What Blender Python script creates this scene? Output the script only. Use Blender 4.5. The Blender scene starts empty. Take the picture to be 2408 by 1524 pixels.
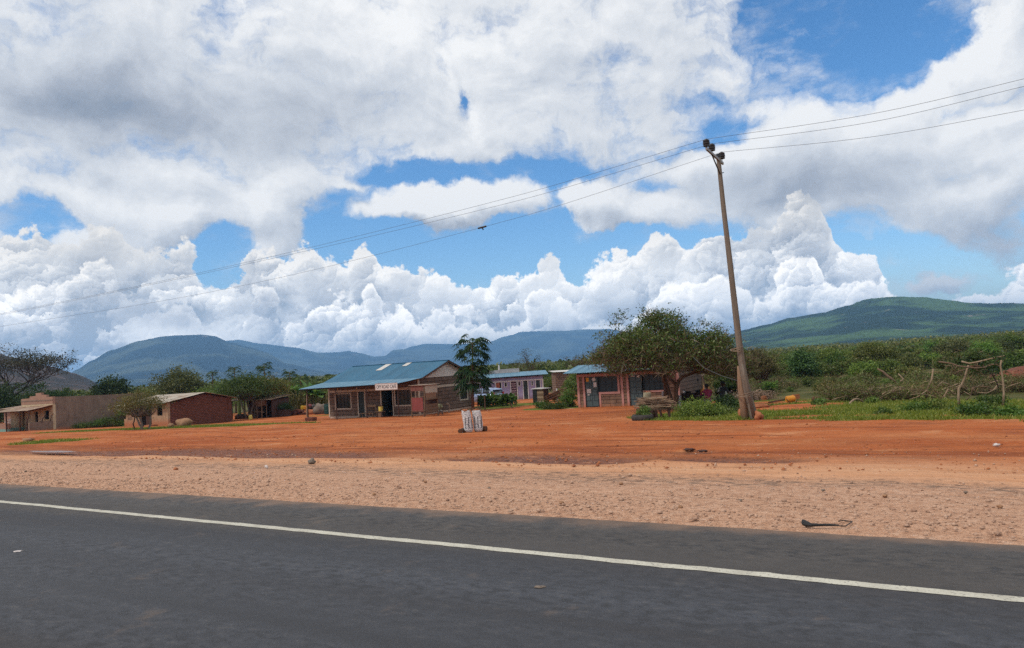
import bpy, math, random
import numpy as np
from mathutils import Vector, Matrix, noise as mnoise
R_ = math.radians
scene = bpy.context.scene
col = scene.collection
rng = np.random.default_rng(7)
random.seed(7)

# ------------------------------------------------------------------ camera
PITCH, ROLL, EYE = R_(3.0), R_(3.5), 2.0
cam_data = bpy.data.cameras.new('camera')
cam_data.lens = 26; cam_data.sensor_width = 36; cam_data.clip_start = 0.1; cam_data.clip_end = 40000
cam = bpy.data.objects.new('camera', cam_data); col.objects.link(cam)
fwd = Vector((0, math.cos(PITCH), math.sin(PITCH)))
r0 = Vector((1, 0, 0)); u0 = Vector((0, -math.sin(PITCH), math.cos(PITCH)))
rgt = r0*math.cos(ROLL) - u0*math.sin(ROLL); upv = u0*math.cos(ROLL) + r0*math.sin(ROLL)
M = Matrix((rgt, upv, -fwd)).transposed().to_4x4(); M.translation = Vector((0, 0, EYE))
cam.matrix_world = M
scene.camera = cam
CAM = Vector((0, 0, EYE)); FPX = 2407*26/36

def ray(x, y):                       # direction through a point of the photograph (2407 x 1524)
    return (fwd*FPX + rgt*(x-1203.5) - upv*(y-762)).normalized()

# ------------------------------------------------------------------ node helper
class NT:
    def __init__(s, tree): s.t = tree; s.n = tree.nodes; s.l = tree.links
    def put(s, sock, v):
        if v is None: return
        if hasattr(v, 'is_output') or isinstance(v, bpy.types.NodeSocket): s.l.new(v, sock)
        else:
            if sock.type == 'RGBA' and len(v) == 3: v = (*v, 1)
            sock.default_value = v
    def add(s, typ, ins=(), **kw):
        nd = s.n.new('ShaderNode'+typ)
        for k, v in kw.items(): setattr(nd, k, v)
        if isinstance(ins, dict):
            for k, v in ins.items(): s.put(nd.inputs[k], v)
        else:
            for i, v in enumerate(ins): s.put(nd.inputs[i], v)
        return nd
    def m(s, op, a, b=None, c=None, clamp=False): return s.add('Math', (a, b, c), operation=op, use_clamp=clamp).outputs[0]
    def v(s, op, a, b=None, c=None):
        nd = s.add('VectorMath', (a, b, c) if op == 'MULTIPLY_ADD' else (a, b), operation=op)
        return nd.outputs['Value'] if op in ('DOT_PRODUCT', 'LENGTH', 'DISTANCE') else nd.outputs[0]
    def noise(s, vec, scale, detail=4, rough=.55, dist=0.0):
        return s.add('TexNoise', {'Vector': vec, 'Scale': scale, 'Detail': detail, 'Roughness': rough, 'Distortion': dist}).outputs[0]
    def noise2(s, vec, scale, detail=4, rough=.55): return s.add('TexNoise', {'Vector': vec, 'Scale': scale, 'Detail': detail, 'Roughness': rough}, noise_dimensions='2D').outputs[0]
    def sm(s, x, a, b, lo=0.0, hi=1.0):
        return s.add('MapRange', (x, a, b, lo, hi), interpolation_type='SMOOTHSTEP').outputs[0]
    def mix(s, f, a, b, blend='MIX'):
        nd = s.n.new('ShaderNodeMix'); nd.data_type = 'RGBA'; nd.blend_type = blend
        s.put(nd.inputs[0], f); s.put(nd.inputs[6], a); s.put(nd.inputs[7], b); return nd.outputs[2]
    def ramp(s, f, stops):
        nd = s.add('ValToRGB', (f,)); e = nd.color_ramp.elements
        while len(e) < len(stops): e.new(0.5)
        for el, (p, c) in zip(e, stops): el.position = p; el.color = (*c, 1)
        return nd.outputs[0]
    def xyz(s, x, y, z): return s.add('CombineXYZ', (x, y, z)).outputs[0]

# ------------------------------------------------------------------ world: Nishita sky and procedural clouds by direction
SUN_EL, SUN_AZ = R_(52), R_(-118)    # azimuth from +Y towards +X: sun high, left and a little behind the camera
world = bpy.data.worlds.new('World'); scene.world = world; world.use_nodes = True
wt = world.node_tree; wt.nodes.clear()
world.cycles.sampling_method = 'MANUAL'; world.cycles.sample_map_resolution = 512

def px_uv(x, y):
    d = ray(x, y); return math.atan2(d.x, d.y), math.asin(d.z)
def blob_sum(nt, P, blobs, start=0.0):
    acc = start
    for (x, y, rx, ry, a) in blobs:
        u, v = px_uv(x, y); iu, iv = FPX/rx, FPX/ry
        q = nt.v('MULTIPLY_ADD', P, (iu, iv, 0), (-u*iu, -v*iv, 0))
        g = nt.m('POWER', 0.3679, nt.v('DOT_PRODUCT', q, q))
        acc = nt.m('MULTIPLY_ADD', g, a, acc)
    return acc
COVER = [(1960,50,170,75,-1.5),(2150,105,110,85,-1.6),(2060,160,90,55,-1.0),(1840,45,60,70,-.8),(2240,40,60,60,-.8),(1960,150,70,50,-.6),
 (960,405,110,26,-1.2),(1120,402,140,28,-1.3),(820,470,80,40,-.9),(760,530,60,60,-1.3),(880,560,110,45,-1.4),(1060,585,150,55,-1.7),(1210,610,110,45,-1.4),
 (1330,560,150,45,-1.4),(1450,565,70,40,-1.0),(1260,420,60,40,-.9),(1560,455,90,40,-.8),(1330,390,60,30,-.5),(1210,540,80,50,-.9),(1440,395,110,20,-.5),
 (1060,488,165,34,2.2),(930,500,60,20,.7),(1385,475,75,48,2.0),(1465,525,100,36,1.6),(1310,440,30,18,.7),(1288,505,26,44,-1.3),(300,505,150,50,1.3),(640,500,70,70,1.3),(240,560,60,20,.5),(1850,560,110,40,1.0),(2250,500,150,60,.9),(1930,330,130,90,.6),(600,290,110,60,.9),(2310,590,140,70,1.6),(2130,690,120,30,1.0),(1250,120,200,60,.4),(1420,300,120,60,.3),(2090,610,60,34,1.5),(1985,575,50,26,1.1),(2210,660,90,26,1.6),(1700,640,60,30,.6),(1215,560,46,12,.8),(1010,545,30,14,.7),(1560,470,50,16,.7),(2120,70,40,18,.9),(1870,75,40,26,.9),(2230,150,40,30,.6),(820,430,60,14,.6),
 (525,572,74,40,-1.9),(470,600,40,30,-.6),(65,515,85,32,-1.6),(150,520,40,18,-.5),(1710,285,60,26,-.9),(1650,240,60,15,-.6),(1690,330,60,20,-.8),(1590,355,80,18,-.6),(1800,200,45,20,-.5),
 (1110,222,20,30,-1.0),(1060,150,12,20,-.4),(2080,590,120,40,-1.0),(2190,640,150,50,-1.0),(2310,690,80,40,-.8),(1960,540,60,26,-.6),(2260,395,70,18,-.5),(2350,228,80,16,-.9),(2060,500,60,25,-.6),(1890,480,50,20,-.5),(1640,690,60,25,-.2),
 (2330,110,110,120,1.3),(2130,230,70,70,.6),(700,460,60,60,.3)]
GREY = [(225,235,230,85,.46),(330,275,160,60,.24),(90,220,130,60,.16),(720,250,230,80,.22),(600,330,160,60,.16),(1180,180,220,60,.10),(1970,440,190,60,.34),(1850,410,130,60,.20),
 (2330,570,120,60,.26),(2390,510,70,60,.14),(420,735,220,36,.50),(150,785,220,30,.40),(330,690,130,26,.28),(960,710,130,30,.25),(250,640,120,26,.20),(1760,600,170,34,.28),(1420,745,120,20,.12),
 (1150,740,120,20,.15),(640,760,120,30,.30),(2100,680,120,30,.15),(450,640,100,30,.2),(1000,260,120,50,.12),(300,440,200,60,.15),(1500,250,200,60,.05)]
# height of the cumulus tops along the horizon, photo points
TOPS = [(-900,600),(-300,560),(0,548),(110,552),(150,545),(205,512),(255,520),(330,575),(370,580),(420,566),(455,590),(475,640),(540,640),(575,602),(615,570),(640,575),(680,620),(730,600),(790,600),(830,620),(868,575),(885,580),(900,640),(945,632),(985,650),(1010,640),(1048,635),(1075,655),(1130,642),(1160,668),(1200,655),(1235,625),(1275,592),(1320,610),(1345,640),(1400,622),(1470,625),(1510,570),(1545,545),(1590,560),(1620,600),(1680,575),(1760,590),(1880,490),(1925,500),(1950,560),(2040,590),(2075,650),(2120,690),(2150,705),(2260,700),(2290,690),(2350,660),(2407,640),(2700,600),(3400,580)]
def group(name, ins, outs):
    gr = bpy.data.node_groups.new(name, 'ShaderNodeTree')
    for n_, t_ in ins: gr.interface.new_socket(n_, in_out='INPUT', socket_type='NodeSocket'+t_)
    for n_ in outs: gr.interface.new_socket(n_, in_out='OUTPUT', socket_type='NodeSocketFloat')
    return gr, NT(gr), gr.nodes.new('NodeGroupInput'), gr.nodes.new('NodeGroupOutput')
def vY(y): return px_uv(1203, y)[1]
# high broken layer: thickness by direction
grp, g, gi, go = group('cloud_layer', [('P', 'Vector')], ['D'])
P = gi.outputs[0]
wn = g.add('TexNoise', {'Vector': P, 'Scale': 7.0, 'Detail': 6.0, 'Roughness': .62}, noise_dimensions='2D').outputs['Color']
W = g.v('MULTIPLY_ADD', wn, (.11, .075, 0), g.v('ADD', P, (-.055, -.0375, 0)))
V = g.add('SeparateXYZ', (W,)).outputs[1]
cov = g.m('SUBTRACT', blob_sum(g, W, COVER, 0.66), g.sm(V, vY(545), vY(660), 0.0, 1.6))
Ps = g.v('MULTIPLY', W, (1, 1.7, 1))
n1 = g.noise2(Ps, 5.0, 9, .60); n1b = g.noise2(g.v('MULTIPLY', W, (1, 1.25, 1)), 24.0, 6, .62)
D1 = g.m('MULTIPLY_ADD', g.m('SUBTRACT', n1, .5), 2.3, cov); D1 = g.m('MULTIPLY_ADD', g.m('SUBTRACT', n1b, .5), .95, D1)
g.l.new(D1, go.inputs[0])
# a bank of cumulus towers: puffs at three sizes, each lit from the upper left like a small dome
SUN2 = (-.45, .89, 0)
grp2, g, gi, go = group('cumulus_bank', [('P', 'Vector'), ('Shift', 'Float'), ('Seed', 'Vector')], ['Alpha', 'Lum'])
P = gi.outputs[0]; Pq = g.v('ADD', P, gi.outputs[2])
wn = g.add('TexNoise', {'Vector': Pq, 'Scale': 26.0, 'Detail': 6.0, 'Roughness': .66}, noise_dimensions='2D').outputs['Color']
wn2 = g.add('TexNoise', {'Vector': Pq, 'Scale': 8.0, 'Detail': 3.0, 'Roughness': .55}, noise_dimensions='2D').outputs['Color']
W = g.v('MULTIPLY_ADD', wn, (.040, .036, 0), g.v('ADD', Pq, (-.020, -.018, 0)))
us = [px_uv(*t) for t in TOPS]; u_lo, u_hi = -1.2, 1.2
sepP = g.add('SeparateXYZ', (g.v('MULTIPLY_ADD', wn2, (.05, .03, 0), g.v('ADD', P, (-.025, -.015, 0))),)); U, V = sepP.outputs[0], sepP.outputs[1]
fc = g.add('FloatCurve', (1.0, g.m('MULTIPLY_ADD', U, 1/(u_hi-u_lo), -u_lo/(u_hi-u_lo))))
cv = fc.mapping.curves[0]; vs = .35
pts = sorted([((u-u_lo)/(u_hi-u_lo), v/vs) for u, v in us if u_lo < u < u_hi])
cv.points[0].location = (0, pts[0][1]); cv.points[1].location = (1, pts[-1][1])
for a, b in pts: cv.points.new(a, b)
for p in cv.points: p.handle_type = 'AUTO'
fc.mapping.update()
dep = g.m('SUBTRACT', g.m('ADD', g.m('MULTIPLY', fc.outputs[0], vs), gi.outputs[1]), V)      # how far below the cloud tops
bump = None; shade = None
for sc, bw, sw in ((9.0, .034, .70), (23.0, .024, .52), (58.0, .0095, .32), (135.0, .004, .20)):
    vo = g.add('TexVoronoi', {'Vector': W, 'Scale': sc, 'Randomness': 1.0}, feature='F1', voronoi_dimensions='2D')
    d_ = g.v('DOT_PRODUCT', g.v('SUBTRACT', W, vo.outputs['Position']), tuple(x*sc for x in SUN2))
    bm = g.m('MULTIPLY', g.m('SUBTRACT', .42, vo.outputs['Distance']), bw); sd = g.m('MULTIPLY', d_, sw)
    bump = bm if bump is None else g.m('ADD', bump, bm); shade = sd if shade is None else g.m('ADD', shade, sd)
fb = g.noise2(Pq, 12.0, 8, .64)
body = g.m('ADD', g.m('ADD', dep, bump), g.m('MULTIPLY', g.m('SUBTRACT', fb, .5), .085))
al = g.sm(body, 0.0, .0065)
al = g.m('MULTIPLY', al, g.sm(g.m('MULTIPLY_ADD', fb, .10, g.m('MULTIPLY', dep, -.35)), -.035, .01, .55, 1.0))
sh2 = g.noise2(g.v('MULTIPLY', Pq, (1, 1.5, 1)), 7.0, 6, .6)
crisp = g.sm(g.noise2(g.v('ADD', Pq, (5.1, 2.2, 0)), 9.0, 5, .62), .38, .58, .30, 1.1)
lumt = g.m('MULTIPLY_ADD', g.m('MULTIPLY', shade, crisp), .66, .76)
lumt = g.m('ADD', lumt, g.m('MULTIPLY', g.sm(body, .0, .030, .26, 0.0), crisp))
lumt = g.m('SUBTRACT', lumt, g.m('MULTIPLY', g.sm(dep, .010, .10, 0.0, .80), g.sm(sh2, .38, .58)))
g.l.new(al, go.inputs[0]); g.l.new(lumt, go.inputs[1])

w = NT(wt)
tc = w.add('TexCoord'); dirv = w.v('NORMALIZE', tc.outputs['Generated'])
sp = w.add('SeparateXYZ', (dirv,))
uu = w.m('ARCTAN2', sp.outputs[0], sp.outputs[1]); vv = w.m('ARCSINE', sp.outputs[2])
Pw = w.xyz(uu, vv, 0.0)
def inst(gr, *ins):
    nd = wt.nodes.new('ShaderNodeGroup'); nd.node_tree = gr
    for i, v_ in enumerate(ins): w.put(nd.inputs[i], v_)
    return nd.outputs
Dn = inst(grp, Pw)[0]; Dn2 = inst(grp, w.v('ADD', Pw, (-.012, .020, 0)))[0]
veil = w.m('MULTIPLY', w.sm(w.noise2(w.v('MULTIPLY', w.v('ADD', Pw, (2.7, 0, 0)), (1, 2.2, 1)), 8.0, 7, .66), .47, .74, 0.0, .55), w.sm(Dn, -1.3, .1))
alphaA = w.m('MAXIMUM', w.sm(Dn, -.20, .66), veil)
nb = w.noise2(w.v('MULTIPLY', Pw, (1, 2.0, 1)), 3.2, 6, .58)
grey = blob_sum(w, w.v('MULTIPLY_ADD', w.add('TexNoise', {'Vector': Pw, 'Scale': 7.0, 'Detail': 6.0, 'Roughness': .6}, noise_dimensions='2D').outputs['Color'], (.16, .10, 0), w.v('ADD', Pw, (-.08, -.05, 0))), GREY, 0.0)
lumA = w.m('MULTIPLY_ADD', w.m('SUBTRACT', Dn, Dn2), .26, .86)
lumA = w.m('MULTIPLY_ADD', w.m('SUBTRACT', nb, .5), .50, lumA); lumA = w.m('SUBTRACT', lumA, grey, None, True)
RAMP = [(0, (.27, .315, .39)), (.35, (.43, .465, .53)), (.7, (.67, .70, .745)), (1, (.96, .96, .955))]
colA = w.ramp(lumA, RAMP)
b1 = inst(grp2, Pw, 0.0, (0, 0, 0)); b2 = inst(grp2, Pw, -.058, (3.3, 1.7, 0)); 
# the low clouds are seen through the haze layer and are lit over their whole height: a little brighter
bright = w.sm(vv, 0.02, 0.19, 2.10, 1.0)
def toned(lm): return w.v('MULTIPLY', w.ramp(w.m('SUBTRACT', lm, w.m('MULTIPLY', grey, .8), None, True), RAMP), w.xyz(w.m('MULTIPLY', bright, 1.05), bright, w.m('MULTIPLY', bright, .93)))
T1c, T2c = toned(b1[1]), toned(b2[1])
sky = w.add('TexSky', sky_type='NISHITA', sun_disc=False, sun_elevation=SUN_EL, sun_rotation=SUN_AZ, altitude=600, air_density=1.0, dust_density=.3, ozone_density=3.0)
skyc = w.add('HueSaturation', {'Hue': .5, 'Saturation': 1.26, 'Value': 1.22, 'Fac': 1.0, 'Color': sky.outputs[0]}).outputs[0]
skyl = w.v('MULTIPLY', skyc, (.122, .122, .122))
cA = w.mix(alphaA, skyl, colA); cB = w.mix(w.m('MULTIPLY', b1[0], .97), cA, T1c); cC = w.mix(b2[0], cB, T2c)
bgw = w.add('Background', (cC, 1.0))
mx = bgw
wo = wt.nodes.new('ShaderNodeOutputWorld'); wt.links.new(mx.outputs[0], wo.inputs[0])

# ------------------------------------------------------------------ sun and exposure
sun_d = bpy.data.lights.new('sun', 'SUN'); sun_d.energy = 2.1; sun_d.angle = R_(9); sun_d.color = (1, .95, .87)
sun = bpy.data.objects.new('sun', sun_d); col.objects.link(sun)
sdir = Vector((math.sin(SUN_AZ)*math.cos(SUN_EL), math.cos(SUN_AZ)*math.cos(SUN_EL), math.sin(SUN_EL)))
sun.rotation_euler = sdir.to_track_quat('Z', 'Y').to_euler(); sun.location = (-20, -10, 40)
vsx = scene.view_settings; vsx.view_transform = 'Standard'; vsx.look = 'None'; vsx.exposure = 0.07; vsx.gamma = 1.0; vsx.use_curve_mapping = False
scene.cycles.use_denoising = False; scene.cycles.max_bounces = 6; scene.cycles.diffuse_bounces = 3; scene.cycles.transparent_max_bounces = 6
scene.cycles.volume_bounces = 0; scene.cycles.sample_clamp_indirect = 3.0; scene.cycles.sample_clamp_direct = 8.0; scene.cycles.caustics_reflective = False; scene.cycles.caustics_refractive = False

# ------------------------------------------------------------------ terrain heights; the road runs along t, s is the distance across it
N_ = Vector((.5, .8660254, 0)); T_ = Vector((-.8660254, .5, 0))
def st(x, y): return .5*x+.8660254*y, -.8660254*x+.5*y
def xy(s, t): return .5*s-.8660254*t, .8660254*s+.5*t
def gz(x, y):
    s, t = st(x, y)
    z = -min(max((s-9)/36, 0), 1)*(1.15+.012*min(max(t, -10), 90))
    if s > 45: z -= .006*min(s-45, 120)
    return z
def at(x, y):                        # where the sight line through a photo point meets the ground
    d = ray(x, y); a = 3.0; last = 3.0
    while a < 4000:
        p = CAM + d*a
        if p.z <= gz(p.x, p.y):
            lo, hi = last, a
            for _ in range(24):
                m = (lo+hi)/2; p = CAM+d*m
                if p.z <= gz(p.x, p.y): hi = m
                else: lo = m
            p = CAM+d*hi; return Vector((p.x, p.y, gz(p.x, p.y)))
        last = a; a *= 1.01
    raise ValueError((x, y))
def at_y(x, y, Y): d = ray(x, y); return CAM + d*(Y/d.y)
def at_s(x, y, s): d = ray(x, y); return CAM + d*(s/(.5*d.x+.8660254*d.y))

# ------------------------------------------------------------------ object helpers
def tag(o, label=None, cat=None, group=None, kind=None):
    if label: o['label'] = label
    if cat: o['category'] = cat
    if group: o['group'] = group
    if kind: o['kind'] = kind
    return o
def thing(name, label, cat, loc=(0, 0, 0), rz=0.0, group=None):
    o = bpy.data.objects.new(name, None); col.objects.link(o); o.location = loc; o.rotation_euler = (0, 0, rz); o.empty_display_size = .2
    return tag(o, label, cat, group)
class MB:
    def __init__(s): s.v = []; s.f = []
    def add(s, v, f): n = len(s.v); s.v += [tuple(p) for p in v]; s.f += [tuple(i+n for i in q) for q in f]; return s
    def box(s, x0, y0, z0, x1, y1, z1):
        return s.add([(x0,y0,z0),(x1,y0,z0),(x1,y1,z0),(x0,y1,z0),(x0,y0,z1),(x1,y0,z1),(x1,y1,z1),(x0,y1,z1)],
                     [(0,3,2,1),(4,5,6,7),(0,1,5,4),(1,2,6,5),(2,3,7,6),(3,0,4,7)])
    def bar(s, p, q, w, h=None, up=(0, 0, 1)):      # square bar from p to q
        p, q = Vector(p), Vector(q); h = h or w; d = (q-p).normalized(); u = Vector(up)
        if abs(d.dot(u)) > .95: u = Vector((0, 1, 0))
        a = d.cross(u).normalized()*w/2; b = a.cross(d).normalized()*h/2
        vs = [p-a-b, p+a-b, p+a+b, p-a+b, q-a-b, q+a-b, q+a+b, q-a+b]
        return s.add(vs, [(0,3,2,1),(4,5,6,7),(0,1,5,4),(1,2,6,5),(2,3,7,6),(3,0,4,7)])
    def tube(s, pts, rad, n=8, cap=True):
        pts = [Vector(p) for p in pts]
        if not hasattr(rad, '__len__'): rad = [rad]*len(pts)
        vs = []; fs = []; prev = None
        for i, p in enumerate(pts):
            d = (pts[min(i+1, len(pts)-1)]-pts[max(i-1, 0)]).normalized()
            if prev is None:
                u = Vector((0, 0, 1)) if abs(d.z) < .9 else Vector((1, 0, 0)); a = d.cross(u).normalized()
            else:
                a = prev - d*prev.dot(d); a = a.normalized() if a.length > 1e-6 else d.orthogonal().normalized()
            prev = a; b = d.cross(a)
            for k in range(n):
                th = 2*math.pi*k/n; vs.append(p+(a*math.cos(th)+b*math.sin(th))*rad[i])
        for i in range(len(pts)-1):
            for k in range(n):
                k2 = (k+1) % n; fs.append((i*n+k, i*n+k2, (i+1)*n+k2, (i+1)*n+k))
        if cap: fs.append(tuple(range(n-1, -1, -1))); fs.append(tuple((len(pts)-1)*n+k for k in range(n)))
        return s.add(vs, fs)
    def lathe(s, prof, n=16, c=(0, 0, 0), sx=1.0, sy=1.0):
        vs = [(c[0]+r*math.cos(2*math.pi*k/n)*sx, c[1]+r*math.sin(2*math.pi*k/n)*sy, c[2]+z) for r, z in prof for k in range(n)]
        fs = [(i*n+k, i*n+(k+1) % n, (i+1)*n+(k+1) % n, (i+1)*n+k) for i in range(len(prof)-1) for k in range(n)]
        fs += [tuple(range(n-1, -1, -1)), tuple((len(prof)-1)*n+k for k in range(n))]
        return s.add(vs, fs)
    def blob(s, c, rx, ry, rz, amp=.15, seed=0, nu=14, nv=8, fr=1.6):
        vs = []; fs = []
        for j in range(nv+1):
            for i in range(nu):
                th, ph = 2*math.pi*i/nu, math.pi*j/nv
                d = Vector((math.cos(th)*math.sin(ph), math.sin(th)*math.sin(ph), math.cos(ph)))
                k = 1+amp*2*mnoise.noise(d*fr+Vector((seed*3.7, seed*1.3, 0)))
                vs.append((c[0]+d.x*rx*k, c[1]+d.y*ry*k, c[2]+d.z*rz*k))
        for j in range(nv):
            for i in range(nu): fs.append((j*nu+i, (j+1)*nu+i, (j+1)*nu+(i+1) % nu, j*nu+(i+1) % nu))
        return s.add(vs, fs)
    def prism(s, poly, axis, a, b):                 # 2D polygon pushed from a to b along an axis
        mk = {'x': lambda p, t: (t, p[0], p[1]), 'y': lambda p, t: (p[0], t, p[1]), 'z': lambda p, t: (p[0], p[1], t)}[axis]
        n = len(poly); vs = [mk(p, a) for p in poly]+[mk(p, b) for p in poly]
        fs = [tuple(range(n-1, -1, -1)), tuple(range(n, 2*n))]+[(i, (i+1) % n, n+(i+1) % n, n+i) for i in range(n)]
        return s.add(vs, fs)
    def wall(s, ax, L, H, c0, th, holes=(), x0=0.0, z0=0.0):   # wall with openings; ax 'x': runs along x, face at y=c0
        us = sorted({x0, x0+L, *[h[0] for h in holes], *[h[2] for h in holes]}); zs = sorted({z0, z0+H, *[h[1] for h in holes], *[h[3] for h in holes]})
        def solid(i, j):
            if i < 0 or j < 0 or i >= len(us)-1 or j >= len(zs)-1: return False
            u, z = (us[i]+us[i+1])/2, (zs[j]+zs[j+1])/2
            return not any(h[0] < u < h[2] and h[1] < z < h[3] for h in holes)
        pt = (lambda u, z, k: (u, c0+th*k, z)) if ax == 'x' else (lambda u, z, k: (c0+th*k, u, z))
        for i in range(len(us)-1):
            for j in range(len(zs)-1):
                if not solid(i, j): continue
                a, b, c, d = us[i], us[i+1], zs[j], zs[j+1]
                for k in (0, 1): s.add([pt(a, c, k), pt(b, c, k), pt(b, d, k), pt(a, d, k)], [(0, 1, 2, 3)])
                for (di, dj, q) in ((-1, 0, ((a, c), (a, d))), (1, 0, ((b, c), (b, d))), (0, -1, ((a, c), (b, c))), (0, 1, ((a, d), (b, d)))):
                    if not solid(i+di, j+dj):
                        (p1, q1), (p2, q2) = q; s.add([pt(p1, q1, 0), pt(p2, q2, 0), pt(p2, q2, 1), pt(p1, q1, 1)], [(0, 1, 2, 3)])
        return s
    def build(s, name, mat, parent=None, loc=None, rz=0.0, smooth=False):
        me = bpy.data.meshes.new(name); me.from_pydata(s.v, [], s.f); me.materials.append(mat)
        if smooth: me.shade_smooth()
        o = bpy.data.objects.new(name, me); col.objects.link(o)
        if parent: o.parent = parent
        if loc is not None: o.location = loc
        o.rotation_euler = (0, 0, rz); return o
def np_mesh(name, V, Q, mat):                       # big quad or triangle meshes from arrays
    me = bpy.data.meshes.new(name); V = np.asarray(V, np.float32); Q = np.asarray(Q, np.int32); k = Q.shape[1]
    me.vertices.add(len(V)); me.vertices.foreach_set('co', V.ravel())
    me.loops.add(Q.size); me.loops.foreach_set('vertex_index', Q.ravel())
    me.polygons.add(len(Q)); me.polygons.foreach_set('loop_start', np.arange(0, Q.size, k, dtype=np.int32)); me.polygons.foreach_set('loop_total', np.full(len(Q), k, np.int32))
    me.update(calc_edges=True); me.validate(); me.materials.append(mat); return me
def mesh_obj(name, me, parent=None, loc=None):
    o = bpy.data.objects.new(name, me); col.objects.link(o)
    if parent: o.parent = parent
    if loc is not None: o.location = loc
    return o
def copy_tree(o, parent=None):
    c = o.copy(); col.objects.link(c)
    if parent: c.parent = parent
    for ch in list(o.children): copy_tree(ch, c)
    return c
# ------------------------------------------------------------------ materials
MATS = {}
def new_mat(name):
    m = bpy.data.materials.new(name); m.use_nodes = True; m.node_tree.nodes.clear(); MATS[name] = m
    return m, NT(m.node_tree)
def finish(nt, colr, rough=.8, bump=None, bd=.02, spec=.3, metal=0.0, normal=None):
    bs = nt.add('BsdfPrincipled', {'Base Color': colr, 'Roughness': rough, 'Metallic': metal, 'Specular IOR Level': spec})
    if bump is not None:
        b = nt.add('Bump', {'Strength': 1.0, 'Distance': bd, 'Height': bump}); nt.l.new(b.outputs[0], bs.inputs['Normal'])
    o = nt.n.new('ShaderNodeOutputMaterial'); nt.l.new(bs.outputs[0], o.inputs[0]); return bs
def ocoord(nt): return nt.add('TexCoord').outputs['Object']
def plain(name, c1, c2=None, scale=6, rough=.75, bump=.0, metal=0, spec=.3, stretch=(1, 1, 1)):
    m, nt = new_mat(name); P = nt.v('MULTIPLY', ocoord(nt), stretch)
    c2 = c2 or tuple(x*.72 for x in c1)
    n = nt.noise(P, scale, 6, .62); n2 = nt.noise(P, scale*7, 3, .6)
    f = nt.sm(nt.m('MULTIPLY_ADD', n2, .35, nt.m('MULTIPLY', n, .75)), .35, .75)
    finish(nt, nt.mix(f, c1, c2), rough, n2 if bump else None, bump, spec, metal); return m
def block_wall(name, c1, c2, joint, bw=.42, bh=.21, js=.022, dirt=None, dirt_h=.5, hcoord=None, offset=.5):
    m, nt = new_mat(name); o = ocoord(nt); sp_ = nt.add('SeparateXYZ', (o,))
    P = nt.xyz(nt.m('ADD', sp_.outputs[0], sp_.outputs[1]), sp_.outputs[2], 0.0)
    br = nt.add('TexBrick', {'Vector': P, 'Color1': c1, 'Color2': c2, 'Mortar': joint, 'Scale': 1.0, 'Mortar Size': js, 'Mortar Smooth': .25, 'Bias': 0.0, 'Brick Width': bw, 'Row Height': bh}, offset=offset)
    n = nt.noise(o, 3.0, 6, .65); n2 = nt.noise(o, 22, 4, .6)
    c = nt.mix(nt.sm(n, .3, .75), br.outputs[0], nt.v('MULTIPLY', br.outputs[0], (.62, .60, .60)))
    c = nt.mix(nt.m('MULTIPLY', nt.sm(n2, .45, .75), .35), c, nt.v('MULTIPLY', br.outputs[0], (1.35, 1.3, 1.25)))
    if dirt:
        d = nt.sm(nt.m('MULTIPLY_ADD', n, .9, sp_.outputs[2]), dirt_h, dirt_h+.75, .85, 0.0); c = nt.mix(d, c, dirt)
    finish(nt, c, .9, nt.m('MULTIPLY_ADD', br.outputs['Fac'], -1.0, nt.m('MULTIPLY', n2, .4)), .012, .15); return m
SOIL = (.40, .125, .042)
def plaster(name, c1, c2, dirt=SOIL, dirt_h=.45, dirt_w=.6, chip=None):
    m, nt = new_mat(name); o = ocoord(nt); z = nt.add('SeparateXYZ', (o,)).outputs[2]
    n = nt.noise(o, 1.6, 8, .68); n2 = nt.noise(o, 9, 6, .65); n3 = nt.noise(nt.v('MULTIPLY', o, (4, 4, .35)), 2.0, 5, .6)
    c = nt.mix(nt.sm(nt.m('MULTIPLY_ADD', n2, .4, nt.m('MULTIPLY', n, .7)), .4, .75), c1, c2)
    c = nt.mix(nt.m('MULTIPLY', nt.sm(n3, .52, .72), .45), c, tuple(x*.45 for x in c2))
    if chip: c = nt.mix(nt.sm(nt.noise(o, 2.4, 7, .6), .60, .64), c, chip)
    if dirt:
        d = nt.sm(nt.m('MULTIPLY_ADD', nt.m('SUBTRACT', n2, .5), .5, z), dirt_h-dirt_w/2, dirt_h+dirt_w/2, .85, 0.0); c = nt.mix(d, c, dirt)
    finish(nt, c, .9, n2, .01, .15); return m
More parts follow.
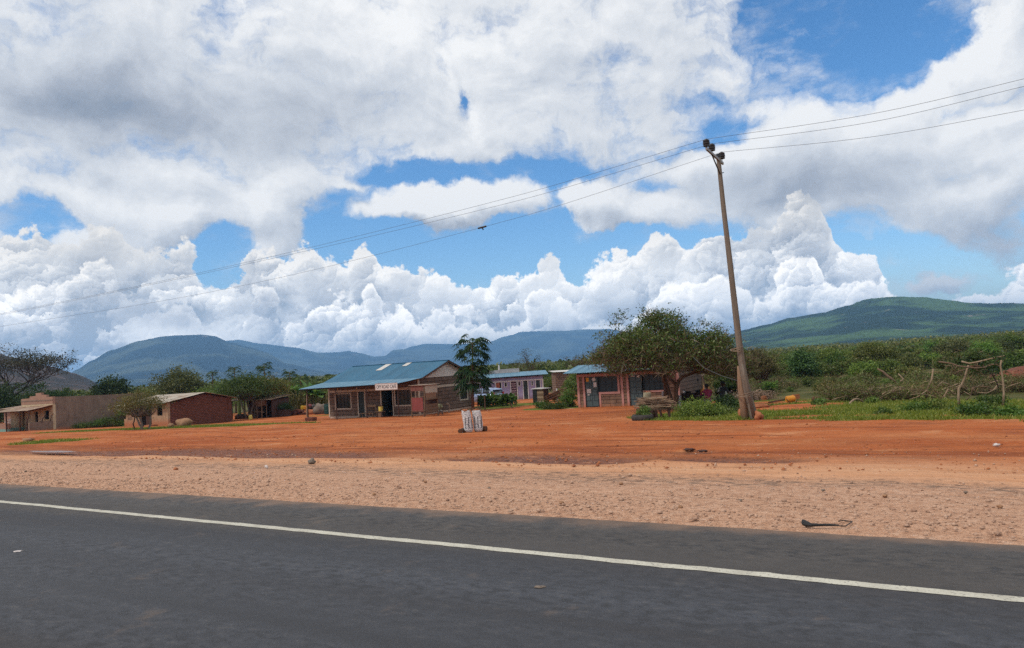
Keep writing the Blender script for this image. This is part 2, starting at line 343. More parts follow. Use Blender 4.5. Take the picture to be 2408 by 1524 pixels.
def leafmat(name, c1, c2, trans=.30, c3=None, rough=.6):
    m, nt = new_mat(name)
    r = nt.add('NewGeometry').outputs['Random Per Island']
    stops = [(0, c1), (.75, c2), (1, c3 or tuple(x*1.25 for x in c2))]
    n = nt.noise(ocoord(nt), .9, 3, .6)
    c = nt.ramp(nt.m('MULTIPLY_ADD', nt.m('SUBTRACT', n, .5), .9, r, True), stops)
    orr = nt.add('ObjectInfo').outputs['Random']; k_ = nt.m('MULTIPLY_ADD', orr, .75, .68); k2 = nt.m('MULTIPLY_ADD', nt.m('FRACT', nt.m('MULTIPLY', orr, 7.3)), .35, .85)
    c = nt.v('MULTIPLY', c, nt.xyz(nt.m('MULTIPLY', k_, k2), k_, k_))
    d = nt.add('BsdfDiffuse', (c,)); t = nt.add('BsdfTranslucent', (nt.v('MULTIPLY', c, (1.15, 1.2, .7)),)); gl = nt.add('BsdfGlossy', {'Color': (.5, .5, .5, 1), 'Roughness': .45})
    a = nt.add('MixShader', (trans, d.outputs[0], t.outputs[0])); b = nt.add('MixShader', (.035, a.outputs[0], gl.outputs[0]))
    o = nt.n.new('ShaderNodeOutputMaterial'); nt.l.new(b.outputs[0], o.inputs[0]); return m
def st_nodes(nt):
    p = nt.add('NewGeometry').outputs['Position']
    return p, nt.v('DOT_PRODUCT', p, tuple(N_)), nt.v('DOT_PRODUCT', p, tuple(T_))

# ------------------------------------------------------------------ ground: one sheet of red earth out to the horizon
def fr(x, y, sc, oct=4): return mnoise.fractal(Vector((x*sc, y*sc, 3.1)), 1.0, 2.0, oct)
def smooth(x, a, b): k = min(max((x-a)/(b-a), 0), 1); return k*k*(3-2*k)
def grass_front(t):                 # distance s at which grass begins in front of the right-hand thicket
    return np.interp(t, [-40, -2, 0, 6, 11.2, 12.6], [25.0, 25.2, 26.0, 27.9, 29.3, 31.5])
def cover(s, t):
    "share of grass, of scrub ground and of mud at a spot"
    e = fr(s, t*.45, .35)*1.1; e2 = fr(s+40, t*.4, 1.1)*.6
    gr = 0.0
    if t < 12.6: gr = smooth(s-grass_front(t)+e*.9, 0, .7)
    if 11.3 < t < 15 and s > 33: gr *= smooth(11.9-t+e*.6, -.4, .4) if s < 46 else 1
    if t < 11 and s > 26:           # bare tracks and red patches inside the grass
        gr *= 1-.95*smooth(.55-abs(s-grass_front(t)-2.5-.05*(t-2)+e*.5)*.9, 0, .3)*smooth(4.6-t, -.5, .5)*smooth(e2+.35, 0, .2)
        for (cs, ct, rs, rt) in ((29.6, 4.6, 1.0, 1.3), (37.5, 8.2, 1.6, 2.6), (40.5, 6.6, 1.2, 2.2), (44, 8.6, 2.0, 1.8), (35.5, 5.9, .7, 2.0)):
            gr *= 1-smooth(1.25-math.hypot((s-cs)/rs, (t-ct)/rt)+e*.5, 0, .35)
    # strips by the left-hand house
    f = np.interp(t, [36, 38, 42, 48, 54, 58], [36.2, 35.4, 33.0, 31.2, 29.5, 29.2]); b = np.interp(t, [36, 39, 46, 50, 54, 60], [36.3, 37.3, 37.6, 37.6, 36.2, 31.0])
    gr = max(gr, smooth(s-f+e*.8, 0, .6)*smooth(b-s+e*.8, 0, .6)*smooth(t-36, 0, 1)*smooth(59-t, 0, 2))
    gr = max(gr, smooth(s-(17.6+(t-37)*.95)+e, 0, .6)*smooth(22.4-s+e, 0, .6)*smooth(t-36.8, 0, .6))
    gr = max(gr, smooth(1.3-math.hypot((s-54.0)/2.6, (t-32.2)/3.0)+e*.4, 0, .3)); gr = max(gr, smooth(1.2-math.hypot((s-48.5)/1.8, (t-24.5)/2.6)+e*.4, 0, .3))
    gr = max(gr, smooth(1.2-math.hypot((s-52.0)/4.0, (t-46)/6.0)+e*.5, 0, .5)*.55); gr = max(gr, smooth(1.2-math.hypot((s-46)/3.0, (t-68)/6.0)+e*.5, 0, .5)*.7)
    lim = np.interp(t, [-8, -3, 0, 4, 8, 12], [36, 37, 39.5, 43, 46.5, 48.5])
    if t < 13: gr *= 1-smooth(s-lim+e*1.5, -.5, 2)
    sc = smooth(s-47.5+e*2, 0, 5)*smooth(19-t+e*2, -2, 3)
    if t < 13: sc = max(sc, smooth(s-lim+e*1.5, -.5, 2))
    sc = max(sc, smooth(s-74+e*4, 0, 10), smooth(s-58+e*3, 0, 5)*smooth(t-47, 0, 6), smooth(16-t, 0, 4)*smooth(s-52, 0, 6))
    mud = 0.0
    for (cs, ct, rs, rt) in ((15.4, 17.3, .9, 4.0), (15.3, 4.1, .55, 1.1), (16.6, 5.0, .3, .5), (14.9, 8.5, .7, 2.5), (15.2, 28.5, 1.1, 6), (16.5, 22.0, .6, 4)):
        mud = max(mud, smooth(1.35-math.hypot((s-cs)/rs, (t-ct)/rt)+e*.9, 0, .7))
    return gr, sc, mud
def steps(parts): return np.unique(np.round(np.concatenate(parts), 4))
S_ = steps([np.array([-400, -120, -50, -20, -8, 0, 5, 8.2]), np.arange(8.5, 20, .28), np.arange(20, 62, .42), 62*1.09**np.arange(0, 60)])
T__ = steps([-12*1.12**np.arange(0, 62)[::-1], np.arange(-12, 30, .36), np.arange(30, 95, .6), 95*1.12**np.arange(0, 44)])
S_ = S_[S_ < 9500]; T__ = T__[(T__ > -5500) & (T__ < 7500)]
gv = []; ga = []
for s in S_:
    for t in T__:
        x, y = xy(s, t); z = gz(x, y)
        if s < 8.4: z -= .07
        else:
            near = smooth(s, 8.5, 11)*smooth(150-s, 0, 60)
            z += near*(.035*fr(s, t, .25)+.028*fr(s*1.2, t*.22, 1.3)) - .03*smooth(9.2-s, 0, .6)
            if 37 < t < 60 and 28 < s < 40: z += .03
        g_, sc_, md_ = cover(s, t) if (8 < s < 140 and -60 < t < 140) else (0, 1 if s > 60 else 0, 0)
        z -= md_*.07*smooth(30-s, 0, 5)
        gv.append((x, y, z)); ga.append((g_, sc_, md_, 1))
ns, ntt = len(S_), len(T__)
idx = np.arange(ns*ntt).reshape(ns, ntt)
gq = np.stack([idx[:-1, 1:], idx[:-1, :-1], idx[1:, :-1], idx[1:, 1:]], -1).reshape(-1, 4)
m, nt = new_mat('red_earth')
p, s_, t_ = st_nodes(nt)
SV = nt.xyz(nt.m('MULTIPLY', s_, 1.0), nt.m('MULTIPLY', t_, .16), 0.0)       # stretched along the road: wheel tracks, rain runnels
SV2 = nt.xyz(nt.m('MULTIPLY', s_, 1.0), nt.m('MULTIPLY', t_, .45), 0.0)
nA = nt.noise(SV, .55, 6, .62); nB = nt.noise(SV, 2.6, 6, .65, .5); nC = nt.noise(p, 9, 5, .65); nD = nt.noise(SV2, .28, 4, .55); nF = nt.noise(p, 45, 3, .6)
at_ = nt.add('Attribute', attribute_name='cover'); sepc = nt.add('SeparateColor', (at_.outputs['Color'],))
red = nt.ramp(nA, [(.25, (.26, .062, .019)), (.48, (.40, .106, .030)), (.62, (.45, .135, .042)), (.8, (.54, .21, .080))])
red = nt.mix(nt.m('MULTIPLY', nt.sm(nB, .58, .72), .55), red, (.21, .062, .024))
red = nt.mix(nt.m('MULTIPLY', nt.sm(nB, .42, .30), .35), red, (.58, .27, .125))
red = nt.mix(nt.m('MULTIPLY', nt.sm(nD, .45, .65), .35), red, (.50, .215, .09))
nG = nt.noise(p, .55, 6, .62); nH = nt.noise(p, 3.4, 6, .68)
red = nt.mix(nt.m('MULTIPLY', nt.sm(nG, .50, .66), .55), red, (.25, .072, .026)); red = nt.mix(nt.m('MULTIPLY', nt.sm(nG, .44, .30), .60), red, (.58, .27, .125))
red = nt.mix(nt.m('MULTIPLY', nt.sm(nH, .54, .72), .55), red, (.57, .25, .115)); red = nt.mix(nt.m('MULTIPLY', nt.sm(nH, .44, .30), .5), red, (.23, .068, .026))
tan = nt.ramp(nB, [(.3, (.45, .205, .098)), (.5, (.57, .29, .155)), (.7, (.62, .355, .205))])
grav = nt.ramp(nC, [(.28, (.41, .205, .122)), (.5, (.62, .35, .218)), (.68, (.70, .44, .30)), (.8, (.78, .56, .42))])
grav = nt.mix(nt.sm(nF, .56, .72), grav, (.25, .145, .10)); grav = nt.mix(nt.m('MULTIPLY', nt.sm(nF, .42, .3), .6), grav, (.72, .55, .42))
sj = nt.m('MULTIPLY_ADD', nt.m('SUBTRACT', nD, .5), 3.6, nt.m('MULTIPLY_ADD', nt.m('SUBTRACT', nC, .5), 1.1, s_))
fall = nt.m('MULTIPLY_ADD', t_, .03, 0.0)
sj = nt.m('SUBTRACT', sj, nt.m('MINIMUM', fall, .6))
trk = nt.m('SINE', nt.m('MULTIPLY_ADD', s_, 4.3, nt.m('MULTIPLY', nt.noise(nt.xyz(nt.m('MULTIPLY', s_, .12), nt.m('MULTIPLY', t_, .045), 0.0), 1.0, 3, .5), 26)))
trk = nt.m('MULTIPLY', nt.sm(trk, .72, .96), nt.sm(nt.noise(SV2, .5, 5, .6), .42, .62)); trk2 = nt.m('MULTIPLY', trk, nt.sm(nH, .30, .55))
red = nt.mix(nt.m('MULTIPLY', trk2, .80), red, (.17, .046, .018))
band = nt.m('MULTIPLY', nt.m('MULTIPLY', nt.sm(sj, 14.6, 15.3), nt.sm(sj, 18.2, 16.4)), nt.sm(nt.noise(SV, 1.6, 6, .65), .40, .58)); red = nt.mix(nt.m('MULTIPLY', band, .65), red, (.20, .058, .024))
c = nt.mix(nt.sm(sj, 11.6, 13.4), grav, tan)
c = nt.mix(nt.sm(sj, 13.4, 16.4), c, red)
litter = nt.m('MULTIPLY', nt.m('MULTIPLY', nt.sm(sj, 11.2, 11.9), nt.sm(sj, 13.0, 12.3)), nt.sm(nt.noise(SV2, 6.0, 6, .7), .46, .60))
c = nt.mix(nt.m('MULTIPLY', litter, .7), c, (.13, .095, .075))
mudc = nt.mix(nt.sm(nC, .4, .6), (.115, .042, .022), (.24, .082, .038))
c = nt.mix(nt.m('MULTIPLY', sepc.outputs[2], nt.sm(nt.noise(SV2, 5.0, 5, .65), .30, .48)), c, mudc)
thr = nt.m('MULTIPLY_ADD', nt.m('SUBTRACT', nC, .5), .9, sepc.outputs[1])
scrub = nt.ramp(nt.noise(p, .35, 7, .65), [(.3, (.050, .056, .016)), (.5, (.085, .085, .026)), (.62, (.15, .105, .045)), (.75, (.26, .115, .048))])
c = nt.mix(nt.sm(thr, .25, .7), c, scrub)
gthr = nt.m('MULTIPLY_ADD', nt.m('SUBTRACT', nC, .5), .8, sepc.outputs[0])
grs = nt.ramp(nt.noise(p, 1.1, 6, .6), [(.3, (.065, .075, .012)), (.5, (.115, .135, .020)), (.7, (.20, .165, .045))])
c = nt.mix(nt.sm(gthr, .35, .7), c, grs)
bmp = nt.m('MULTIPLY_ADD', nB, .8, nt.m('MULTIPLY_ADD', nC, .5, nt.m('MULTIPLY', nF, nt.sm(sj, 13.5, 12.0, .05, .45))))
rough_ = nt.sm(sepc.outputs[2], .3, 1.0, .95, .6)
finish(nt, c, rough_, nt.m('MULTIPLY_ADD', trk2, -.5, nt.m('MULTIPLY_ADD', nH, .8, bmp)), .11, .12)
me = np_mesh('ground', gv, gq, m)
ca = me.color_attributes.new('cover', 'FLOAT_COLOR', 'POINT'); ca.data.foreach_set('color', np.array(ga, np.float32).ravel())
me.shade_smooth()
tag(mesh_obj('ground', me), 'red earth yard and scrubland beyond the tarmac road', None, None, 'structure')

# ------------------------------------------------------------------ the tarmac road with its shoulder, and the white edge line
m, nt = new_mat('asphalt')
p, s_, t_ = st_nodes(nt)
SV = nt.xyz(s_, nt.m('MULTIPLY', t_, .035), 0.0)
n1 = nt.noise(SV, 1.5, 6, .6); n2 = nt.noise(SV, .55, 4, .55); n3 = nt.noise(p, 30, 4, .7); n4 = nt.noise(p, 1.3, 6, .65); n5 = nt.noise(p, 130, 2, .6)
side = nt.sm(s_, 6.55, 6.95)
lane = nt.ramp(n1, [(.3, (.030, .029, .032)), (.5, (.043, .043, .049)), (.7, (.058, .060, .070))])
lane = nt.mix(nt.m('MULTIPLY', nt.sm(n2, .5, .72), .7), lane, (.060, .047, .039))
shd = nt.ramp(n4, [(.3, (.054, .045, .039)), (.55, (.066, .056, .049)), (.8, (.084, .069, .057))])
c = nt.mix(side, lane, shd)
n6 = nt.noise(nt.xyz(s_, nt.m('MULTIPLY', t_, .5), 0.0), 11, 5, .7); c = nt.mix(nt.m('MULTIPLY', nt.sm(n6, .46, .62), nt.sm(n1, .35, .62, .18, .72)), c, (.020, .019, .020)); c = nt.mix(nt.m('MULTIPLY', nt.sm(n6, .44, .34), nt.sm(n1, .35, .62, .08, .40)), c, (.115, .100, .088)); c = nt.mix(nt.m('MULTIPLY', nt.sm(n3, .50, .70), .55), c, (.024, .024, .026)); c = nt.mix(nt.m('MULTIPLY', nt.sm(n5, .60, .72), .6), c, (.19, .175, .16))
edge_d = nt.sm(nt.m('MULTIPLY_ADD', nt.m('SUBTRACT', n4, .5), 1.5, s_), 8.05, 8.6); c = nt.mix(nt.m('MULTIPLY', edge_d, .45), c, (.30, .17, .10))
c = nt.mix(nt.m('MULTIPLY', nt.sm(n4, .60, .72), .40), c, (.15, .105, .075))
finish(nt, c, nt.sm(n2, .3, .7, .62, .85), nt.m('ADD', n3, nt.m('MULTIPLY', n5, .5)), .012, .35)
b = MB(); ts = np.concatenate([-30*1.2**np.arange(0, 14)[::-1], np.arange(-29, 40, .09), 40*1.2**np.arange(0, 14)])
vs = []; 
for t in ts:
    j = 8.50+.010*t*(abs(t) < 40)+.035*mnoise.noise(Vector((t*1.7, 0, 0)))+.02*mnoise.noise(Vector((t*9, 4, 0)))
    for s, z in ((-3.2, 0), (3, 0), (6, 0), (j-.05, 0), (j, -.018), (j+.05, -.09)): vs.append((*xy(s, t), z))
fs = [(i*6+k, i*6+k+1, (i+1)*6+k+1, (i+1)*6+k) for i in range(len(ts)-1) for k in range(5)]
b.add(vs, fs); road = b.build('road', m); tag(road, 'grey tarmac road with a paved shoulder', None, None, 'structure')
m, nt = new_mat('road_paint'); p, s_, t_ = st_nodes(nt)
n1 = nt.noise(p, 3, 6, .65); n2 = nt.noise(p, 38, 3, .6)
c = nt.mix(nt.sm(n1, .35, .7), (.52, .49, .40), (.40, .37, .30)); c = nt.mix(nt.m('MULTIPLY', nt.sm(n2, .55, .68), .75), c, (.13, .12, .11))
finish(nt, c, .7, n2, .004, .2)
vs = []; ts = np.concatenate([np.arange(-30, 40, .06)])
for t in ts:
    c0 = 6.735+.030*t+.022*mnoise.noise(Vector((t*.9, 2, 0)))
    a = .066+.010*mnoise.noise(Vector((t*3.1, 7, 0)))+.014*mnoise.noise(Vector((t*7, 9, 0))); a2 = .066+.010*mnoise.noise(Vector((t*2.7, 17, 0)))+.018*mnoise.noise(Vector((t*6, 19, 0)))-.030*max(0, mnoise.noise(Vector((t*1.9, 29, 0)))-.25)
    vs += [(*xy(c0-a2, t), .004), (*xy(c0+a, t), .004)]
b = MB().add(vs, [(2*i, 2*i+1, 2*i+3, 2*i+2) for i in range(len(ts)-1)])
tag(b.build('road_marking', m), 'worn white edge line painted along the road', None, None, 'structure')

# ------------------------------------------------------------------ gravel, stones and litter of the verge
clod_m = plain('earth_clod', (.42, .15, .06), (.22, .07, .03), 3, .95)
stone_m = plain('gravel_stone', (.56, .37, .26), (.24, .13, .085), 2.2, .9)
octa = np.array([(1,0,0),(0,1,0),(-1,0,0),(0,-1,0),(0,0,.75),(0,0,-.3)]); of = np.array([(0,1,4),(1,2,4),(2,3,4),(3,0,4),(1,0,5),(2,1,5),(3,2,5),(0,3,5)])
n = 9000; V = []; Q = []
for i in range(n):
    s = 8.6+abs(rng.normal(0, 1.9)) if rng.random() < .8 else rng.uniform(8.6, 17); t = rng.uniform(-4, 9+s*1.3)
    x, y = xy(s, t); r = .009+.018*rng.random()**3 + (.028*rng.random() if rng.random() < .07 else 0)
    o_ = octa*r*(1+.5*(rng.random((6, 3))-.5)); a = rng.uniform(0, 6.3)
    o_ = np.stack([o_[:, 0]*math.cos(a)-o_[:, 1]*math.sin(a), o_[:, 0]*math.sin(a)+o_[:, 1]*math.cos(a), o_[:, 2]], -1)
    Q.append(of+len(V)*6); V.append(o_+np.array([x, y, gz(x, y)+.005]))
tag(mesh_obj('gravel', np_mesh('gravel', np.concatenate(V), np.concatenate(Q), stone_m)), 'loose pale gravel strewn along the edge of the tarmac', None, None, 'stuff')

V = []; Q = []
for i in range(5200):
    s = 13.5+26*rng.random()**1.4; t = rng.uniform(-6, 10+s*1.2)
    if cover(s, t)[0] > .3: continue
    x, y = xy(s, t); r = .010+.030*rng.random()**4
    if mnoise.noise(Vector((s*.5, t*.2, 1))) > .0: r *= 1.4
    o_ = octa*r*(1+.6*(rng.random((6, 3))-.5)); Q.append(of+len(V)*6); V.append(o_+np.array([x, y, gz(x, y)+.004]))
tag(mesh_obj('earth_crumbs', np_mesh('earth_crumbs', np.concatenate(V), np.concatenate(Q), clod_m)), 'small red crumbs and clods scattered over the earth yard', None, None, 'stuff')

# ------------------------------------------------------------------ mountains: ridges from their skylines, with slopes and spurs in depth
def hillmat(name, cd, cl, rock, rk=.66, sc=1.0):
    m, nt = new_mat(name); p = nt.add('NewGeometry').outputs['Position']
    P = nt.v('MULTIPLY', p, (.0012*sc, .0012*sc, .0013*sc))
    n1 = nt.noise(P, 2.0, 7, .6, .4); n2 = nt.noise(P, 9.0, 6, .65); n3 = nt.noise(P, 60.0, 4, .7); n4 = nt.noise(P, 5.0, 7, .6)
    c = nt.mix(nt.sm(n1, .44, .60), cd, cl); c = nt.mix(nt.m('MULTIPLY', nt.sm(n2, .5, .7), .5), c, tuple(x*.6 for x in cd))  # vegetation tones, with sunlit and cloud-shaded patches of the slopes painted in
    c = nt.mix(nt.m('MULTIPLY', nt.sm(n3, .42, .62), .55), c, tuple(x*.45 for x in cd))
    c = nt.mix(nt.m('MULTIPLY', nt.m('MULTIPLY', nt.sm(n4, rk, rk+.06), nt.sm(n3, .6, .45)), .8), c, rock)
    finish(nt, c, .95, nt.m('ADD', n2, nt.m('MULTIPLY', n3, .5)), 6.0/sc, .05); return m
def mountain(name, label, prof, dist, front, back, mat, seed, spur=.35, base=-8, ncol=220, nrow=36, knob=0):
    xs = np.array([a for a, _ in prof], float); ys = np.array([b for _, b in prof], float)
    X = np.linspace(xs[0], xs[-1], ncol); V = []; 
    for i, x in enumerate(X):
        k = np.searchsorted(xs, x, 'right'); k = min(max(k, 1), len(xs)-1)
        f = (x-xs[k-1])/(xs[k]-xs[k-1]); f2 = f*f*(3-2*f)*.5+f*.5; y = ys[k-1]+(ys[k]-ys[k-1])*f2
        y += knob*mnoise.noise(Vector((x*.11, seed, 0)))+knob*.5*mnoise.noise(Vector((x*.31, seed, 4)))
        d = ray(x, y); h = math.hypot(d.x, d.y); hx, hy = d.x/h, d.y/h; zc = CAM.z+dist*d.z/h
        for j in range(nrow):
            q = j/(nrow-1)                         # 0 front foot, crest at .7, 1 back foot
            if q <= .7: w_ = q/.7; D = dist-front*(1-w_); sh = w_**1.35
            else: w_ = max(0.0, 1-(q-.7)/.3); D = dist+back*(1-w_); sh = w_**1.2
            px_, py_ = hx*D, hy*D; e = 4*w_*(1-w_)
            n_ = mnoise.fractal(Vector((px_/front*3.2+seed, py_/front*1.1, seed*.7)), 1.0, 2.0, 5)
            n2_ = abs(mnoise.fractal(Vector((px_/front*7+seed, py_/front*2.2, 5)), 1.0, 2.0, 4))
            z = base+(zc-base)*(sh-e*spur*(.25+.8*abs(n_)+.5*n2_)*.55)
            if q == 0: z = base
            V.append((px_, py_, z))
    id_ = np.arange(ncol*nrow).reshape(ncol, nrow); Q = np.stack([id_[:-1, :-1], id_[1:, :-1], id_[1:, 1:], id_[:-1, 1:]], -1).reshape(-1, 4)
    me = np_mesh(name, V, Q, mat); me.shade_smooth(); return tag(mesh_obj(name, me), label, None, None, 'structure')
hm1 = hillmat('hill_forest', (.018, .034, .013), (.085, .145, .042), (.36, .26, .20), .64, 2.0)
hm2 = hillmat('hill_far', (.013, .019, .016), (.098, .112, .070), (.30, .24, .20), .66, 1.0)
hm3 = hillmat('hill_dry', (.050, .040, .028), (.105, .070, .052), (.22, .15, .125), .60, 7.0)
mountain('mountain', 'long green mountain with rock faces rising on the right', [(1480,850),(1600,826),(1690,800),(1740,777),(1800,763),(1860,746),(1930,735),(1990,718),(2040,701),(2100,696),(2170,697),(2230,704),(2280,711),(2330,712),(2380,711),(2440,715),(2560,735),(2760,760)], 2600, 1400, 900, hm1, 2.0, .34, -10, 260, 40, 1.6)
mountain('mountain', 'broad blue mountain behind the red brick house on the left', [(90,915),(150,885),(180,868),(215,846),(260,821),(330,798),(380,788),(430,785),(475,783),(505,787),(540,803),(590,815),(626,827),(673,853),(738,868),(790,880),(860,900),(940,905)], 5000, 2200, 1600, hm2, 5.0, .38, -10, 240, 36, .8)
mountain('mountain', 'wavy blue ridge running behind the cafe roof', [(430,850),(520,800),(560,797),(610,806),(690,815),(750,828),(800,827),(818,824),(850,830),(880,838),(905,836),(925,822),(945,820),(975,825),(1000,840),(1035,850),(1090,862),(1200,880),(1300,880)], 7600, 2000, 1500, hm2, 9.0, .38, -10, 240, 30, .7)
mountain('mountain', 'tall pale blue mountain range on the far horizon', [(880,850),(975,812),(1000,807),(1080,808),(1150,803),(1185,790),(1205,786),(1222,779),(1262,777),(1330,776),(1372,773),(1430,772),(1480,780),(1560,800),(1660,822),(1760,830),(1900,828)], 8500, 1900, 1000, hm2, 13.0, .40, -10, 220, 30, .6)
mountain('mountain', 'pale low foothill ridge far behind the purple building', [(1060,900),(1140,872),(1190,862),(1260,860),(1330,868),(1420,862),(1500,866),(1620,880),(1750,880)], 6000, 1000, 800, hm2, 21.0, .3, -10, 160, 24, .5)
mountain('hill', 'dry brown stony hill close behind the walled house on the left', [(-420,800),(-200,802),(-60,818),(0,830),(25,838),(80,853),(125,862),(156,872),(172,876),(195,884),(219,896),(235,909),(250,921),(290,940),(360,960)], 1000, 420, 400, hm3, 31.0, .25, -6, 200, 40, 1.2)

# ------------------------------------------------------------------ air
m = bpy.data.materials.new('haze_air'); m.use_nodes = True; m.node_tree.nodes.clear(); nt = NT(m.node_tree)
pv = nt.add('VolumePrincipled', {'Color': (.29, .585, 1.0, 1), 'Density': 1.65e-4, 'Anisotropy': .15}); o_ = nt.n.new('ShaderNodeOutputMaterial'); nt.l.new(pv.outputs[0], o_.inputs['Volume'])
hz = MB().box(-9000, -700, -40, 9000, 11500, 368).build('haze', m); tag(hz, 'thin blue haze over the plain and mountains', None, None, 'stuff')
# ------------------------------------------------------------------ building parts
RZ = R_(-30)                          # the buildings stand parallel to the road
m_trim = plaster('pale_trim', (.56, .48, .39), (.45, .36, .28), SOIL, .02, .5)
m_trim_pink = plaster('pink_trim', (.47, .235, .205), (.37, .185, .155), SOIL, .1, .6)
m_trim_grey = plain('weathered_trim', (.52, .47, .42), (.40, .35, .30), 3, .85)
m_block = block_wall('brown_block', (.225, .158, .120), (.170, .115, .088), (.060, .040, .032), .95, .29, .017, SOIL, .0)
m_block2 = block_wall('tan_block', (.255, .160, .105), (.150, .085, .060), (.060, .034, .026), .95, .235, .018, SOIL, .0)
m_plank = block_wall('grey_course_wall', (.185, .135, .108), (.150, .108, .088), (.070, .046, .038), 2.6, .24, .020, None)
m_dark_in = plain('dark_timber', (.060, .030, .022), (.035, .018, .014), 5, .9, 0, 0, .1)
m_gable = plaster('white_gable', (.74, .69, .63), (.62, .56, .50), None)
m_floor = plaster('earth_stained_concrete', (.44, .24, .14), (.36, .17, .09), None)
m_glass = bpy.data.materials.new('window_glass'); m_glass.use_nodes = True; m_glass.node_tree.nodes.clear(); nt = NT(m_glass.node_tree)
n = nt.noise(ocoord(nt), 1.3, 3, .5); finish(nt, nt.mix(nt.sm(n, .4, .6), (.020, .022, .024), (.060, .052, .048)), .12, None, 0, .5)
m_steel = plain('dark_steel', (.030, .036, .040), (.022, .024, .026), 9, .55)
m_door_blue = plain('grey_green_door_paint', (.075, .105, .108), (.055, .078, .080), 2.5, .6)
m_door_rail = plain('door_rail_paint', (.030, .044, .050), (.022, .032, .036), 2.5, .6)
m_door_dark = plain('dark_green_door_paint', (.048, .062, .056), (.034, .044, .042), 2.5, .65)
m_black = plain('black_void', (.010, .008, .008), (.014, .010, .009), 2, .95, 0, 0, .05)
m_wood = plain('weathered_wood', (.20, .125, .080), (.12, .075, .05), 3, .9, .01, 0, .15, (6, 6, .8))
m_woodpale = plain('pale_wood', (.34, .24, .16), (.22, .145, .09), 3, .9, .01, 0, .15, (6, 6, .8))
m_wooddark = plain('dark_post_wood', (.085, .045, .034), (.055, .030, .024), 4, .9, .01, 0, .15, (6, 6, .8))
m_bulb = plain('white_glass', (.8, .8, .78), (.72, .72, .7), 3, .3)
def roofmat(name, c1, c2, rust=None, seam=.85, pitch=.19, rustamt=.62):
    m, nt = new_mat(name); o = ocoord(nt); sp_ = nt.add('SeparateXYZ', (o,))
    n = nt.noise(nt.v('MULTIPLY', o, (1, .3, .3)), 2.2, 6, .6); n2 = nt.noise(o, 1.1, 7, .65)
    c = nt.mix(nt.sm(n, .3, .7), c1, c2)
    sh = nt.m('FRACT', nt.m('DIVIDE', sp_.outputs[0], seam)); tone = nt.noise(nt.xyz(nt.m('FLOOR', nt.m('DIVIDE', sp_.outputs[0], seam)), 0.3, 0.1), 1.7, 0, .5)
    c = nt.mix(nt.sm(tone, .35, .65, 0, .35), c, tuple(x*1.45 for x in c1))
    c = nt.mix(nt.m('MULTIPLY', nt.sm(sh, .965, .985), .5), c, tuple(min(1, x*1.9+.03) for x in c1))
    c = nt.mix(nt.m('MULTIPLY', nt.sm(sh, .05, .02), .5), c, tuple(x*.35 for x in c1))
    if rust: c = nt.mix(nt.m('MULTIPLY', nt.sm(n2, rustamt, rustamt+.14), .8), c, rust)
    wv = nt.m('SINE', nt.m('MULTIPLY', sp_.outputs[0], 6.2832/pitch)); finish(nt, c, .5, wv, .012, .35, .0); return m
m_roof = roofmat('blue_roof_sheet', (.024, .100, .170), (.032, .130, .215), (.10, .10, .10), .85, .19, .70)
m_roof2 = roofmat('light_blue_roof_sheet', (.075, .175, .250), (.115, .220, .295), (.20, .14, .10), .8, .15, .66)
m_tin = roofmat('old_tin_sheet', (.40, .34, .27), (.30, .245, .19), (.22, .115, .065), .8, .15, .50)
m_tin_rust = roofmat('rusty_tin_sheet', (.34, .24, .165), (.27, .18, .12), (.20, .10, .055), .8, .15, .46)
m_sheetclear = plain('clear_roof_sheet', (.56, .53, .49), (.45, .41, .37), 4, .5)
m_brick = block_wall('red_brick', (.235, .088, .056), (.175, .062, .042), (.100, .044, .034), .30, .14, .032, None)
m_mudwall = plaster('mud_plaster', (.235, .170, .130), (.150, .104, .080), SOIL, .05, .5)
m_mudwall2 = plaster('pinkish_mud_plaster', (.330, .200, .145), (.270, .155, .110), None)
m_cream = plaster('cream_plaster', (.52, .42, .28), (.43, .32, .20), None, chip=(.26, .165, .115))
m_housefront = plaster('tan_house_plaster', (.40, .275, .175), (.30, .19, .115), (.36, .125, .055), .55, .7)
m_teal = plaster('teal_paint', (.20, .36, .31), (.15, .28, .24), SOIL, -.1, .5)
m_purple = plaster('lilac_paint', (.335, .285, .415), (.285, .235, .355), (.20, .10, .10), .25, .6)
m_white = plaster('white_paint', (.62, .58, .56), (.52, .47, .45), None)

def sheet(name, mat, parent, p00, p10, p11, p01, th=.012, corr=.0, nx=2, sag=0.0, label=None):
    "roof sheet between four corners; real thickness, optional corrugation across its first direction"
    a, b_, c_, d_ = map(Vector, (p00, p10, p11, p01)); nrm = (b_-a).cross(d_-a).normalized()
    L = (b_-a).length; n = max(nx, int(L/.19*4)) if corr else nx
    vs = []
    for i in range(n+1):
        f = i/n; off = nrm*(corr*math.sin(2*math.pi*f*L/.19))
        for g_ in (0, .5, 1):
            p = (a.lerp(b_, f)).lerp(d_.lerp(c_, f), g_)+off-Vector((0, 0, sag*4*g_*(1-g_)+.012*mnoise.noise(Vector((f*L*.7, g_*2, L)))))
            vs.append(p)
    N = len(vs); allv = [v+nrm*th/2 for v in vs]+[v-nrm*th/2 for v in vs]; fs = []
    for i in range(n):
        for g_ in range(2):
            k = i*3+g_; q = (k, k+3, k+4, k+1); fs.append(q); fs.append(tuple(x+N for x in reversed(q)))
    rim = [i*3 for i in range(n+1)]+[n*3+1, n*3+2]+[i*3+2 for i in range(n-1, -1, -1)]+[1]
    for i in range(len(rim)): x, y = rim[i], rim[(i+1) % len(rim)]; fs.append((y, x, x+N, y+N))
    o = MB().add(allv, fs).build(name, mat, parent)
    if label: o['label'] = label
    return o
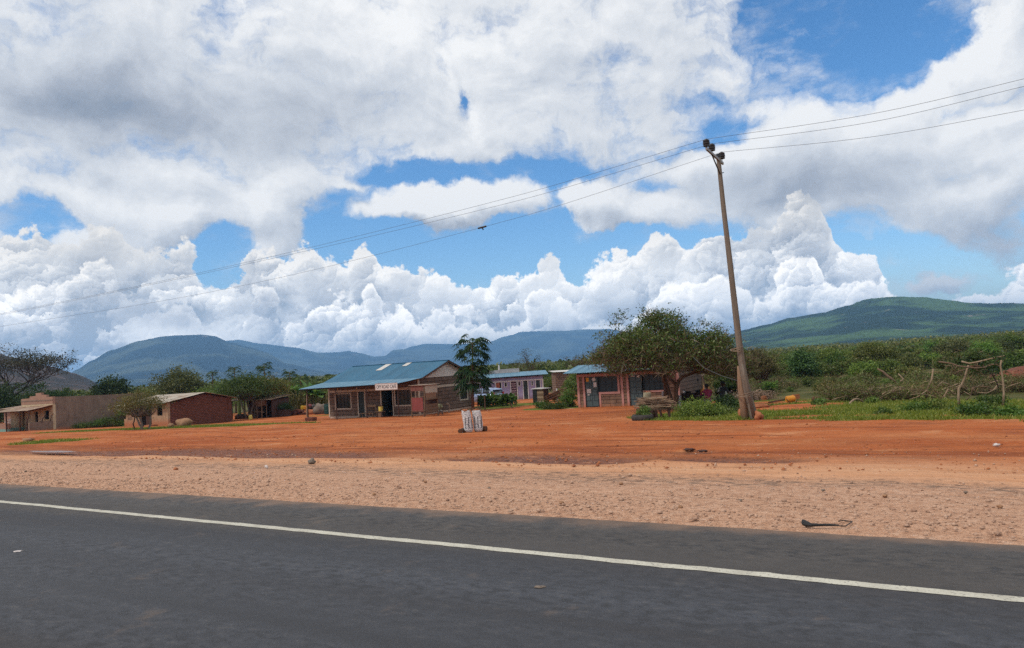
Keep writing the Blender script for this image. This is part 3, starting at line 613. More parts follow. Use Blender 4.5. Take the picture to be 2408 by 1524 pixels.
def window(parent, ax, u0, z0, u1, z1, face, trim=None, tw=.10, cols=3, rows=2, out=-1, th=.2, sill=True, no_bottom=False, glass=None, barz=None):
    """window in a wall: surround (frame), steel bars and pane; face = wall plane, out = sign of the outward direction"""
    P3 = (lambda u, k, z: (u, k, z)) if ax == 'x' else (lambda u, k, z: (k, u, z))
    def bx(mb, ua, za, ub, zb, k0, k1):
        a, b = P3(ua, min(k0, k1), za), P3(ub, max(k0, k1), zb); mb.box(*[min(x, y) for x, y in zip(a, b)], *[max(x, y) for x, y in zip(a, b)])
    wroot = None; f = MB(); o1 = face+out*.03
    if trim:
        bx(f, u0-tw, z0, u0, z1, face-out*.05, o1); bx(f, u1, z0, u1+tw, z1, face-out*.05, o1)
        bx(f, u0-tw, z0-tw, u1+tw, z0, face-out*.05, face+out*.05)
        bx(f, u0-tw, z1, u1+tw, z1+tw*.6, face-out*.05, face+out*.028)
    else:
        for (a, b, c, d) in ((u0, z0, u0+.03, z1), (u1-.03, z0, u1, z1), (u0+.03, z0, u1-.03, z0+.03), (u0+.03, z1-.03, u1-.03, z1)): bx(f, a, b, c, d, face-out*.02, face-out*.09)
    wroot = f.build('window', trim or m_steel, parent)
    g_ = MB(); k = face-out*.10; bx(g_, u0+.002, z0+.002, u1-.002, z1-.002, k, k-out*.012); g_.build('pane', glass or m_glass, wroot)
    bb = MB()
    for i in range(cols+1):
        u = u0+.015+(u1-u0-.03)*i/cols; bx(bb, u-.014, z0+.004, u+.014, z1-.004, k+out*.002, k+out*.03)
    for j in range(1, rows):
        z = (z0+(z1-z0)*j/rows) if not barz else barz; bx(bb, u0+.004, z-.013, u1-.004, z+.013, k+out*.0305, k+out*.05)
    bb.build('window_bars', m_steel, wroot); return wroot
def door(parent, ax, u0, z0, u1, z1, face, mat, rail, out=-1, trim=None, tw=.10, chev=True, label=None):
    P3 = (lambda u, k, z: (u, k, z)) if ax == 'x' else (lambda u, k, z: (k, u, z))
    def bx(mb, ua, za, ub, zb, k0, k1):
        a, b = P3(ua, min(k0, k1), za), P3(ub, max(k0, k1), zb); mb.box(*[min(x, y) for x, y in zip(a, b)], *[max(x, y) for x, y in zip(a, b)])
    k = face-out*.05; d = MB(); bx(d, u0+.004, z0+.004, u1-.004, z1-.004, k, k-out*.04); dr = d.build('door', mat, parent)
    r = MB(); W = u1-u0; H = z1-z0
    for z in [z0+H*f for f in (.02, .21, .40, .59, .78, .98)]: bx(r, u0+.006, z-.016, u1-.006, z+.016, k+out*.001, k+out*.02)
    for j, f in enumerate((.02, .21, .40, .59, .78)):
        za, zb = z0+H*f+.017, z0+H*(f+.19)-.017
        cs = (.04, .5, .96) if j % 2 == 0 else (.04, .33, .67, .96)
        for c_ in cs: bx(r, u0+W*c_-.014, za, u0+W*c_+.014, zb, k+out*.0015, k+out*.018)
        if j % 2 and chev:
            m_ = (za+zb)/2; r.bar(P3(u0+W*.5-.06, k+out*.012, za+.03), P3(u0+W*.5+.06, k+out*.012, m_), .02); r.bar(P3(u0+W*.5+.06, k+out*.012, m_), P3(u0+W*.5-.06, k+out*.012, zb-.03), .02)
    r.build('door_rails', rail, dr)
    h = MB(); bx(h, u1-W*.12, z0+H*.46, u1-W*.06, z0+H*.52, k+out*.0205, k+out*.05); h.build('handle', m_steel, dr)
    if trim:
        f = MB(); bx(f, u0-tw, z0, u0, z1, face-out*.05, face+out*.03); bx(f, u1, z0, u1+tw, z1, face-out*.05, face+out*.03); f.build('door_frame', trim, dr)
    if label: dr['label'] = label
    return dr

# ------------------------------------------------------------------ the cafe
cl = Vector((-15.50, 61.37, -1.68))
cafe = thing('cafe_building', 'brown block cafe with blue iron roof, white gable and posted veranda', 'cafe', cl, RZ)
L, D, HW, RY = 9.3, 7.25, 2.95, 3.65; RH = 4.22
W = MB()
W.wall('x', L, HW, 0, .2, [(.79, .82, 2.38, 1.98), (3.22, .02, 3.85, 2.10), (5.62, .02, 6.72, 2.14), (7.02, .95, 8.95, 2.10)])
W.wall('y', D-.2, HW, L, -.2, [(5.55, .92, 6.62, 2.02)], .2)
W.wall('y', D-.2, HW, 0, .2, [], .2); W.wall('x', L-.4, HW, D-.2, .2, [], .2)
W.build('wall', m_block, cafe)
gb = MB(); gb.prism([(-.02, HW-.02), (D+.0, HW-.02), (RY, RH-.06)], 'x', L-.17, L+.02); gb.build('gable_panel', m_gable, cafe)
gb = MB(); gb.prism([(-.02, HW-.02), (D+.0, HW-.02), (RY, RH-.06)], 'x', -.02, .15); gb.build('gable_panel', m_gable, cafe)
b = MB(); b.box(-.02, -.03, 2.12, L-.01, .05, 2.30); b.box(L-.03, -.031, 2.08, L+.035, D, 2.27); b.build('ring_beam', m_trim, cafe)
for bb in ((-.03, -.04, .10, .10, .06, HW-.03), (L-.04, -.042, .10, L+.045, .12, HW-.01), (L-.05, D-.08, .1, L+.03, D+.02, HW-.05)): MB().box(*bb).build('corner_pillar', m_trim, cafe)
for bb in ((.101, -.05, -.02, 3.10, .04, .16), (4.02, -.05, -.02, 5.5, .04, .16), (6.85, -.05, -.02, L-.1, .04, .16), (L-.04, .121, -.1, L+.032, D-.09, .2)): MB().box(*bb).build('plinth', m_trim, cafe)
window(cafe, 'x', .79, .82, 2.38, 1.98, 0, m_trim, .10, 4, 3)
window(cafe, 'x', 7.02, .95, 8.95, 2.10, 0, m_trim, .10, 5, 3)
window(cafe, 'y', 5.55, .92, 6.62, 2.02, L, m_trim, .10, 2, 2, out=1)
door(cafe, 'x', 3.22, .02, 3.85, 2.10, 0, m_door_dark, m_door_rail, trim=m_trim, tw=.1, label='closed grey green steel door')
od = MB(); od.box(5.62, .06, .02, 5.66, .12, 2.12); od.box(5.665, .14, .02, 5.70, .70, 2.10); od = od.build('door', m_door_dark, cafe); od['label'] = 'door standing open into the dark room'
fr_ = MB(); fr_.box(5.50, -.03, 0, 5.62, .05, 2.12); fr_.box(6.72, -.03, 0, 6.80, .05, 2.12); fr_.build('door_frame', m_trim, od)
b = MB(); b.box(6.35, .9, .02, 6.71, .95, 2.1); b.build('inner_partition', plain('inner_wall', (.16, .13, .12)), cafe)
fl = MB(); fl.prism([(-.75, -2.75), (L-.1, -2.62), (L+.1, -.05), (-.55, -.05)], 'z', -.32, -.015); fl.build('veranda_floor', m_floor, cafe)
sheet('roof', m_roof, cafe, (-.55, -.12, HW-.02), (L+.42, -.12, HW-.02), (L+.42, RY, RH), (-.55, RY, RH), corr=.010)
rb_ = sheet('roof', m_roof, cafe, (L+.42, D+.5, HW-.16), (-.55, D+.5, HW-.16), (-.55, RY+.01, RH-.004), (L+.42, RY+.01, RH-.004), corr=.010)
sheet('veranda_roof', m_roof2, cafe, (-.62, -2.72, 2.60), (L+.22, -2.55, 2.70), (L+.44, -.08, HW+.012), (-.55, -.08, HW+.012), corr=.008)
b = MB(); b.bar((-.55, RY, RH+.012), (L+.42, RY, RH+.012), .24, .02); b.build('ridge_cap', m_roof, cafe)
for u, f0, f1, w_ in ((3.30, .60, .99, .62), (5.55, .78, .995, .5)):
    a = lambda f, du: (u+du, -.12+(RY+.12)*f, HW-.02+(RH-HW+.02)*f+.028)
    sk = sheet('skylight', m_sheetclear, cafe, a(f0, 0), a(f0, w_), a(f1, w_), a(f1, 0))
b = MB()
for (y0, z0, y1, z1) in ((-.1, HW-.1, RY, RH-.1), (RY, RH-.1, D+.45, HW-.22)): b.bar((L+.40, y0, z0), (L+.40, y1, z1), .03, .11)
b.build('barge_board', plain('brown_board', (.12, .065, .045)), cafe)
b = MB(); b.bar((-.6, -2.5, 2.555), (L+.15, -2.42, 2.64), .06, .10)
for x in np.arange(-.4, L+.2, 1.05): b.bar((x, -2.6, 2.565+.01*x), (x, -.05, HW-.075), .05, .08)
b.build('veranda_rafters', m_dark_in, cafe)
for y in (.9, 2.2, 5.0): b_ = MB().box(L+.03, y, HW+ (RH-HW)*(1-abs(y-RY)/RY)-.17, L+.38, y+.07, HW+(RH-HW)*(1-abs(y-RY)/RY)-.09).build('purlin_end', m_dark_in, cafe)
for i, x in enumerate((.02, 3.10, 6.18, 9.22)):
    b = MB(); b.tube([(x, -2.42, -.3), (x+.02, -2.43, 1.2), (x, -2.42, 2.56+.009*x)], .045 if i else .05, 8); b.build('veranda_post', m_wooddark, cafe)
for x, z in ((2.35, 2.42), (4.35, 2.42)):
    b = MB(); b.lathe([(.015, .10), (.02, .06), (.045, .02), (.05, -.02), (.03, -.05), (.001, -.06)], 10, (x, -1.4, z)); b.build('light_bulb', m_bulb, cafe)
# sign board hanging under the eave
sg = thing('sign_board', 'white painted wooden sign board hanging under the blue veranda roof', 'sign', cl, RZ)
def cafe_pt(p): return p
sb = MB().box(7.33, -2.66, 2.27, 9.42, -2.62, 2.73).build('board', plain('sign_white', (.66, .58, .54), (.58, .48, .44), 5, .7), sg)
sf = MB()
for (a, b_, c_, d_) in ((7.31, 2.25, 9.44, 2.285), (7.31, 2.715, 9.44, 2.75), (7.31, 2.285, 7.345, 2.715), (9.405, 2.285, 9.44, 2.715)): sf.box(a, -2.675, b_, c_, -2.661, d_)
sf.build('sign_frame', plain('sign_frame_wood', (.50, .36, .31)), sg)
for bb in (((7.6, -2.6, 2.66), (7.6, -2.55, 2.80)), ((9.2, -2.6, 2.66), (9.2, -2.52, 2.82))): MB().bar(*bb, .02).build('hanger', m_steel, sg)
m_ink = plain('black_lettering', (.022, .022, .026), (.035, .033, .036), 12, .7)
def letters(name, txt, parent, x, y, z, h, w, mat, ax='x', depth=.003, shear=0.0, bold=.0):
    cu = bpy.data.curves.new('text', 'FONT'); cu.body = txt; cu.size = 1; cu.extrude = .0; cu.offset = bold; cu.shear = shear
    to = bpy.data.objects.new('text', cu); col.objects.link(to); bpy.context.view_layer.update()
    dg = bpy.context.evaluated_depsgraph_get(); me = bpy.data.meshes.new_from_object(to.evaluated_get(dg)); bpy.data.objects.remove(to)
    co = np.array([v.co[:] for v in me.vertices]); mn, mx_ = co.min(0), co.max(0); sx, sz = w/(mx_[0]-mn[0]), h/(mx_[1]-mn[1])
    for v in me.vertices:
        X, Z = (v.co.x-mn[0])*sx, (v.co.y-mn[1])*sz; wob = .02*h*mnoise.noise(Vector((X*9, Z*9, 1)))
        v.co = (x+X+wob, y, z+Z+wob) if ax == 'x' else (y, x+X+wob, z+Z+wob)
    me.materials.clear(); me.materials.append(mat); me.name = name
    o = mesh_obj(name, me, parent); sl = o.modifiers.new('thick', 'SOLIDIFY'); sl.thickness = depth; return o
letters('lettering', 'OFF ROAD CAFE', sg, 7.44, -2.6625, 2.36, .27, 1.88, m_ink, bold=.012)

# ------------------------------------------------------------------ the shop on the right
rl = Vector((4.35, 52.29, -1.42))
shop = thing('shop_building', 'small block shop with pink pilasters and lean blue roof behind the acacia', 'shop', rl, RZ)
L2, D2, H2 = 7.3, 5.4, 2.42
W = MB()
W.wall('x', L2, H2, 0, .2, [(.56, .02, 1.58, 2.08), (1.58, 1.03, 3.02, 2.08), (3.86, .02, 4.80, 2.12), (4.80, 1.02, 6.40, 2.08)])
W.build('front_wall', m_block2, shop)
W = MB(); W.wall('y', D2-.2, H2-.05, L2, -.2, [], .2); W.wall('y', D2-.2, H2-.05, 0, .2, [], .2); W.wall('x', L2-.4, H2-.1, D2-.2, .2, [], .2); W.build('wall', m_plank, shop)
b = MB()
for x in (-.03, .40, 3.26, 3.66): b.box(x, -.04, 0, x+(.17 if x < .3 else .155), .05, 2.12)
b.box(1.60, -.042, 0, 1.74, .05, .98); b.box(1.60, -.046, .88, 3.18, .05, 1.03); b.box(3.02, -.043, 1.03, 3.16, .05, 2.12); b.box(4.86, -.046, .90, 6.55, .05, 1.02); b.box(L2-.15, -.04, 0, L2+.02, .05, 2.12)
b.build('pilaster', m_trim_pink, shop)
b = MB(); b.box(-.035, -.045, 2.12, L2+.03, .06, 2.31); b.build('lintel', m_trim_pink, shop)
door(shop, 'x', .56, .02, 1.53, 2.08, 0, m_door_blue, m_door_rail, label='left grey blue panelled steel door with papers on it')
door(shop, 'x', 3.86, .02, 4.76, 2.12, 0, m_door_blue, m_door_rail, label='right grey blue panelled steel door')
window(shop, 'x', 1.60, 1.05, 3.00, 2.08, 0, None, .1, 3, 2, glass=m_door_rail)
window(shop, 'x', 4.86, 1.03, 6.38, 2.08, 0, None, .1, 4, 2, glass=m_door_rail)
b = MB(); b.prism([(-.9, -.95), (L2-.4, -1.0), (L2-.3, -.05), (-.35, -.05)], 'z', -.22, -.01)
st_ = b.build('step', m_floor, shop)
sheet('roof', m_roof2, shop, (-.62, -1.02, 2.44), (L2-.3, -1.02, 2.44), (L2-.3, 1.6, 2.93), (-.62, 1.6, 2.93), corr=.016)
sheet('roof', m_tin_rust, shop, (L2+.12, D2+.3, 2.36), (-.62, D2+.3, 2.36), (-.62, 1.59, 2.925), (L2+.12, 1.59, 2.925), corr=.012)
b = MB()
for x in np.arange(-.3, L2-.5, 1.2): b.bar((x, -.95, 2.40), (x, 1.5, 2.86), .05, .09)
b.build('rafters', m_dark_in, shop)
b = MB(); b.prism([(0, H2-.06), (D2, 2.30), (1.6, 2.84)], 'x', L2-.18, L2-.02); b.build('gable_wall', m_plank, shop)
b = MB(); b.box(-.0, .0, 2.31, L2, .18, 2.60); b.build('fascia', m_dark_in, shop)
b = MB(); b.box(L2+.002, D2-.04, 0, L2+.05, D2+.03, 2.2); b.build('corner_post', m_woodpale, shop)
b = MB(); b.tube([(L2+.001, 4.35, 1.42), (L2+.03, 4.35, 1.42)], .11, 10); b.build('wall_vent', m_black, shop)
m_paper = plain('paper_white', (.62, .56, .52), (.46, .40, .38), 14, .8); m_papery = plain('paper_yellow', (.62, .30, .03), (.55, .24, .03), 9, .8)
def poster(x, z, w, h, mat, label, rot=0.0):
    o = MB(); c_, s_2 = math.cos(rot), math.sin(rot)
    pts_ = [(-w/2, -h/2), (w/2, -h/2), (w/2, h/2), (-w/2, h/2)]; o.prism([(a*c_-b*s_2, a*s_2+b*c_) for a, b in pts_], 'y', .0275, .0235)
    ob = o.build('poster', mat, None, rl+Vector((math.cos(RZ)*x, math.sin(RZ)*x, z)), RZ); return tag(ob, label, 'poster', 'papers stuck on the shop doors')
poster(.76, 1.92, .22, .27, m_papery, 'yellow paper stuck on the left shop door')
poster(1.25, 1.92, .24, .22, m_paper, 'torn white paper at the top right of the left shop door', .5)
poster(1.32, 1.55, .22, .33, m_paper, 'white paper stuck in the middle right of the left shop door')
poster(.83, 1.12, .32, .30, m_paper, 'square white notice at mid height of the left shop door')
poster(.78, .86, .18, .06, m_paper, 'small white strip stuck below the notice on the left shop door')
poster(4.13, 2.02, .30, .07, m_paper, 'white strip stuck at the top left of the right shop door')
poster(4.52, 2.00, .20, .16, m_paper, 'small white paper at the top right of the right shop door')

# ------------------------------------------------------------------ red brick house on the left
hl = Vector((-35.14, 66.70, -1.70))
hs = thing('brick_house', 'low house with red brick side, plastered front and pale tin roof', 'house', hl, RZ)
LH, DH, HH = 6.0, 6.6, 2.02
W = MB(); W.wall('x', LH, 2.12, 0, .2, [(.80, .94, 1.50, 1.66), (2.13, .0, 2.85, 1.82), (2.85, .0, 3.72, 1.82), (4.50, 1.0, 5.24, 1.90)]); W.build('front_wall', m_housefront, hs)
W = MB(); W.wall('y', DH-.2, HH+.6, LH, -.2, [], .2, -.6); W.wall('y', DH-.2, HH+.6, 0, .2, [], .2, -.6); W.wall('x', LH-.4, HH+.6, DH-.2, .2, [], .2, -.6)
W.prism([(0, HH), (DH, HH-.02), (3.6, 2.62)], 'x', LH-.2, LH-.002); W.prism([(0, HH), (DH, HH-.02), (3.6, 2.62)], 'x', .002, .2); W.build('wall', m_brick, hs)
for (a, b_, c_, d_) in ((.80, .94, 1.50, 1.66), (4.50, 1.0, 5.24, 1.90)):
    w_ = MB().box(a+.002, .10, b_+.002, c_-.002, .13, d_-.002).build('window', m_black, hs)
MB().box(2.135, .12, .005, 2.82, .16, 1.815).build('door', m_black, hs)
MB().box(2.86, .04, .005, 3.71, .09, 1.815).build('door', m_wooddark, hs)
sheet('roof', m_tin, hs, (-.55, -.75, 1.98), (LH+.35, -.55, 2.10), (LH+.35, 3.6, 2.76), (-.75, 3.6, 2.70), corr=.012, sag=.02)
sheet('roof', m_tin_rust, hs, (LH+.30, DH+.4, 2.02), (-.6, DH+.4, 2.0), (-.75, 3.61, 2.695), (LH+.30, 3.61, 2.755), corr=.012)
b = MB(); b.bar((-.5, -.45, 1.96), (LH+.2, -.35, 2.06), .06, .08)
for y in (1.0, 2.4, 4.6): b.bar((LH-.02, y, 2.30-.05*abs(y-3.6)), (LH+.3, y, 2.30-.05*abs(y-3.6)), .06, .06)
b.build('roof_timber', m_dark_in, hs)
b = MB(); b.box(-.75, .3, 0, -.02, .9, .75); b.build('wall_stub', m_housefront, hs)
b = MB(); b.box(3.75, -.75, 0, 4.5, -.05, .26); b.build('door_step', m_housefront, hs)
letters('graffiti', 'B', hs, .18, -.006, 1.16, .40, .20, m_ink); letters('graffiti', 'I', hs, .46, -.006, 1.10, .36, .05, m_ink); letters('graffiti', 'AAPA', hs, .26, -.006, .66, .28, .72, m_ink)

# ------------------------------------------------------------------ walled house at the left edge
LB = Vector((-44.11, 70.58, -1.66))
lb = thing('walled_house', 'mud plastered house with stepped parapet and tin veranda at the left edge', 'house', LB, RZ)
W = MB(); W.wall('x', 5.6, 2.45, 0, .25, [(-3.26, .0, -2.66, 1.76), (-1.52, .98, -.72, 1.82)], -5.6); W.build('front_wall', m_cream, lb)
b = MB(); b.prism([(-5.62, 2.45), (.02, 2.45), (.02, 3.13), (-1.05, 3.10), (-1.05, 3.34), (-1.95, 3.34), (-1.95, 3.56), (-2.95, 3.54), (-2.95, 3.28), (-4.05, 3.25), (-4.05, 3.07), (-5.62, 3.04)], 'y', -.012, .235); b.build('parapet', m_mudwall2, lb)
b = MB(); b.box(-5.6, -.045, 2.76, .0, -.012, 2.86); b.build('cornice', m_mudwall, lb)
W = MB(); W.wall('y', 9.2, 3.58, 0, -.25, [], .25, -.7); W.prism([(.25, 2.88), (9.4, 2.72), (9.4, 2.88), (5.0, 2.95), (3.2, 3.0), (1.2, 3.05), (.25, 3.1)], 'x', -.24, -.01)
W.wall('x', 5.2, 3.2, 9.2, .25, [], -5.6, -.6); W.wall('y', 8.9, 3.3, -5.6, .25, [], .25, -.6); W.build('side_wall', m_mudwall, lb)
b = MB(); b.wall('y', 2.12, .95, .001, -.22, [], -2.12, -.1); b.build('veranda_wall', m_mudwall, lb)
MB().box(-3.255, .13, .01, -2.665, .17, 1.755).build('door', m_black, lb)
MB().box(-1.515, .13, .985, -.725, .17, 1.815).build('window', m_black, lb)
sheet('veranda_roof', m_tin_rust, lb, (-7.6, -2.30, 1.88), (.04, -2.25, 1.99), (.04, -.02, 2.36), (-7.4, -.02, 2.20), corr=.010, sag=.02)
b = MB(); b.bar((-7.3, -2.1, 1.86), (0, -2.1, 1.95), .07, .07)
for x in (-7, -5.6, -4.2, -2.8, -1.4, -.1): b.bar((x, -2.2, 1.90), (x, -.02, 2.22), .05, .06)
b.build('roof_timber', m_dark_in, lb)
W = MB(); W.wall('x', 4.0, 2.1, .3, .2, [(-7.42, .92, -6.60, 1.76)], -9.6); W.build('wing_wall', m_mudwall2, lb)
MB().box(-7.415, .40, .925, -6.605, .43, 1.755).build('window', m_door_dark, lb)
sheet('wing_roof', m_tin_rust, lb, (-9.8, -.2, 2.12), (-5.62, -.2, 2.15), (-5.62, 4, 2.5), (-9.8, 4, 2.5), corr=.01)
b = MB(); b.lathe([(.55, 0), (.55, 2.15)], 20, (-5.55, -.45, 0)); b.build('round_pier', m_cream, lb)
b = MB(); b.lathe([(.57, -.15), (.57, .30)], 20, (-5.55, -.45, 0)); b.build('pier_base', m_teal, lb)
b = MB(); b.box(-9.6, -2.1, .28, -5.35+1.5, -1.88, .80); b.build('low_wall', m_mudwall2, lb)
b = MB(); b.box(-9.6, -2.13, -.15, -3.83, -1.85, .28); b.build('low_wall_base', m_teal, lb)
for x, pts_ in ((-.4, [(0, 0, -.1), (.03, 0, .7), (.05, 0, 1.0), (.32, .05, 1.45), (.34, .05, 1.85)]), (-1.6, [(0, 0, -.1), (.02, 0, 1.0), (0, 0, 1.9)]), (-4.0, [(0, 0, -.1), (-.02, 0, 1.9)]), (-7.0, [(0, 0, -.1), (.02, 0, 1.9)])):
    b = MB(); b.tube([(x+a, -2.16+b_, c_) for a, b_, c_ in pts_], [.07, .065, .06, .055, .05][:len(pts_)], 8); b.build('veranda_post', m_wooddark, lb)
b = MB(); b.tube([(.02, -1.05, .80), (.03, -.95, 1.15), (.03, -.55, 1.4)], [.05, .04, .025], 7); b.tube([(.03, -.28, .82), (.03, -.15, 1.35), (.02, .02, 1.55)], [.045, .035, .02], 7); b.build('leaning_branch', m_wooddark, lb)
b = MB(); b.box(-8.4, .5, 0, -5.6, .55, 2.0); b.build('inner_wall', m_dark_in, lb)

# ------------------------------------------------------------------ lilac row of rooms behind the cafe
pl = Vector((1.12, 74.0, -1.70))
pr = thing('lilac_building', 'long lilac row of rooms with white trim and thin blue roof', 'building', pl, R_(1.0))
HP = 2.24; x0p, x1p = -6.9, 1.62
drs = [(-5.55, -4.85), (-3.20, -2.55), (-2.06, -1.42) , (-.42, .02), (.94, 1.30)]
drs = [(-5.45, -4.85), (-3.08, -2.58), (-1.60, -1.02), (-.36, .06), (.90, 1.30)]
wns = [(-3.92, -3.70), (-2.22, -2.02), (-.84, -.66), (.46, .60)]
W = MB(); W.wall('x', x1p-x0p, HP, 0, .2, [(a, .02, b_, 1.82) for a, b_ in drs]+[(a, 1.38, b_, 1.76) for a, b_ in wns], x0p)
W.wall('y', 3.6, HP, x1p, -.2, [], .2); W.wall('y', 3.6, HP, x0p, .2, [], .2); W.wall('x', x1p-x0p-.4, HP+.2, 3.8, .2, [], x0p+.2); W.build('wall', m_purple, pr)
b = MB(); b.box(x0p, -.035, 1.83, x1p+.02, .03, 1.95); b.build('trim_band', m_white, pr)
m_red = plain('orange_print_cloth', (.48, .16, .075), (.36, .13, .10), 7, .85)
m, nt = new_mat('striped_curtain'); o = ocoord(nt); sx = nt.add('SeparateXYZ', (o,)); n_ = nt.noise(o, 5, 3, .6)
wv = nt.m('SINE', nt.m('MULTIPLY_ADD', sx.outputs[2], 27, nt.m('MULTIPLY', n_, 4))); finish(nt, nt.mix(nt.sm(wv, -.2, .4), (.09, .045, .06), (.36, .25, .26)), .9); m_curt = m
for i, (a, b_) in enumerate(drs):
    if i in (1, 2):
        dr = MB().box(a+.01, .10, .03, b_-.01, .14, 1.81).build('door', m_black, pr); dr['label'] = 'open doorway with an orange printed curtain' if i == 1 else 'open doorway with a striped maroon curtain'
        c_ = MB(); n = 14; hi, lo = 1.80, (.75 if i == 1 else .35); w_ = (b_-a-.04)*(.75 if i == 1 else .95)
        vs = []
        for q in range(n+1):
            u = a+.02+w_*q/n; vs += [(u, .02+.025*math.sin(q*1.9), hi), (u+.03*(i == 2)*q/n, -.02+.035*math.sin(q*1.9+.5), lo)]
        c_.add(vs+[(x, y+.01, z) for x, y, z in vs], [(2*q, 2*q+1, 2*q+3, 2*q+2) for q in range(n)]+[(2*q+2+2*n+2, 2*q+3+2*n+2, 2*q+1+2*n+2, 2*q+2*n+2) for q in range(n)])
        c_.build('curtain', m_red if i == 1 else m_curt, dr)
    else: dr = door(pr, 'x', a, .02, b_, 1.81, 0, m_door_dark, m_door_rail)
    f = MB(); f.box(a-.085, -.03, .0, a, .04, 1.83); f.box(b_, -.03, .0, b_+.085, .04, 1.83); f.build('door_frame', m_white, dr)
for (a, b_) in wns:
    f = MB(); f.box(a-.06, -.03, 1.32, a, .03, 1.82); f.box(b_, -.03, 1.32, b_+.06, .03, 1.82); f.box(a, -.032, 1.32, b_, .03, 1.38); f = f.build('window', m_white, pr)
    MB().box(a+.002, .08, 1.382, b_-.002, .10, 1.758).build('pane', m_glass, f)
b = MB(); b.box(x1p-.12, -.03, 0, x1p+.025, .05, 1.83); b.build('corner_trim', m_white, pr)
sheet('roof', m_roof2, pr, (x0p-.3, -.55, 2.30), (2.15, -.55, 2.38), (2.15, 3.9, 2.72), (x0p-.3, 3.9, 2.70), corr=.012)
for x in np.arange(x0p, 1.8, 1.0): MB().box(x, -.45, 2.20, x+.06, .0, 2.29).build('rafter_end', m_dark_in, pr)
b = MB(); b.box(x0p, 3.45, 2.5, -.60, 3.62, 3.02); b.box(-2.6, 3.44, 3.02, -.6, 3.63, 3.10); b.build('parapet', plaster('grey_parapet', (.42, .39, .38), (.33, .29, .28), None), pr)
b = MB(); b.lathe([(.09, 2.9), (.08, 3.3), (.05, 3.55)], 8, (-2.7, 3.7, 0)); b.build('vent_pipe', m_white, pr)
b = MB(); b.box(x0p, -.25, -.25, x1p+.1, -.001, .02); b.build('step', m_floor, pr)

# stone hut to its right
ol = at_y(1308, 924, 84.0); ol.z = gz(ol.x, ol.y)
oh = thing('stone_hut', 'small rough stone hut with a flat tin roof behind the bushes', 'hut', ol, R_(6))
HZ = 2.35
W = MB(); W.wall('x', 3.1, HZ, 0, .25, [(1.95, 0, 2.6, 1.9)]); W.wall('y', 2.6, HZ, 0, .25, [], .25); W.wall('y', 2.6, HZ, 3.1, -.25, [], .25); W.wall('x', 2.6, HZ, 2.85, .25, [], .25)
W.build('wall', block_wall('rough_stone', (.25, .17, .125), (.19, .125, .09), (.10, .065, .045), .34, .22, .03), oh)
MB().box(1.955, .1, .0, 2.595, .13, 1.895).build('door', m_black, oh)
sheet('roof', m_sheetclear, oh, (-.3, -.3, HZ+.10), (3.5, -.3, HZ+.02), (3.5, 3.2, HZ+.2), (-.3, 3.2, HZ+.22), corr=.01)
# ------------------------------------------------------------------ small things
K = 1.5953
def cD(ox, oy, k): return lambda x, y: ((ox+x/k)/K, (oy+y/k)/K)
d2 = cD(1450, 1340, 6.097); d4 = cD(2380, 1390, 6.337); d5 = cD(1680, 1380, 5.473); d6 = cD(840, 1380, 6.02); d7 = cD(2850, 1420, 6.02); e8 = cD(3440, 1290, 4.618); f2 = cD(2640, 1400, 7.525); f5 = cD(3150, 1380, 6.88)
def G(p): return at(*p)
def local(o, r, rz): c, s = math.cos(rz), math.sin(rz); return Vector((o.x+r[0]*c-r[1]*s, o.y+r[0]*s+r[1]*c, o.z+r[2]))

# --- utility pole, its stub, cross arm, insulators and the wires
m_pole = plain('grey_pole_wood', (.215, .175, .135), (.125, .098, .076), 2.0, .9, .012, 0, .15, (7, 7, .35))
m_pole2 = plain('brown_pole_wood', (.30, .19, .12), (.20, .12, .075), 2.0, .9, .012, 0, .15, (7, 7, .5))
m_wire = plain('dark_wire', (.09, .085, .085), (.06, .06, .06), 5, .6)
m_rope = plain('twisted_wire', (.30, .22, .15), (.18, .12, .08), 20, .8)
pb = at(2831/K, 1573/K); pt = at_y(2693/K, 587/K, pb.y)
up_ = thing('utility_pole', 'tall leaning wooden utility pole with a cross arm and lashed foot', 'pole', pb)
ax_ = pt-pb
PC = [at_y(x/K, y/K, pb.y)-pb for x, y in ((2831, 1573), (2809, 1493), (2787, 1400), (2770, 1274), (2739, 1000), (2714, 789), (2693, 587))]
def pol(f, off=(0, 0, 0)):
    z = ax_.z*f; zs_ = [q.z for q in PC]; return Vector((float(np.interp(z, zs_, [q.x for q in PC])), 0, z))+Vector(off)
b = MB(); pts_ = []; rad = []
for i in range(31):
    f = i/30; q = (pol(max(0, f-.03))+pol(f)+pol(min(1, f+.03)))/3; q.z = ax_.z*f; pts_.append(q-Vector((0, 0, .4 if i == 0 else 0))); rad.append(.138-.060*f+.004*mnoise.noise(Vector((f*9, 0, 0))))
b.tube(pts_, rad, 14); b.build('pole', m_pole, up_, smooth=True)
b = MB(); b.tube([pts_[1]+Vector((.02, -.12, -.3)), pts_[5]+Vector((-.02, -.12, 0)), pts_[6]+Vector((-.03, -.10, .1))], [.075, .065, .03], 10); b.build('split_brace', m_pole, up_, smooth=True)
b = MB(); b.tube([ax_*.995, ax_*1.008], [.092, .09], 14); b.build('pole_cap', m_steel, up_)
arm_c = ax_*.985+Vector((.02, 0, 0)); n3 = Vector((N_.x, N_.y, 0))
b = MB(); b.bar(arm_c+n3*.55-Vector((.0, 0, .02)), arm_c-n3*1.78+Vector((0, 0, .06)), .07, .09); b.build('cross_arm', plain('galvanised_arm', (.25, .25, .25), (.18, .17, .17), 6, .5), up_)
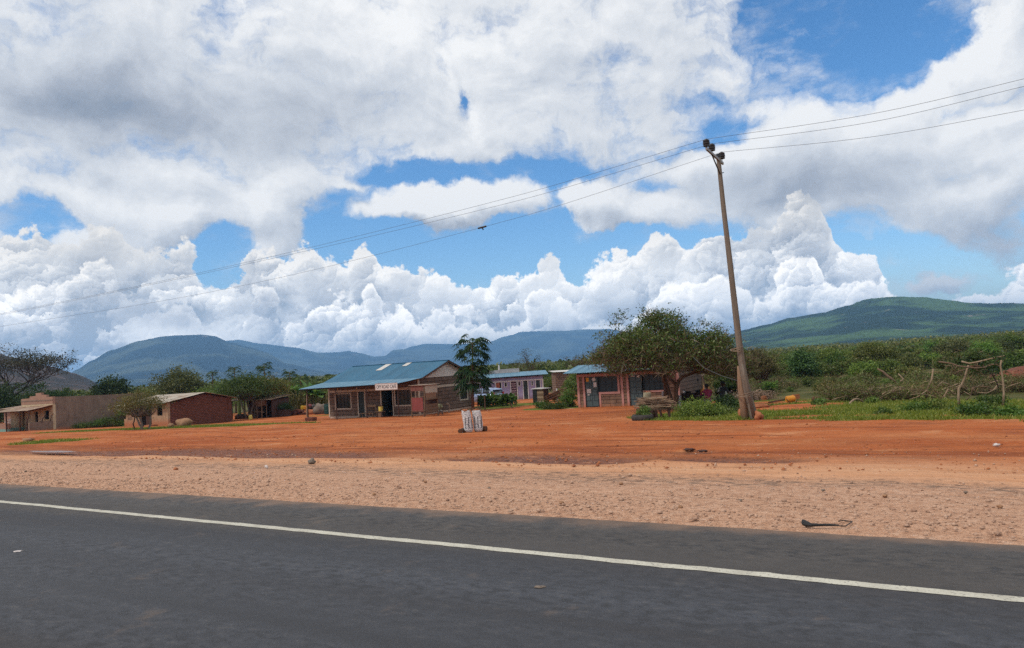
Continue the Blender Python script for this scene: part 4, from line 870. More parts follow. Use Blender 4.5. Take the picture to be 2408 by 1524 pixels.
b = MB(); b.bar(arm_c-n3*1.1+Vector((0, 0, .02)), ax_*.93-n3*.09, .045, .02); b.bar(ax_*.935+n3*.05, ax_*.94+n3*.3+Vector((.05, 0, .03)), .03); b.build('arm_brace', m_steel, up_)
m_ins = plain('brown_insulator', (.030, .022, .020), (.02, .016, .015), 6, .35)
ins_w = []
for k in (-1.72, -.98, .45):
    c_ = arm_c+n3*k+Vector((0, 0, .05)); b = MB(); b.tube([c_-Vector((0, 0, .08)), c_+Vector((0, 0, .12))], .014, 8)
    b.lathe([(.045, .10), (.115, .10), (.115, .15), (.095, .165), (.125, .18), (.125, .24), (.095, .255), (.12, .27), (.115, .32), (.06, .345), (.05, .37)], 16, c_[:]); b.build('insulator', m_ins, up_, smooth=False)
    ins_w.append(pb+c_+Vector((0, 0, .36)))
for f in (.095, .265): 
    b = MB()
    for q in range(3):
        c_ = pol(f, (-.09+.01*q, .12, .03*q-.03)); rr = .225 if f < .2 else .18
        b.tube([c_+Vector((rr*1.25*math.cos(a), rr*1.5*math.sin(a), .06*math.sin(a+q))) for a in np.linspace(0, 2*math.pi, 22)], .011, 5, cap=False)
    b.tube([pol(f, (.2, -.2, 0)), pol(f, (.36, -.26, .06)), pol(f, (.5, -.2, .02))], .01, 5); b.build('lashing_wire', m_rope, up_)
b = MB()
for z in (2.4, 3.4, 4.6): b.tube([pol(z/10, (0, -.135, 0)), pol(z/10, (0, -.15, .0))], .02, 6)
sb_ = at_y(2797/K, 1566/K, pb.y+.28); sb_.z = gz(sb_.x, sb_.y); stt = at_y(2772/K, 1385/K, sb_.y)
b = MB(); b.tube([sb_-Vector((0, 0, .4)), sb_.lerp(stt, .4)-Vector((.02, 0, 0)), sb_.lerp(stt, .8), stt+Vector((0, 0, .12))], [.165, .15, .125, .07], 12)
tag(b.build('stub_pole', m_pole2, smooth=True), 'short reddish wooden stub pole lashed behind the tall leaning pole', 'pole')
WP = [[(-420, 812), (0, 738), (535, 627), (1203, 463.4), None, (2050, 268), (2407, 185.6), (2900, 60)], [(-420, 815), (0, 740.6), (535, 631), (1203, 475.8), None, (2050, 287), (2407, 203.4), (2900, 84)], [(-420, 832), (0, 768), (535, 679), (1203, 516), None, (2050, 322), (2407, 259), (2900, 165)]]
for k, wp in enumerate(WP):
    iw = ins_w[k]; s_i = iw.x*.5+iw.y*.8660254; ctrl = [iw if q is None else at_s(*q, s_i) for q in wp]
    ctrl.sort(key=lambda v: -st(v.x, v.y)[1]); tt = [st(v.x, v.y)[1] for v in ctrl]
    pts_ = []
    for a in range(len(ctrl)-1):      # smooth height along the line
        p0, p1, p2, p3 = ctrl[max(a-1, 0)], ctrl[a], ctrl[a+1], ctrl[min(a+2, len(ctrl)-1)]
        t0, t1, t2, t3 = [st(v.x, v.y)[1] for v in (p0, p1, p2, p3)]
        m1 = (p2.z-p0.z)/((t2-t0) or 1); m2 = (p3.z-p1.z)/((t3-t1) or 1)
        if p1 is iw: m1 = (p2.z-p1.z)/(t2-t1)
        if p2 is iw: m2 = (p2.z-p1.z)/(t2-t1)
        for j in range(10):
            f = j/10; h = t2-t1; z = (2*f**3-3*f*f+1)*p1.z+(f**3-2*f*f+f)*h*m1+(-2*f**3+3*f*f)*p2.z+(f**3-f*f)*h*m2
            x, y = xy(s_i, t1+h*f); pts_.append(Vector((x, y, z)))
    pts_.append(ctrl[-1]); b = MB(); b.tube(pts_, .0065, 5)
    wo_ = b.build('power_line', m_wire); tag(wo_, ['upper of the three overhead power lines crossing the sky', 'middle of the three overhead power lines crossing the sky', 'lowest overhead power line with a dark splice on it'][k], 'power line', 'power lines on the leaning pole')
    if k == 2:
        q = at_s(1808/K, 853/K, s_i); z = min(pts_, key=lambda v: (v-q).length); i = pts_.index(z); d_ = (pts_[i+1]-pts_[i-1]).normalized(); z = Vector((q.x, q.y, z.z+(q-z).dot(d_)*d_.z))
        b = MB(); b.tube([z-d_*.24, z-d_*.2, z+d_*.2, z+d_*.24], [.02, .045, .045, .02], 8); b.tube([z+Vector((0, 0, -.04)), z+Vector((.05, 0, -.12))], .03, 6); b.build('splice', m_ins, wo_)
g0 = at_y(2640/K, 1380/K, 33.0); g1 = pb+ax_*.17
b = MB(); b.tube([at_y(2600/K, 1340/K, 36.0), g0, g0.lerp(sb_.lerp(stt, .75), .5)-Vector((0, 0, .06)), sb_.lerp(stt, .75)], .010, 6); tag(b.build('stay_wire', m_wire), 'black slack cable running from the acacia to the pole foot', 'cable')

def rock(name, label, p, rx, ry, rz, mat, seed, cat='rock', amp=.28, sink=.25, group=None, yaw=0):
    b = MB().blob((0, 0, rz*(1-sink)), rx, ry, rz, amp, seed, 18, 11, 1.5); o = b.build(name, mat, None, p, yaw, True); return tag(o, label, cat, group)
m_rock = plain('ochre_rock', (.36, .20, .11), (.22, .11, .06), 3, .9, .02)
m_clod = plain('red_clod', (.40, .15, .065), (.27, .09, .04), 3, .95, .02)
m_greyrock = plain('grey_rock', (.22, .17, .13), (.13, .10, .08), 3, .9, .02)
rock('earth_mound', 'heaped lump of red earth left of the pole foot', at(*f2(1040, 1240)), .10, .13, .18, m_clod, 2, 'mound')
rock('earth_mound', 'heaped lump of red earth right of the pole foot', at(*f2(1550, 1310)), .16, .16, .17, m_clod, 3, 'mound')
rock('boulder', 'big ochre boulder on the grass beside the brick house', at(434, 1003), .62, .42, .36, m_rock, 5, amp=.2)
rock('boulder', 'small ochre stone at the left end of the big boulder', at(402, 1006), .2, .18, .2, m_rock, 6)
rock('stone', 'flat pale stone on the grass patch at the left edge', at(66, 1038), .24, .2, .11, m_rock, 8)
rock('stone', 'dark stone lying on the pale verge left of centre', at(733, 1092), .09, .07, .07, m_greyrock, 9, sink=.1)
rock('stone', 'brown stone on the gravel at the left', at(413, 1107), .06, .05, .04, m_clod, 10, sink=.1)
rock('boulder', 'large grey boulder behind the cafe veranda post', at(*d6(2180, 1042)), .66, .5, .58, m_greyrock, 11, amp=.22)
for i, (x, y, r) in enumerate(((2270, 1160, .04), (2080, 1170, .05), (1600, 1195, .045), (1935, 1155, .04), (880, 1165, .05), (470, 1128, .05), (1150, 1150, .04), (1320, 1185, .05), (2350, 1195, .05), (1740, 1180, .04), (1460, 1140, .05), (1000, 1135, .05), (60, 1110, .05), (300, 1120, .04))):
    rock('stone', 'fist sized brown stone lying on the gravel verge', at(x, y), r*.62, r*.5, r*.45, m_rock if i % 3 else m_greyrock, 20+i, sink=.1, group='loose stones on the verge')
m_rubber = plain('black_rubber', (.012, .012, .013), (.022, .021, .021), 5, .6)
h0 = [at(*( (1920+x/1.2542)/K, (1500+y/1.2542)/K)) for x, y in ((1368, 590), (1385, 592), (1410, 597), (1450, 597), (1500, 597), (1540, 599))]
b = MB(); b.tube([p+Vector((0, 0, .02)) for p in h0], [.02, .035, .02, .014, .014, .008], 8); b.blob((h0[0]+Vector((.02, 0, .03)))[:], .035, .03, .03, .2, 3)
hw = [at(*((1920+x/1.2542)/K, (1500+y/1.2542)/K)) for x, y in ((1540, 599), (1570, 600), (1600, 580), (1560, 573), (1535, 578))]
b.tube([p+Vector((0, 0, .015)) for p in hw], .006, 5); tag(b.build('tyre_scrap', m_rubber), 'black strip of torn tyre lying on the gravel by the tarmac', 'tyre scrap')
for i, (x, y) in enumerate(((1620, 1058), (1650, 1062))):
    p = at(x, y); b = MB(); b.blob((0, 0, .012), .13, .07, .03, .35, i+40); tag(b.build('mud_lump', plain('dark_mud', (.045, .02, .014), (.08, .032, .02), 6, .7), None, p, 0, True), ['dark mud clod left of the wet hole in the yard', 'dark mud clod beside the wet hole in the yard'][i], 'mud')
m = bpy.data.materials.new('puddle_water'); m.use_nodes = True; m.node_tree.nodes.clear(); nt = NT(m.node_tree); finish(nt, (.20, .10, .06), .30, nt.noise(ocoord(nt), 1.5, 3), .004, .6)
pc = at(122, 1064); b = MB(); vs = []
for i in range(40):
    a = 2*math.pi*i/40; k = 1+.35*mnoise.noise(Vector((math.cos(a)*1.5, math.sin(a)*1.5, 2))); q = N_*(.20*k*math.sin(a))+T_*(1.5*k*math.cos(a)); vs.append((q.x, q.y, 0))
b.add(vs, [tuple(range(40))]); tag(b.build('puddle', m, None, pc+Vector((0, 0, .035))), 'shallow muddy puddle at the left', None, None, 'structure')
for (x, y, r) in ((42/1, 1297, .05), (1268, 1381, .05)):
    p = at(x, y); b = MB(); b.blob((0, 0, .006), r, r*.6, .006, .4, int(x)); tag(b.build('litter', m_paper if x < 100 else m_greyrock, None, p, 0, True), 'white scrap of litter on the tarmac at left' if x < 100 else 'small red smear of earth on the tarmac', 'litter')
for i, (x, y, r) in enumerate(((2343, 1050, .07), (627, 1101, .05))):
    p = at(x, y); b = MB(); b.blob((0, 0, .03), r, r*.5, .035, .4, i+60); tag(b.build('litter', m_paper, None, p, -.4, True), ['white plastic litter on the red yard at the right edge', 'pale crumpled litter on the verge left of centre'][i], 'litter')

# --- containers
m_yel = plain('yellow_plastic', (.56, .36, .030), (.46, .27, .02), 5, .45); m_yel2 = plain('pale_yellow_plastic', (.62, .50, .12), (.54, .40, .08), 5, .45); m_org = plain('orange_plastic', (.62, .26, .025), (.50, .19, .02), 5, .5)
def jerrycan(label, p, s=1.0, rz=0.0, mat=None, group=None, tilt=None):
    t = thing('jerrycan', label, 'jerrycan', p, rz, group); t.scale = (s, s, s)
    w, d_, h = .13, .09, .30; rr = .03
    ring = lambda k, z: [(x*k, y*k, z) for x, y in ((-w+rr, -d_), (w-rr, -d_), (w, -d_+rr), (w, d_-rr), (w-rr, d_), (-w+rr, d_), (-w, d_-rr), (-w, -d_+rr))]
    b = MB(); rs = [ring(.9, 0), ring(1, .02), ring(1, h-.04), ring(.9, h), ring(.5, h+.025)]
    b.add(sum(rs, []), [tuple(range(7, -1, -1)), tuple(range(32, 40))]+[(i*8+k, i*8+(k+1) % 8, (i+1)*8+(k+1) % 8, (i+1)*8+k) for i in range(4) for k in range(8)]); b.build('body', mat or m_yel, t)
    b = MB(); b.tube([(-.10, 0, h-.01), (-.09, 0, h+.06), (.02, 0, h+.06), (.03, 0, h+.0)], .014, 6); b.build('handle', mat or m_yel, t)
    b = MB(); b.lathe([(.028, h-.01), (.028, h+.05), (.032, h+.051), (.032, h+.075)], 10, (.085, 0, 0)); b.build('cap', m_yel2 if mat is not m_yel2 else m_yel, t)
    if tilt: t.rotation_euler = tilt
    return t
def bottom_at(dx, dy, up=0.0): p = at(dx, dy); p.z += up; return p
# hand washing bucket on a stand in front of the cafe door
wb = local(cl, (6.95, -1.75, -.02), RZ)
ws = thing('wash_stand', 'small wooden stand before the cafe door carrying a yellow bucket', 'stand', wb, RZ)
b = MB(); b.box(-.30, -.2, .60, .34, .2, .64); b.build('stand_top', m_wood, ws)
for x, y in ((-.2, -.15), (.2, -.15), (-.2, .15), (.2, .15)): MB().box(x-.03, y-.03, 0, x+.03, y+.03, .60).build('leg', m_wooddark, ws)
MB().box(-.165, -.14, .05, .165, -.12, .58).build('front_board', m_wood, ws)
bk = thing('bucket', 'yellow plastic wash bucket with dark lid on the wooden stand', 'bucket', local(wb, (.02, 0, .64), RZ))
b = MB(); b.lathe([(.15, 0), (.165, .03), (.175, .36), (.165, .38)], 20); b.build('body', m_yel2, bk, smooth=False)
b = MB(); b.lathe([(.185, .381), (.185, .40), (.16, .42), (.05, .43), (.045, .46), (.02, .47)], 20); b.build('lid', m_wooddark, bk)
b = MB(); b.tube([(.12, -.12, .06), (.15, -.17, .06), (.15, -.17, .03)], .014, 6); b.build('tap', m_steel, bk)
bb_ = local(cl, (7.0, -2.95, -.30), RZ); bt = thing('basin', 'orange yellow plastic basin on the red earth before the cafe', 'basin', bb_)
b = MB(); b.lathe([(.13, 0), (.19, .02), (.22, .17), (.24, .19), (.20, .17), (.15, .04), (.001, .03)], 20); b.build('body', m_org, bt)
# bench
bn = thing('bench', 'pale wooden bench with a plank backrest against the cafe front', 'bench', local(cl, (4.05, -.62, -.015), RZ), RZ)
MB().box(-.1, -.22, .42, 1.35, .18, .46).build('seat', m_woodpale, bn)
b = MB(); b.bar((.25, .24, .98), (1.35, .24, .98), .04, .17); b.build('backrest', m_woodpale, bn)
for x, y, h in ((-.05, -.18, .42), (1.28, -.18, .42), (-.05, .14, .42), (.95, -.18, .42), (1.30, .21, 1.05), (.3, .21, 1.05)): MB().bar((x, y, 0), (x, y, h), .055).build('leg', m_woodpale, bn)
b = MB(); b.bar((-.05, -.18, .12), (1.28, -.18, .12), .04); b.build('stretcher', m_woodpale, bn)
# kiosk of poles, boards and scrap sheets
ko = at(*d2(590, 1372)); ks = thing('market_kiosk', 'ramshackle pole kiosk with red front panel and scrap sheet side', 'kiosk', ko, RZ)
kw, kd, kh = 1.16, 1.50, 2.22
for i, (x, y, lean) in enumerate(((0, 0, .04), (kw, 0, .16), (kw, kd, .02), (0, kd, .02))):
    b = MB(); b.tube([(x-(lean if i == 1 else 0), y, -.1), (x-.03+(.02 if i == 1 else .0), y, .9), (x+.02, y, 1.5), (x, y, kh)], [.05, .045, .04, .035], 8); b.build('pole', m_wood, ks)
MB().box(.04, -.045, .36, kw-.14, -.02, 1.36).build('front_panel', plain('faded_red_board', (.24, .060, .052), (.17, .042, .038), 2, .8, 0, 0, .2, (3, 3, .6)), ks)
b = MB()
for z in (.30, .54): b.bar((-.05, -.05, z-.12), (kw+.05, -.05, z-.10), .04)
b.bar((0, 0, 1.40), (kw, 0, 1.42), .045); b.bar((kw, 0, .22), (kw, kd, .25), .045); b.bar((kw, -.05, 1.18), (kw, kd+.1, 1.18), .05); b.bar((0, kd, .3), (kw, kd, .3), .045); b.bar((0, 0, kh-.12), (kw, 0, kh-.1), .05); b.bar((kw, 0, kh-.12), (kw, kd, kh-.1), .05)
b.build('rails', m_wood, ks)
sheet('side_sheet', m_tin, ks, (kw+.05, .05, 1.66), (kw+.05, kd-.03, 1.62), (kw+.045, kd-.02, kh-.02), (kw+.045, .02, kh-.02), corr=.012)
MB().box(kw+.03, .12, 1.20, kw+.06, kd-.2, 1.68).build('cardboard', plain('brown_card', (.25, .14, .085), (.19, .10, .06), 4, .9), ks)
for j in range(3): MB().box(kw+.03, .02, .26+.21*j, kw+.055, kd-.05, .445+.21*j).build('side_board', m_wood, ks)
MB().box(kw-.3, .05, 1.195, kw+.28, kd+.1, 1.22).build('counter', m_wood, ks)
b = MB(); b.box(-.12, -.15, kh, kw+.2, kd+.15, kh+.03); b.build('roof', m_tin_rust, ks)
c_ = MB(); vs = [(.02+1.1*i/12, -.055-.02*math.sin(i*1.7), kh-.02) for i in range(13)]+[(.02+1.1*i/12, -.07-.03*math.sin(i*2.1), kh-.32-.09*abs(math.sin(i*.9))) for i in range(13)]
c_.add(vs+[(x, y+.012, z) for x, y, z in vs], [(i, i+1, i+14, i+13) for i in range(12)]+[(26+i+13, 26+i+14, 26+i+1, 26+i) for i in range(12)]); c_.build('hanging_cloth', plain('dusty_red_cloth', (.22, .085, .06), (.13, .05, .04), 5, .95), ks)
MB().box(.02, kd-.03, .3, kw-.02, kd-.0, 1.15).build('back_board', m_wooddark, ks)
# stand pipe
sp0 = at(*d2(1440, 1272)); b = MB(); b.tube([(0, 0, -.1), (0, 0, .62), (-.05, 0, .70), (-.22, 0, .68)], .028, 8); b.tube([(-.05, 0, .0), (-.05, 0, .22)], .05, 8)
tag(b.build('stand_pipe', plain('old_pipe', (.30, .22, .17), (.2, .14, .1), 6, .6), None, sp0), 'bent stand pipe by the cafe side wall', 'pipe')
# planted feed sacks with a log under them
m, nt = new_mat('woven_sack'); o = ocoord(nt); sp_ = nt.add('SeparateXYZ', (o,)); n_ = nt.noise(o, 4.0, 4, .6)
wv = nt.m('SINE', nt.m('MULTIPLY_ADD', sp_.outputs[2], 95, nt.m('MULTIPLY_ADD', n_, 30, nt.m('MULTIPLY', nt.m('SINE', nt.m('MULTIPLY', sp_.outputs[0], 16)), 2.2))))
c = nt.mix(nt.sm(wv, .35, .75), (.62, .60, .58), (.22, .22, .24))
bars = nt.m('SINE', nt.m('MULTIPLY_ADD', sp_.outputs[0], 52, .6)); rag = nt.noise(nt.v('MULTIPLY', o, (20, 20, 55)), 1.0, 3, .6)
zb = nt.m('MULTIPLY', nt.sm(sp_.outputs[2], .12, .16), nt.sm(sp_.outputs[2], .60, .56))
c = nt.mix(nt.m('MULTIPLY', nt.m('MULTIPLY', nt.sm(bars, .55, .75), zb), nt.sm(rag, .36, .46)), c, (.035, .035, .042))
finish(nt, c, .7, n_, .02, .3); m_sack = m
m_stem = plain('dry_stem', (.16, .085, .05), (.09, .05, .03), 8, .9)
def sack(label, p, r, h, lean, rz, seed, mat, top=True, group=None):
    t = thing('sack', label, 'sack', p, rz, group); b = MB(); n = 22; vs = []; rings = 14
    for j in range(rings+1):
        f = j/rings; z = h*f; k = min(1, .80+f*1.5)*(1-.10*smooth(f, .8, 1)) if j else .72
        for i in range(n):
            a = 2*math.pi*i/n; q = k*(1+.07*mnoise.noise(Vector((math.cos(a)*1.4, math.sin(a)*1.4, f*5+seed)))+.02*mnoise.noise(Vector((a*4, f*14, seed))))
            vs.append((r*q*math.copysign(abs(math.cos(a))**.8, math.cos(a))+lean*f*f*1.0, r*.80*q*math.copysign(abs(math.sin(a))**.8, math.sin(a)), z))
    fs = [(j*n+i, j*n+(i+1) % n, (j+1)*n+(i+1) % n, (j+1)*n+i) for j in range(rings) for i in range(n)]+[tuple(range(n-1, -1, -1)), tuple(rings*n+i for i in range(n))]
    b.add(vs, fs).build('body', mat, t, smooth=True)
    if top:
        b = MB().blob((lean, 0, h-.02), r*.86, r*.7, .07, .25, seed); b.build('soil', m_clod, t, smooth=True)
        b = MB()
        for q in range(12):
            a = random.uniform(0, 6.28); c0 = Vector((lean+r*.5*math.cos(a), r*.4*math.sin(a), h)); a2 = a+random.uniform(-1.4, 1.4)
            b.tube([c0, c0+Vector((.06*math.cos(a2), .05*math.sin(a2), random.uniform(.06, .15))), c0+Vector((.15*math.cos(a2), .1*math.sin(a2), random.uniform(-.03, .08)))], .008, 5)
        b.build('dry_stems', m_stem, t)
    return t
sack('white striped woven sack of soil, left of the two in the yard', at(*d5(425, 1322)), .178, .84, -.08, R_(4), 3, m_sack)
sack('white striped woven sack of soil, right of the two in the yard', at(*d5(628, 1308)), .178, .82, -.05, R_(-6), 9, m_sack)
m_log = plain('dark_bark', (.13, .065, .038), (.075, .038, .024), 4, .95, .02, 0, .1)
def log(label, p, q, r0, r1, mat=None, name='log', bend=.0, group=None, cat='log'):
    b = MB(); d_ = q-p; pts_ = [p+d_*f+Vector((0, 0, bend*math.sin(f*math.pi)+.01*mnoise.noise(Vector((f*5, p.x, 0))))) for f in np.linspace(0, 1, 7)]
    b.tube(pts_, [r0+(r1-r0)*f+.06*r0*mnoise.noise(Vector((f*6, p.y, 1))) for f in np.linspace(0, 1, 7)], 10); return tag(b.build(name, mat or m_log), label, cat, group)
q0, q1 = at(*d5(250, 1345)), at(*d5(385, 1300)); log('short dark log at the foot of the left sack', q0+Vector((0, 0, .08)), q1+Vector((0, .1, .09)), .085, .08)
q0, q1 = at(*d5(690, 1306)), at(*d5(795, 1303)); log('short dark log at the foot of the right sack', q0+Vector((-.1, .15, .10)), q1+Vector((0, .12, .09)), .11, .10)

# --- under the left trees: shed, rack, trough, bank, containers
so = at(*d6(185, 1200))+Vector((-1.2, 3.2, 0)); so.z = gz(so.x, so.y); sd = thing('lean_to_shed', 'dark open lean-to shed under the trees beside the brick house', 'shed', so, R_(-22))
for x in (0, 1.6, 3.3, 4.9):
    for y in (0, 2.4): b = MB(); b.tube([(x, y, -.1), (x+.03, y, 1.0), (x, y, 1.85+.1*(y > 0))], .05, 7); b.build('post', m_wooddark, sd)
sheet('roof', m_tin_rust, sd, (-.3, -.4, 1.86), (5.2, -.4, 1.80), (5.2, 2.7, 2.1), (-.3, 2.7, 2.15), corr=.01)
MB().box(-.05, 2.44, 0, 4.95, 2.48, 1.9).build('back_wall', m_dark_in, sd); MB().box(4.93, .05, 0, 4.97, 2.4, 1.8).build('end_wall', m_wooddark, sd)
b = MB(); b.box(.4, 1.0, .7, 3.0, 1.8, .75); b.build('shelf', m_wood, sd)
for i, (x, y, s_q) in enumerate(((.5, .5, .5), (1.1, .4, .42), (2.6, 1.0, .5))): rock('rubbish_heap', ['dark heap of scrap at the left end of the shed', 'smaller dark heap of scrap inside the shed', 'dark heap of scrap in the middle of the shed'][i], local(so, (x, y, 0), R_(-22)), s_q, s_q*.8, s_q*.6, m_dark_in, 70+i, 'heap', .35)
ro = at(*d6(750, 1150)); rk = thing('drying_rack', 'rough pole rack with straw on top in front of the dark shed', 'rack', ro, R_(-25))
for x, y in ((0, 0), (.62, 0), (0, .6), (.62, .6)): b = MB(); b.tube([(x, y, -.1), (x+.02, y, 1.0), (x, y, 1.72)], .04, 7); b.build('pole', m_wood, rk)
b = MB(); b.bar((-.2, -.04, .72), (.95, -.04, .60), .045); b.bar((-.05, -.04, 1.22), (.7, -.04, 1.2), .045); b.bar((-.1, .62, 1.2), (.75, .62, 1.2), .045); b.build('cross_pole', m_wood, rk)
b = MB()
for i in range(60):
    x, y = random.uniform(-.15, .75), random.uniform(-.15, .7); b.tube([(x, y, 1.70+random.random()*.1), (x+random.uniform(-.15, .15), y-.1, 1.3+random.random()*.2)], .012, 4)
b.box(-.05, 0, 1.24, .66, .6, 1.72); b.build('straw_bundle', plain('dark_straw', (.17, .085, .05), (.10, .05, .032), 9, .95, 0, 0, .1, (5, 5, 1)), rk)
jerrycan('pale yellow jerrycan standing under the trees by the pole rack', at(*d6(600, 1168)), 1.25, .2, m_yel2)
to = at(*d6(1205, 1110)); tr_ = thing('plank_planter', 'dark plank planter box holding a green shrub under the trees', 'planter', to, R_(-20))
for j in range(3):
    MB().box(0, -.02, .02+.23*j, 1.12, .02, .235+.23*j).build('front_plank', m_wooddark, tr_); MB().box(1.10, .021, .02+.23*j, 1.135, .7, .235+.23*j).build('side_plank', m_wooddark, tr_)
MB().box(.02, .03, 0, 1.09, .7, .66).build('soil', m_log, tr_)
bo = at(*d6(1480, 1085)); bq = at(*d6(1850, 1060)); b = MB()
for i in range(90):
    f = random.random(); p = bo.lerp(bq, f)+Vector((random.uniform(-.1, .1), random.uniform(0, 1.0), 0)); hh = random.random()
    b.blob((p.x, p.y, gz(p.x, p.y)+.05+.50*hh*(1-abs(f-.5)*.5)), random.uniform(.10, .2), random.uniform(.1, .16), random.uniform(.06, .11), .3, i, 8, 5)
tag(b.build('rubble_bank', m_brick), 'low red bank of broken bricks behind the cafe veranda', 'rubble', None)
for i, x in enumerate((1760, 1795, 1828)):
    p = bo.lerp(bq, (x-1480)/370)+Vector((0, .6, .0)); q = at_y(*d6(x, 935), p.y); jerrycan('yellow jerrycan, %s in the row of three on the red brick bank' % ('leftmost', 'middle one', 'rightmost')[i], q, 1.0, .3+i*.2, m_yel if i < 2 else m_org, 'jerrycans on the brick bank')
b = MB(); pm = bo.lerp(bq, .5); b.blob((pm.x+.3, pm.y+.9, gz(pm.x, pm.y)+.15), 1.75, .6, .33, .1, 5, 24, 10); tag(b.build('earth_bank', m_clod, smooth=True), 'low red earth bank under the broken bricks', 'bank')
m_conc = plain('concrete_post', (.36, .31, .25), (.25, .21, .17), 4, .9)
for i, (x, y, h, kink) in enumerate(((1665, 938, .95, 1), (1215, 800, .7, 0), (1470, 830, .7, 1))):
    p = at(*d6(x, 960 if i else 945)) if i == 0 else at_y(*d6(x, y+20), 80); p.z = gz(p.x, p.y)
    b = MB(); b.tube([(0, 0, -.2), (0, 0, h), (-.24*kink, 0, h+.25)] if kink else [(0, 0, -.2), (0, 0, h+.5)], .06, 6); tag(b.build('fence_post', m_conc, None, p), ['pale concrete fence post with bent top near the yellow jerrycans', 'straight pale fence post in the shade of the banana plants', 'pale fence post with bent top in front of the banana plants'][i], 'fence post')
b = MB(); p0 = at(*d6(1870, 1105)); b.tube([(0, 0, -.1), (.04, 0, 1.0), (.10, 0, 2.05)], .055, 8); tag(b.build('wooden_pole', m_woodpale, None, p0), 'pale wooden pole leaning under the left end of the blue veranda roof', 'pole')
b = MB(); b.box(-.32, -.25, 0, .36, .25, .30); pbx = at(*d6(1960, 1212)); tag(b.build('brick_block', m_brick, None, pbx, R_(-25)), 'low dark brick block at the foot of the left veranda post', 'block')
dr_ = at(*d6(2345, 1042)); dt = thing('water_drum', 'dark green plastic water drum beside the cafe wall', 'drum', dr_)
b = MB(); b.lathe([(.30, 0), (.33, .04), (.33, .3), (.345, .32), (.345, .36), (.33, .38), (.33, .7), (.345, .72), (.345, .76), (.33, .78), (.31, .92), (.28, .95)], 20); b.build('body', plain('dark_green_plastic', (.012, .055, .045), (.01, .04, .034), 4, .5), dt)
b = MB(); b.lathe([(.30, .951), (.30, .99), (.1, 1.0)], 20); b.build('lid', m_rubber, dt)
# plastic chair by the walled house
chp = local(LB, (-4.25, -2.0, .80), RZ); m_chair = plain('white_plastic', (.62, .60, .58), (.55, .52, .50), 4, .5)
ch = thing('plastic_chair', 'white plastic chair tipped on the low wall at the left edge', 'chair', chp, R_(10)); ch.rotation_euler = (R_(-28), R_(12), R_(10)); ch.scale = (.62, .62, .62)
b = MB(); b.box(-.22, -.22, .42, .22, .22, .45); b.build('seat', m_chair, ch); b = MB(); b.bar((-.2, .22, .45), (-.18, .32, .9), .05); b.bar((.2, .22, .45), (.18, .32, .9), .05); b.bar((-.2, .32, .88), (.2, .32, .88), .05, .12); b.bar((0, .24, .47), (0, .31, .85), .05); b.build('backrest', m_chair, ch)
for x in (-.2, .2):
    for y in (-.2, .2): MB().bar((x, y, .42), (x*1.15, y*1.15, 0), .045).build('leg', m_chair, ch)

# --- hatchback behind the hedge
co_ = at(1146, 951.0); co_ = at_y(1141, 945, 70.0); co_.z = gz(co_.x, co_.y)
car = thing('parked_car', 'pale blue hatchback parked between the cafe and the lilac row', 'car', co_, R_(138))
m_car = plain('pale_blue_car_paint', (.30, .38, .55), (.28, .35, .52), 1, .22, 0, .35, .6); m_cglass = plain('car_glass', (.03, .04, .045), (.05, .06, .065), 1, .06, 0, 0, .7)
def loft(name, secs, mat, parent, smooth_=True):
    n = len(secs[0]); b = MB().add(sum(secs, []), [(i*n+k, i*n+(k+1) % n, (i+1)*n+(k+1) % n, (i+1)*n+k) for i in range(len(secs)-1) for k in range(n)]+[tuple(range(n-1, -1, -1)), tuple((len(secs)-1)*n+k for k in range(n))])
    o = b.build(name, mat, parent, smooth=smooth_); return o
def csec(x, zb, zt, w0, w1, r=.08): return [(x, -w0+.06, zb), (x, w0-.06, zb), (x, w0, zb+.1), (x, w0, zt-.22), (x, w1, zt-.05), (x, w1-.1, zt), (x, -w1+.1, zt), (x, -w1, zt-.05), (x, -w0, zt-.22), (x, -w0, zb+.1)]
loft('body', [csec(1.80, .32, .62, .60, .55), csec(1.72, .24, .74, .74, .68), csec(1.35, .20, .86, .80, .76), csec(.85, .20, .98, .82, .78), csec(-1.2, .20, 1.0, .82, .78), csec(-1.68, .22, .98, .80, .74), csec(-1.80, .34, .86, .70, .64)], m_car, car)
def rsec(x, zb, zt, w0, w1): return [(x, -w0, zb), (x, w0, zb), (x, w1, zt-.05), (x, w1-.1, zt), (x, -w1+.1, zt), (x, -w1, zt-.05)]
loft('cabin_glass', [rsec(.95, .90, .98, .72, .68), rsec(.30, .93, 1.36, .74, .58), rsec(-.9, .93, 1.40, .74, .58), rsec(-1.62, .93, 1.20, .72, .58), rsec(-1.72, .93, 1.0, .70, .6)], m_cglass, car)
loft('roof', [rsec(.28, 1.34, 1.395, .60, .56), rsec(-.3, 1.39, 1.47, .61, .56), rsec(-1.0, 1.385, 1.46, .61, .55), rsec(-1.78, 1.30, 1.35, .54, .50)], m_car, car)
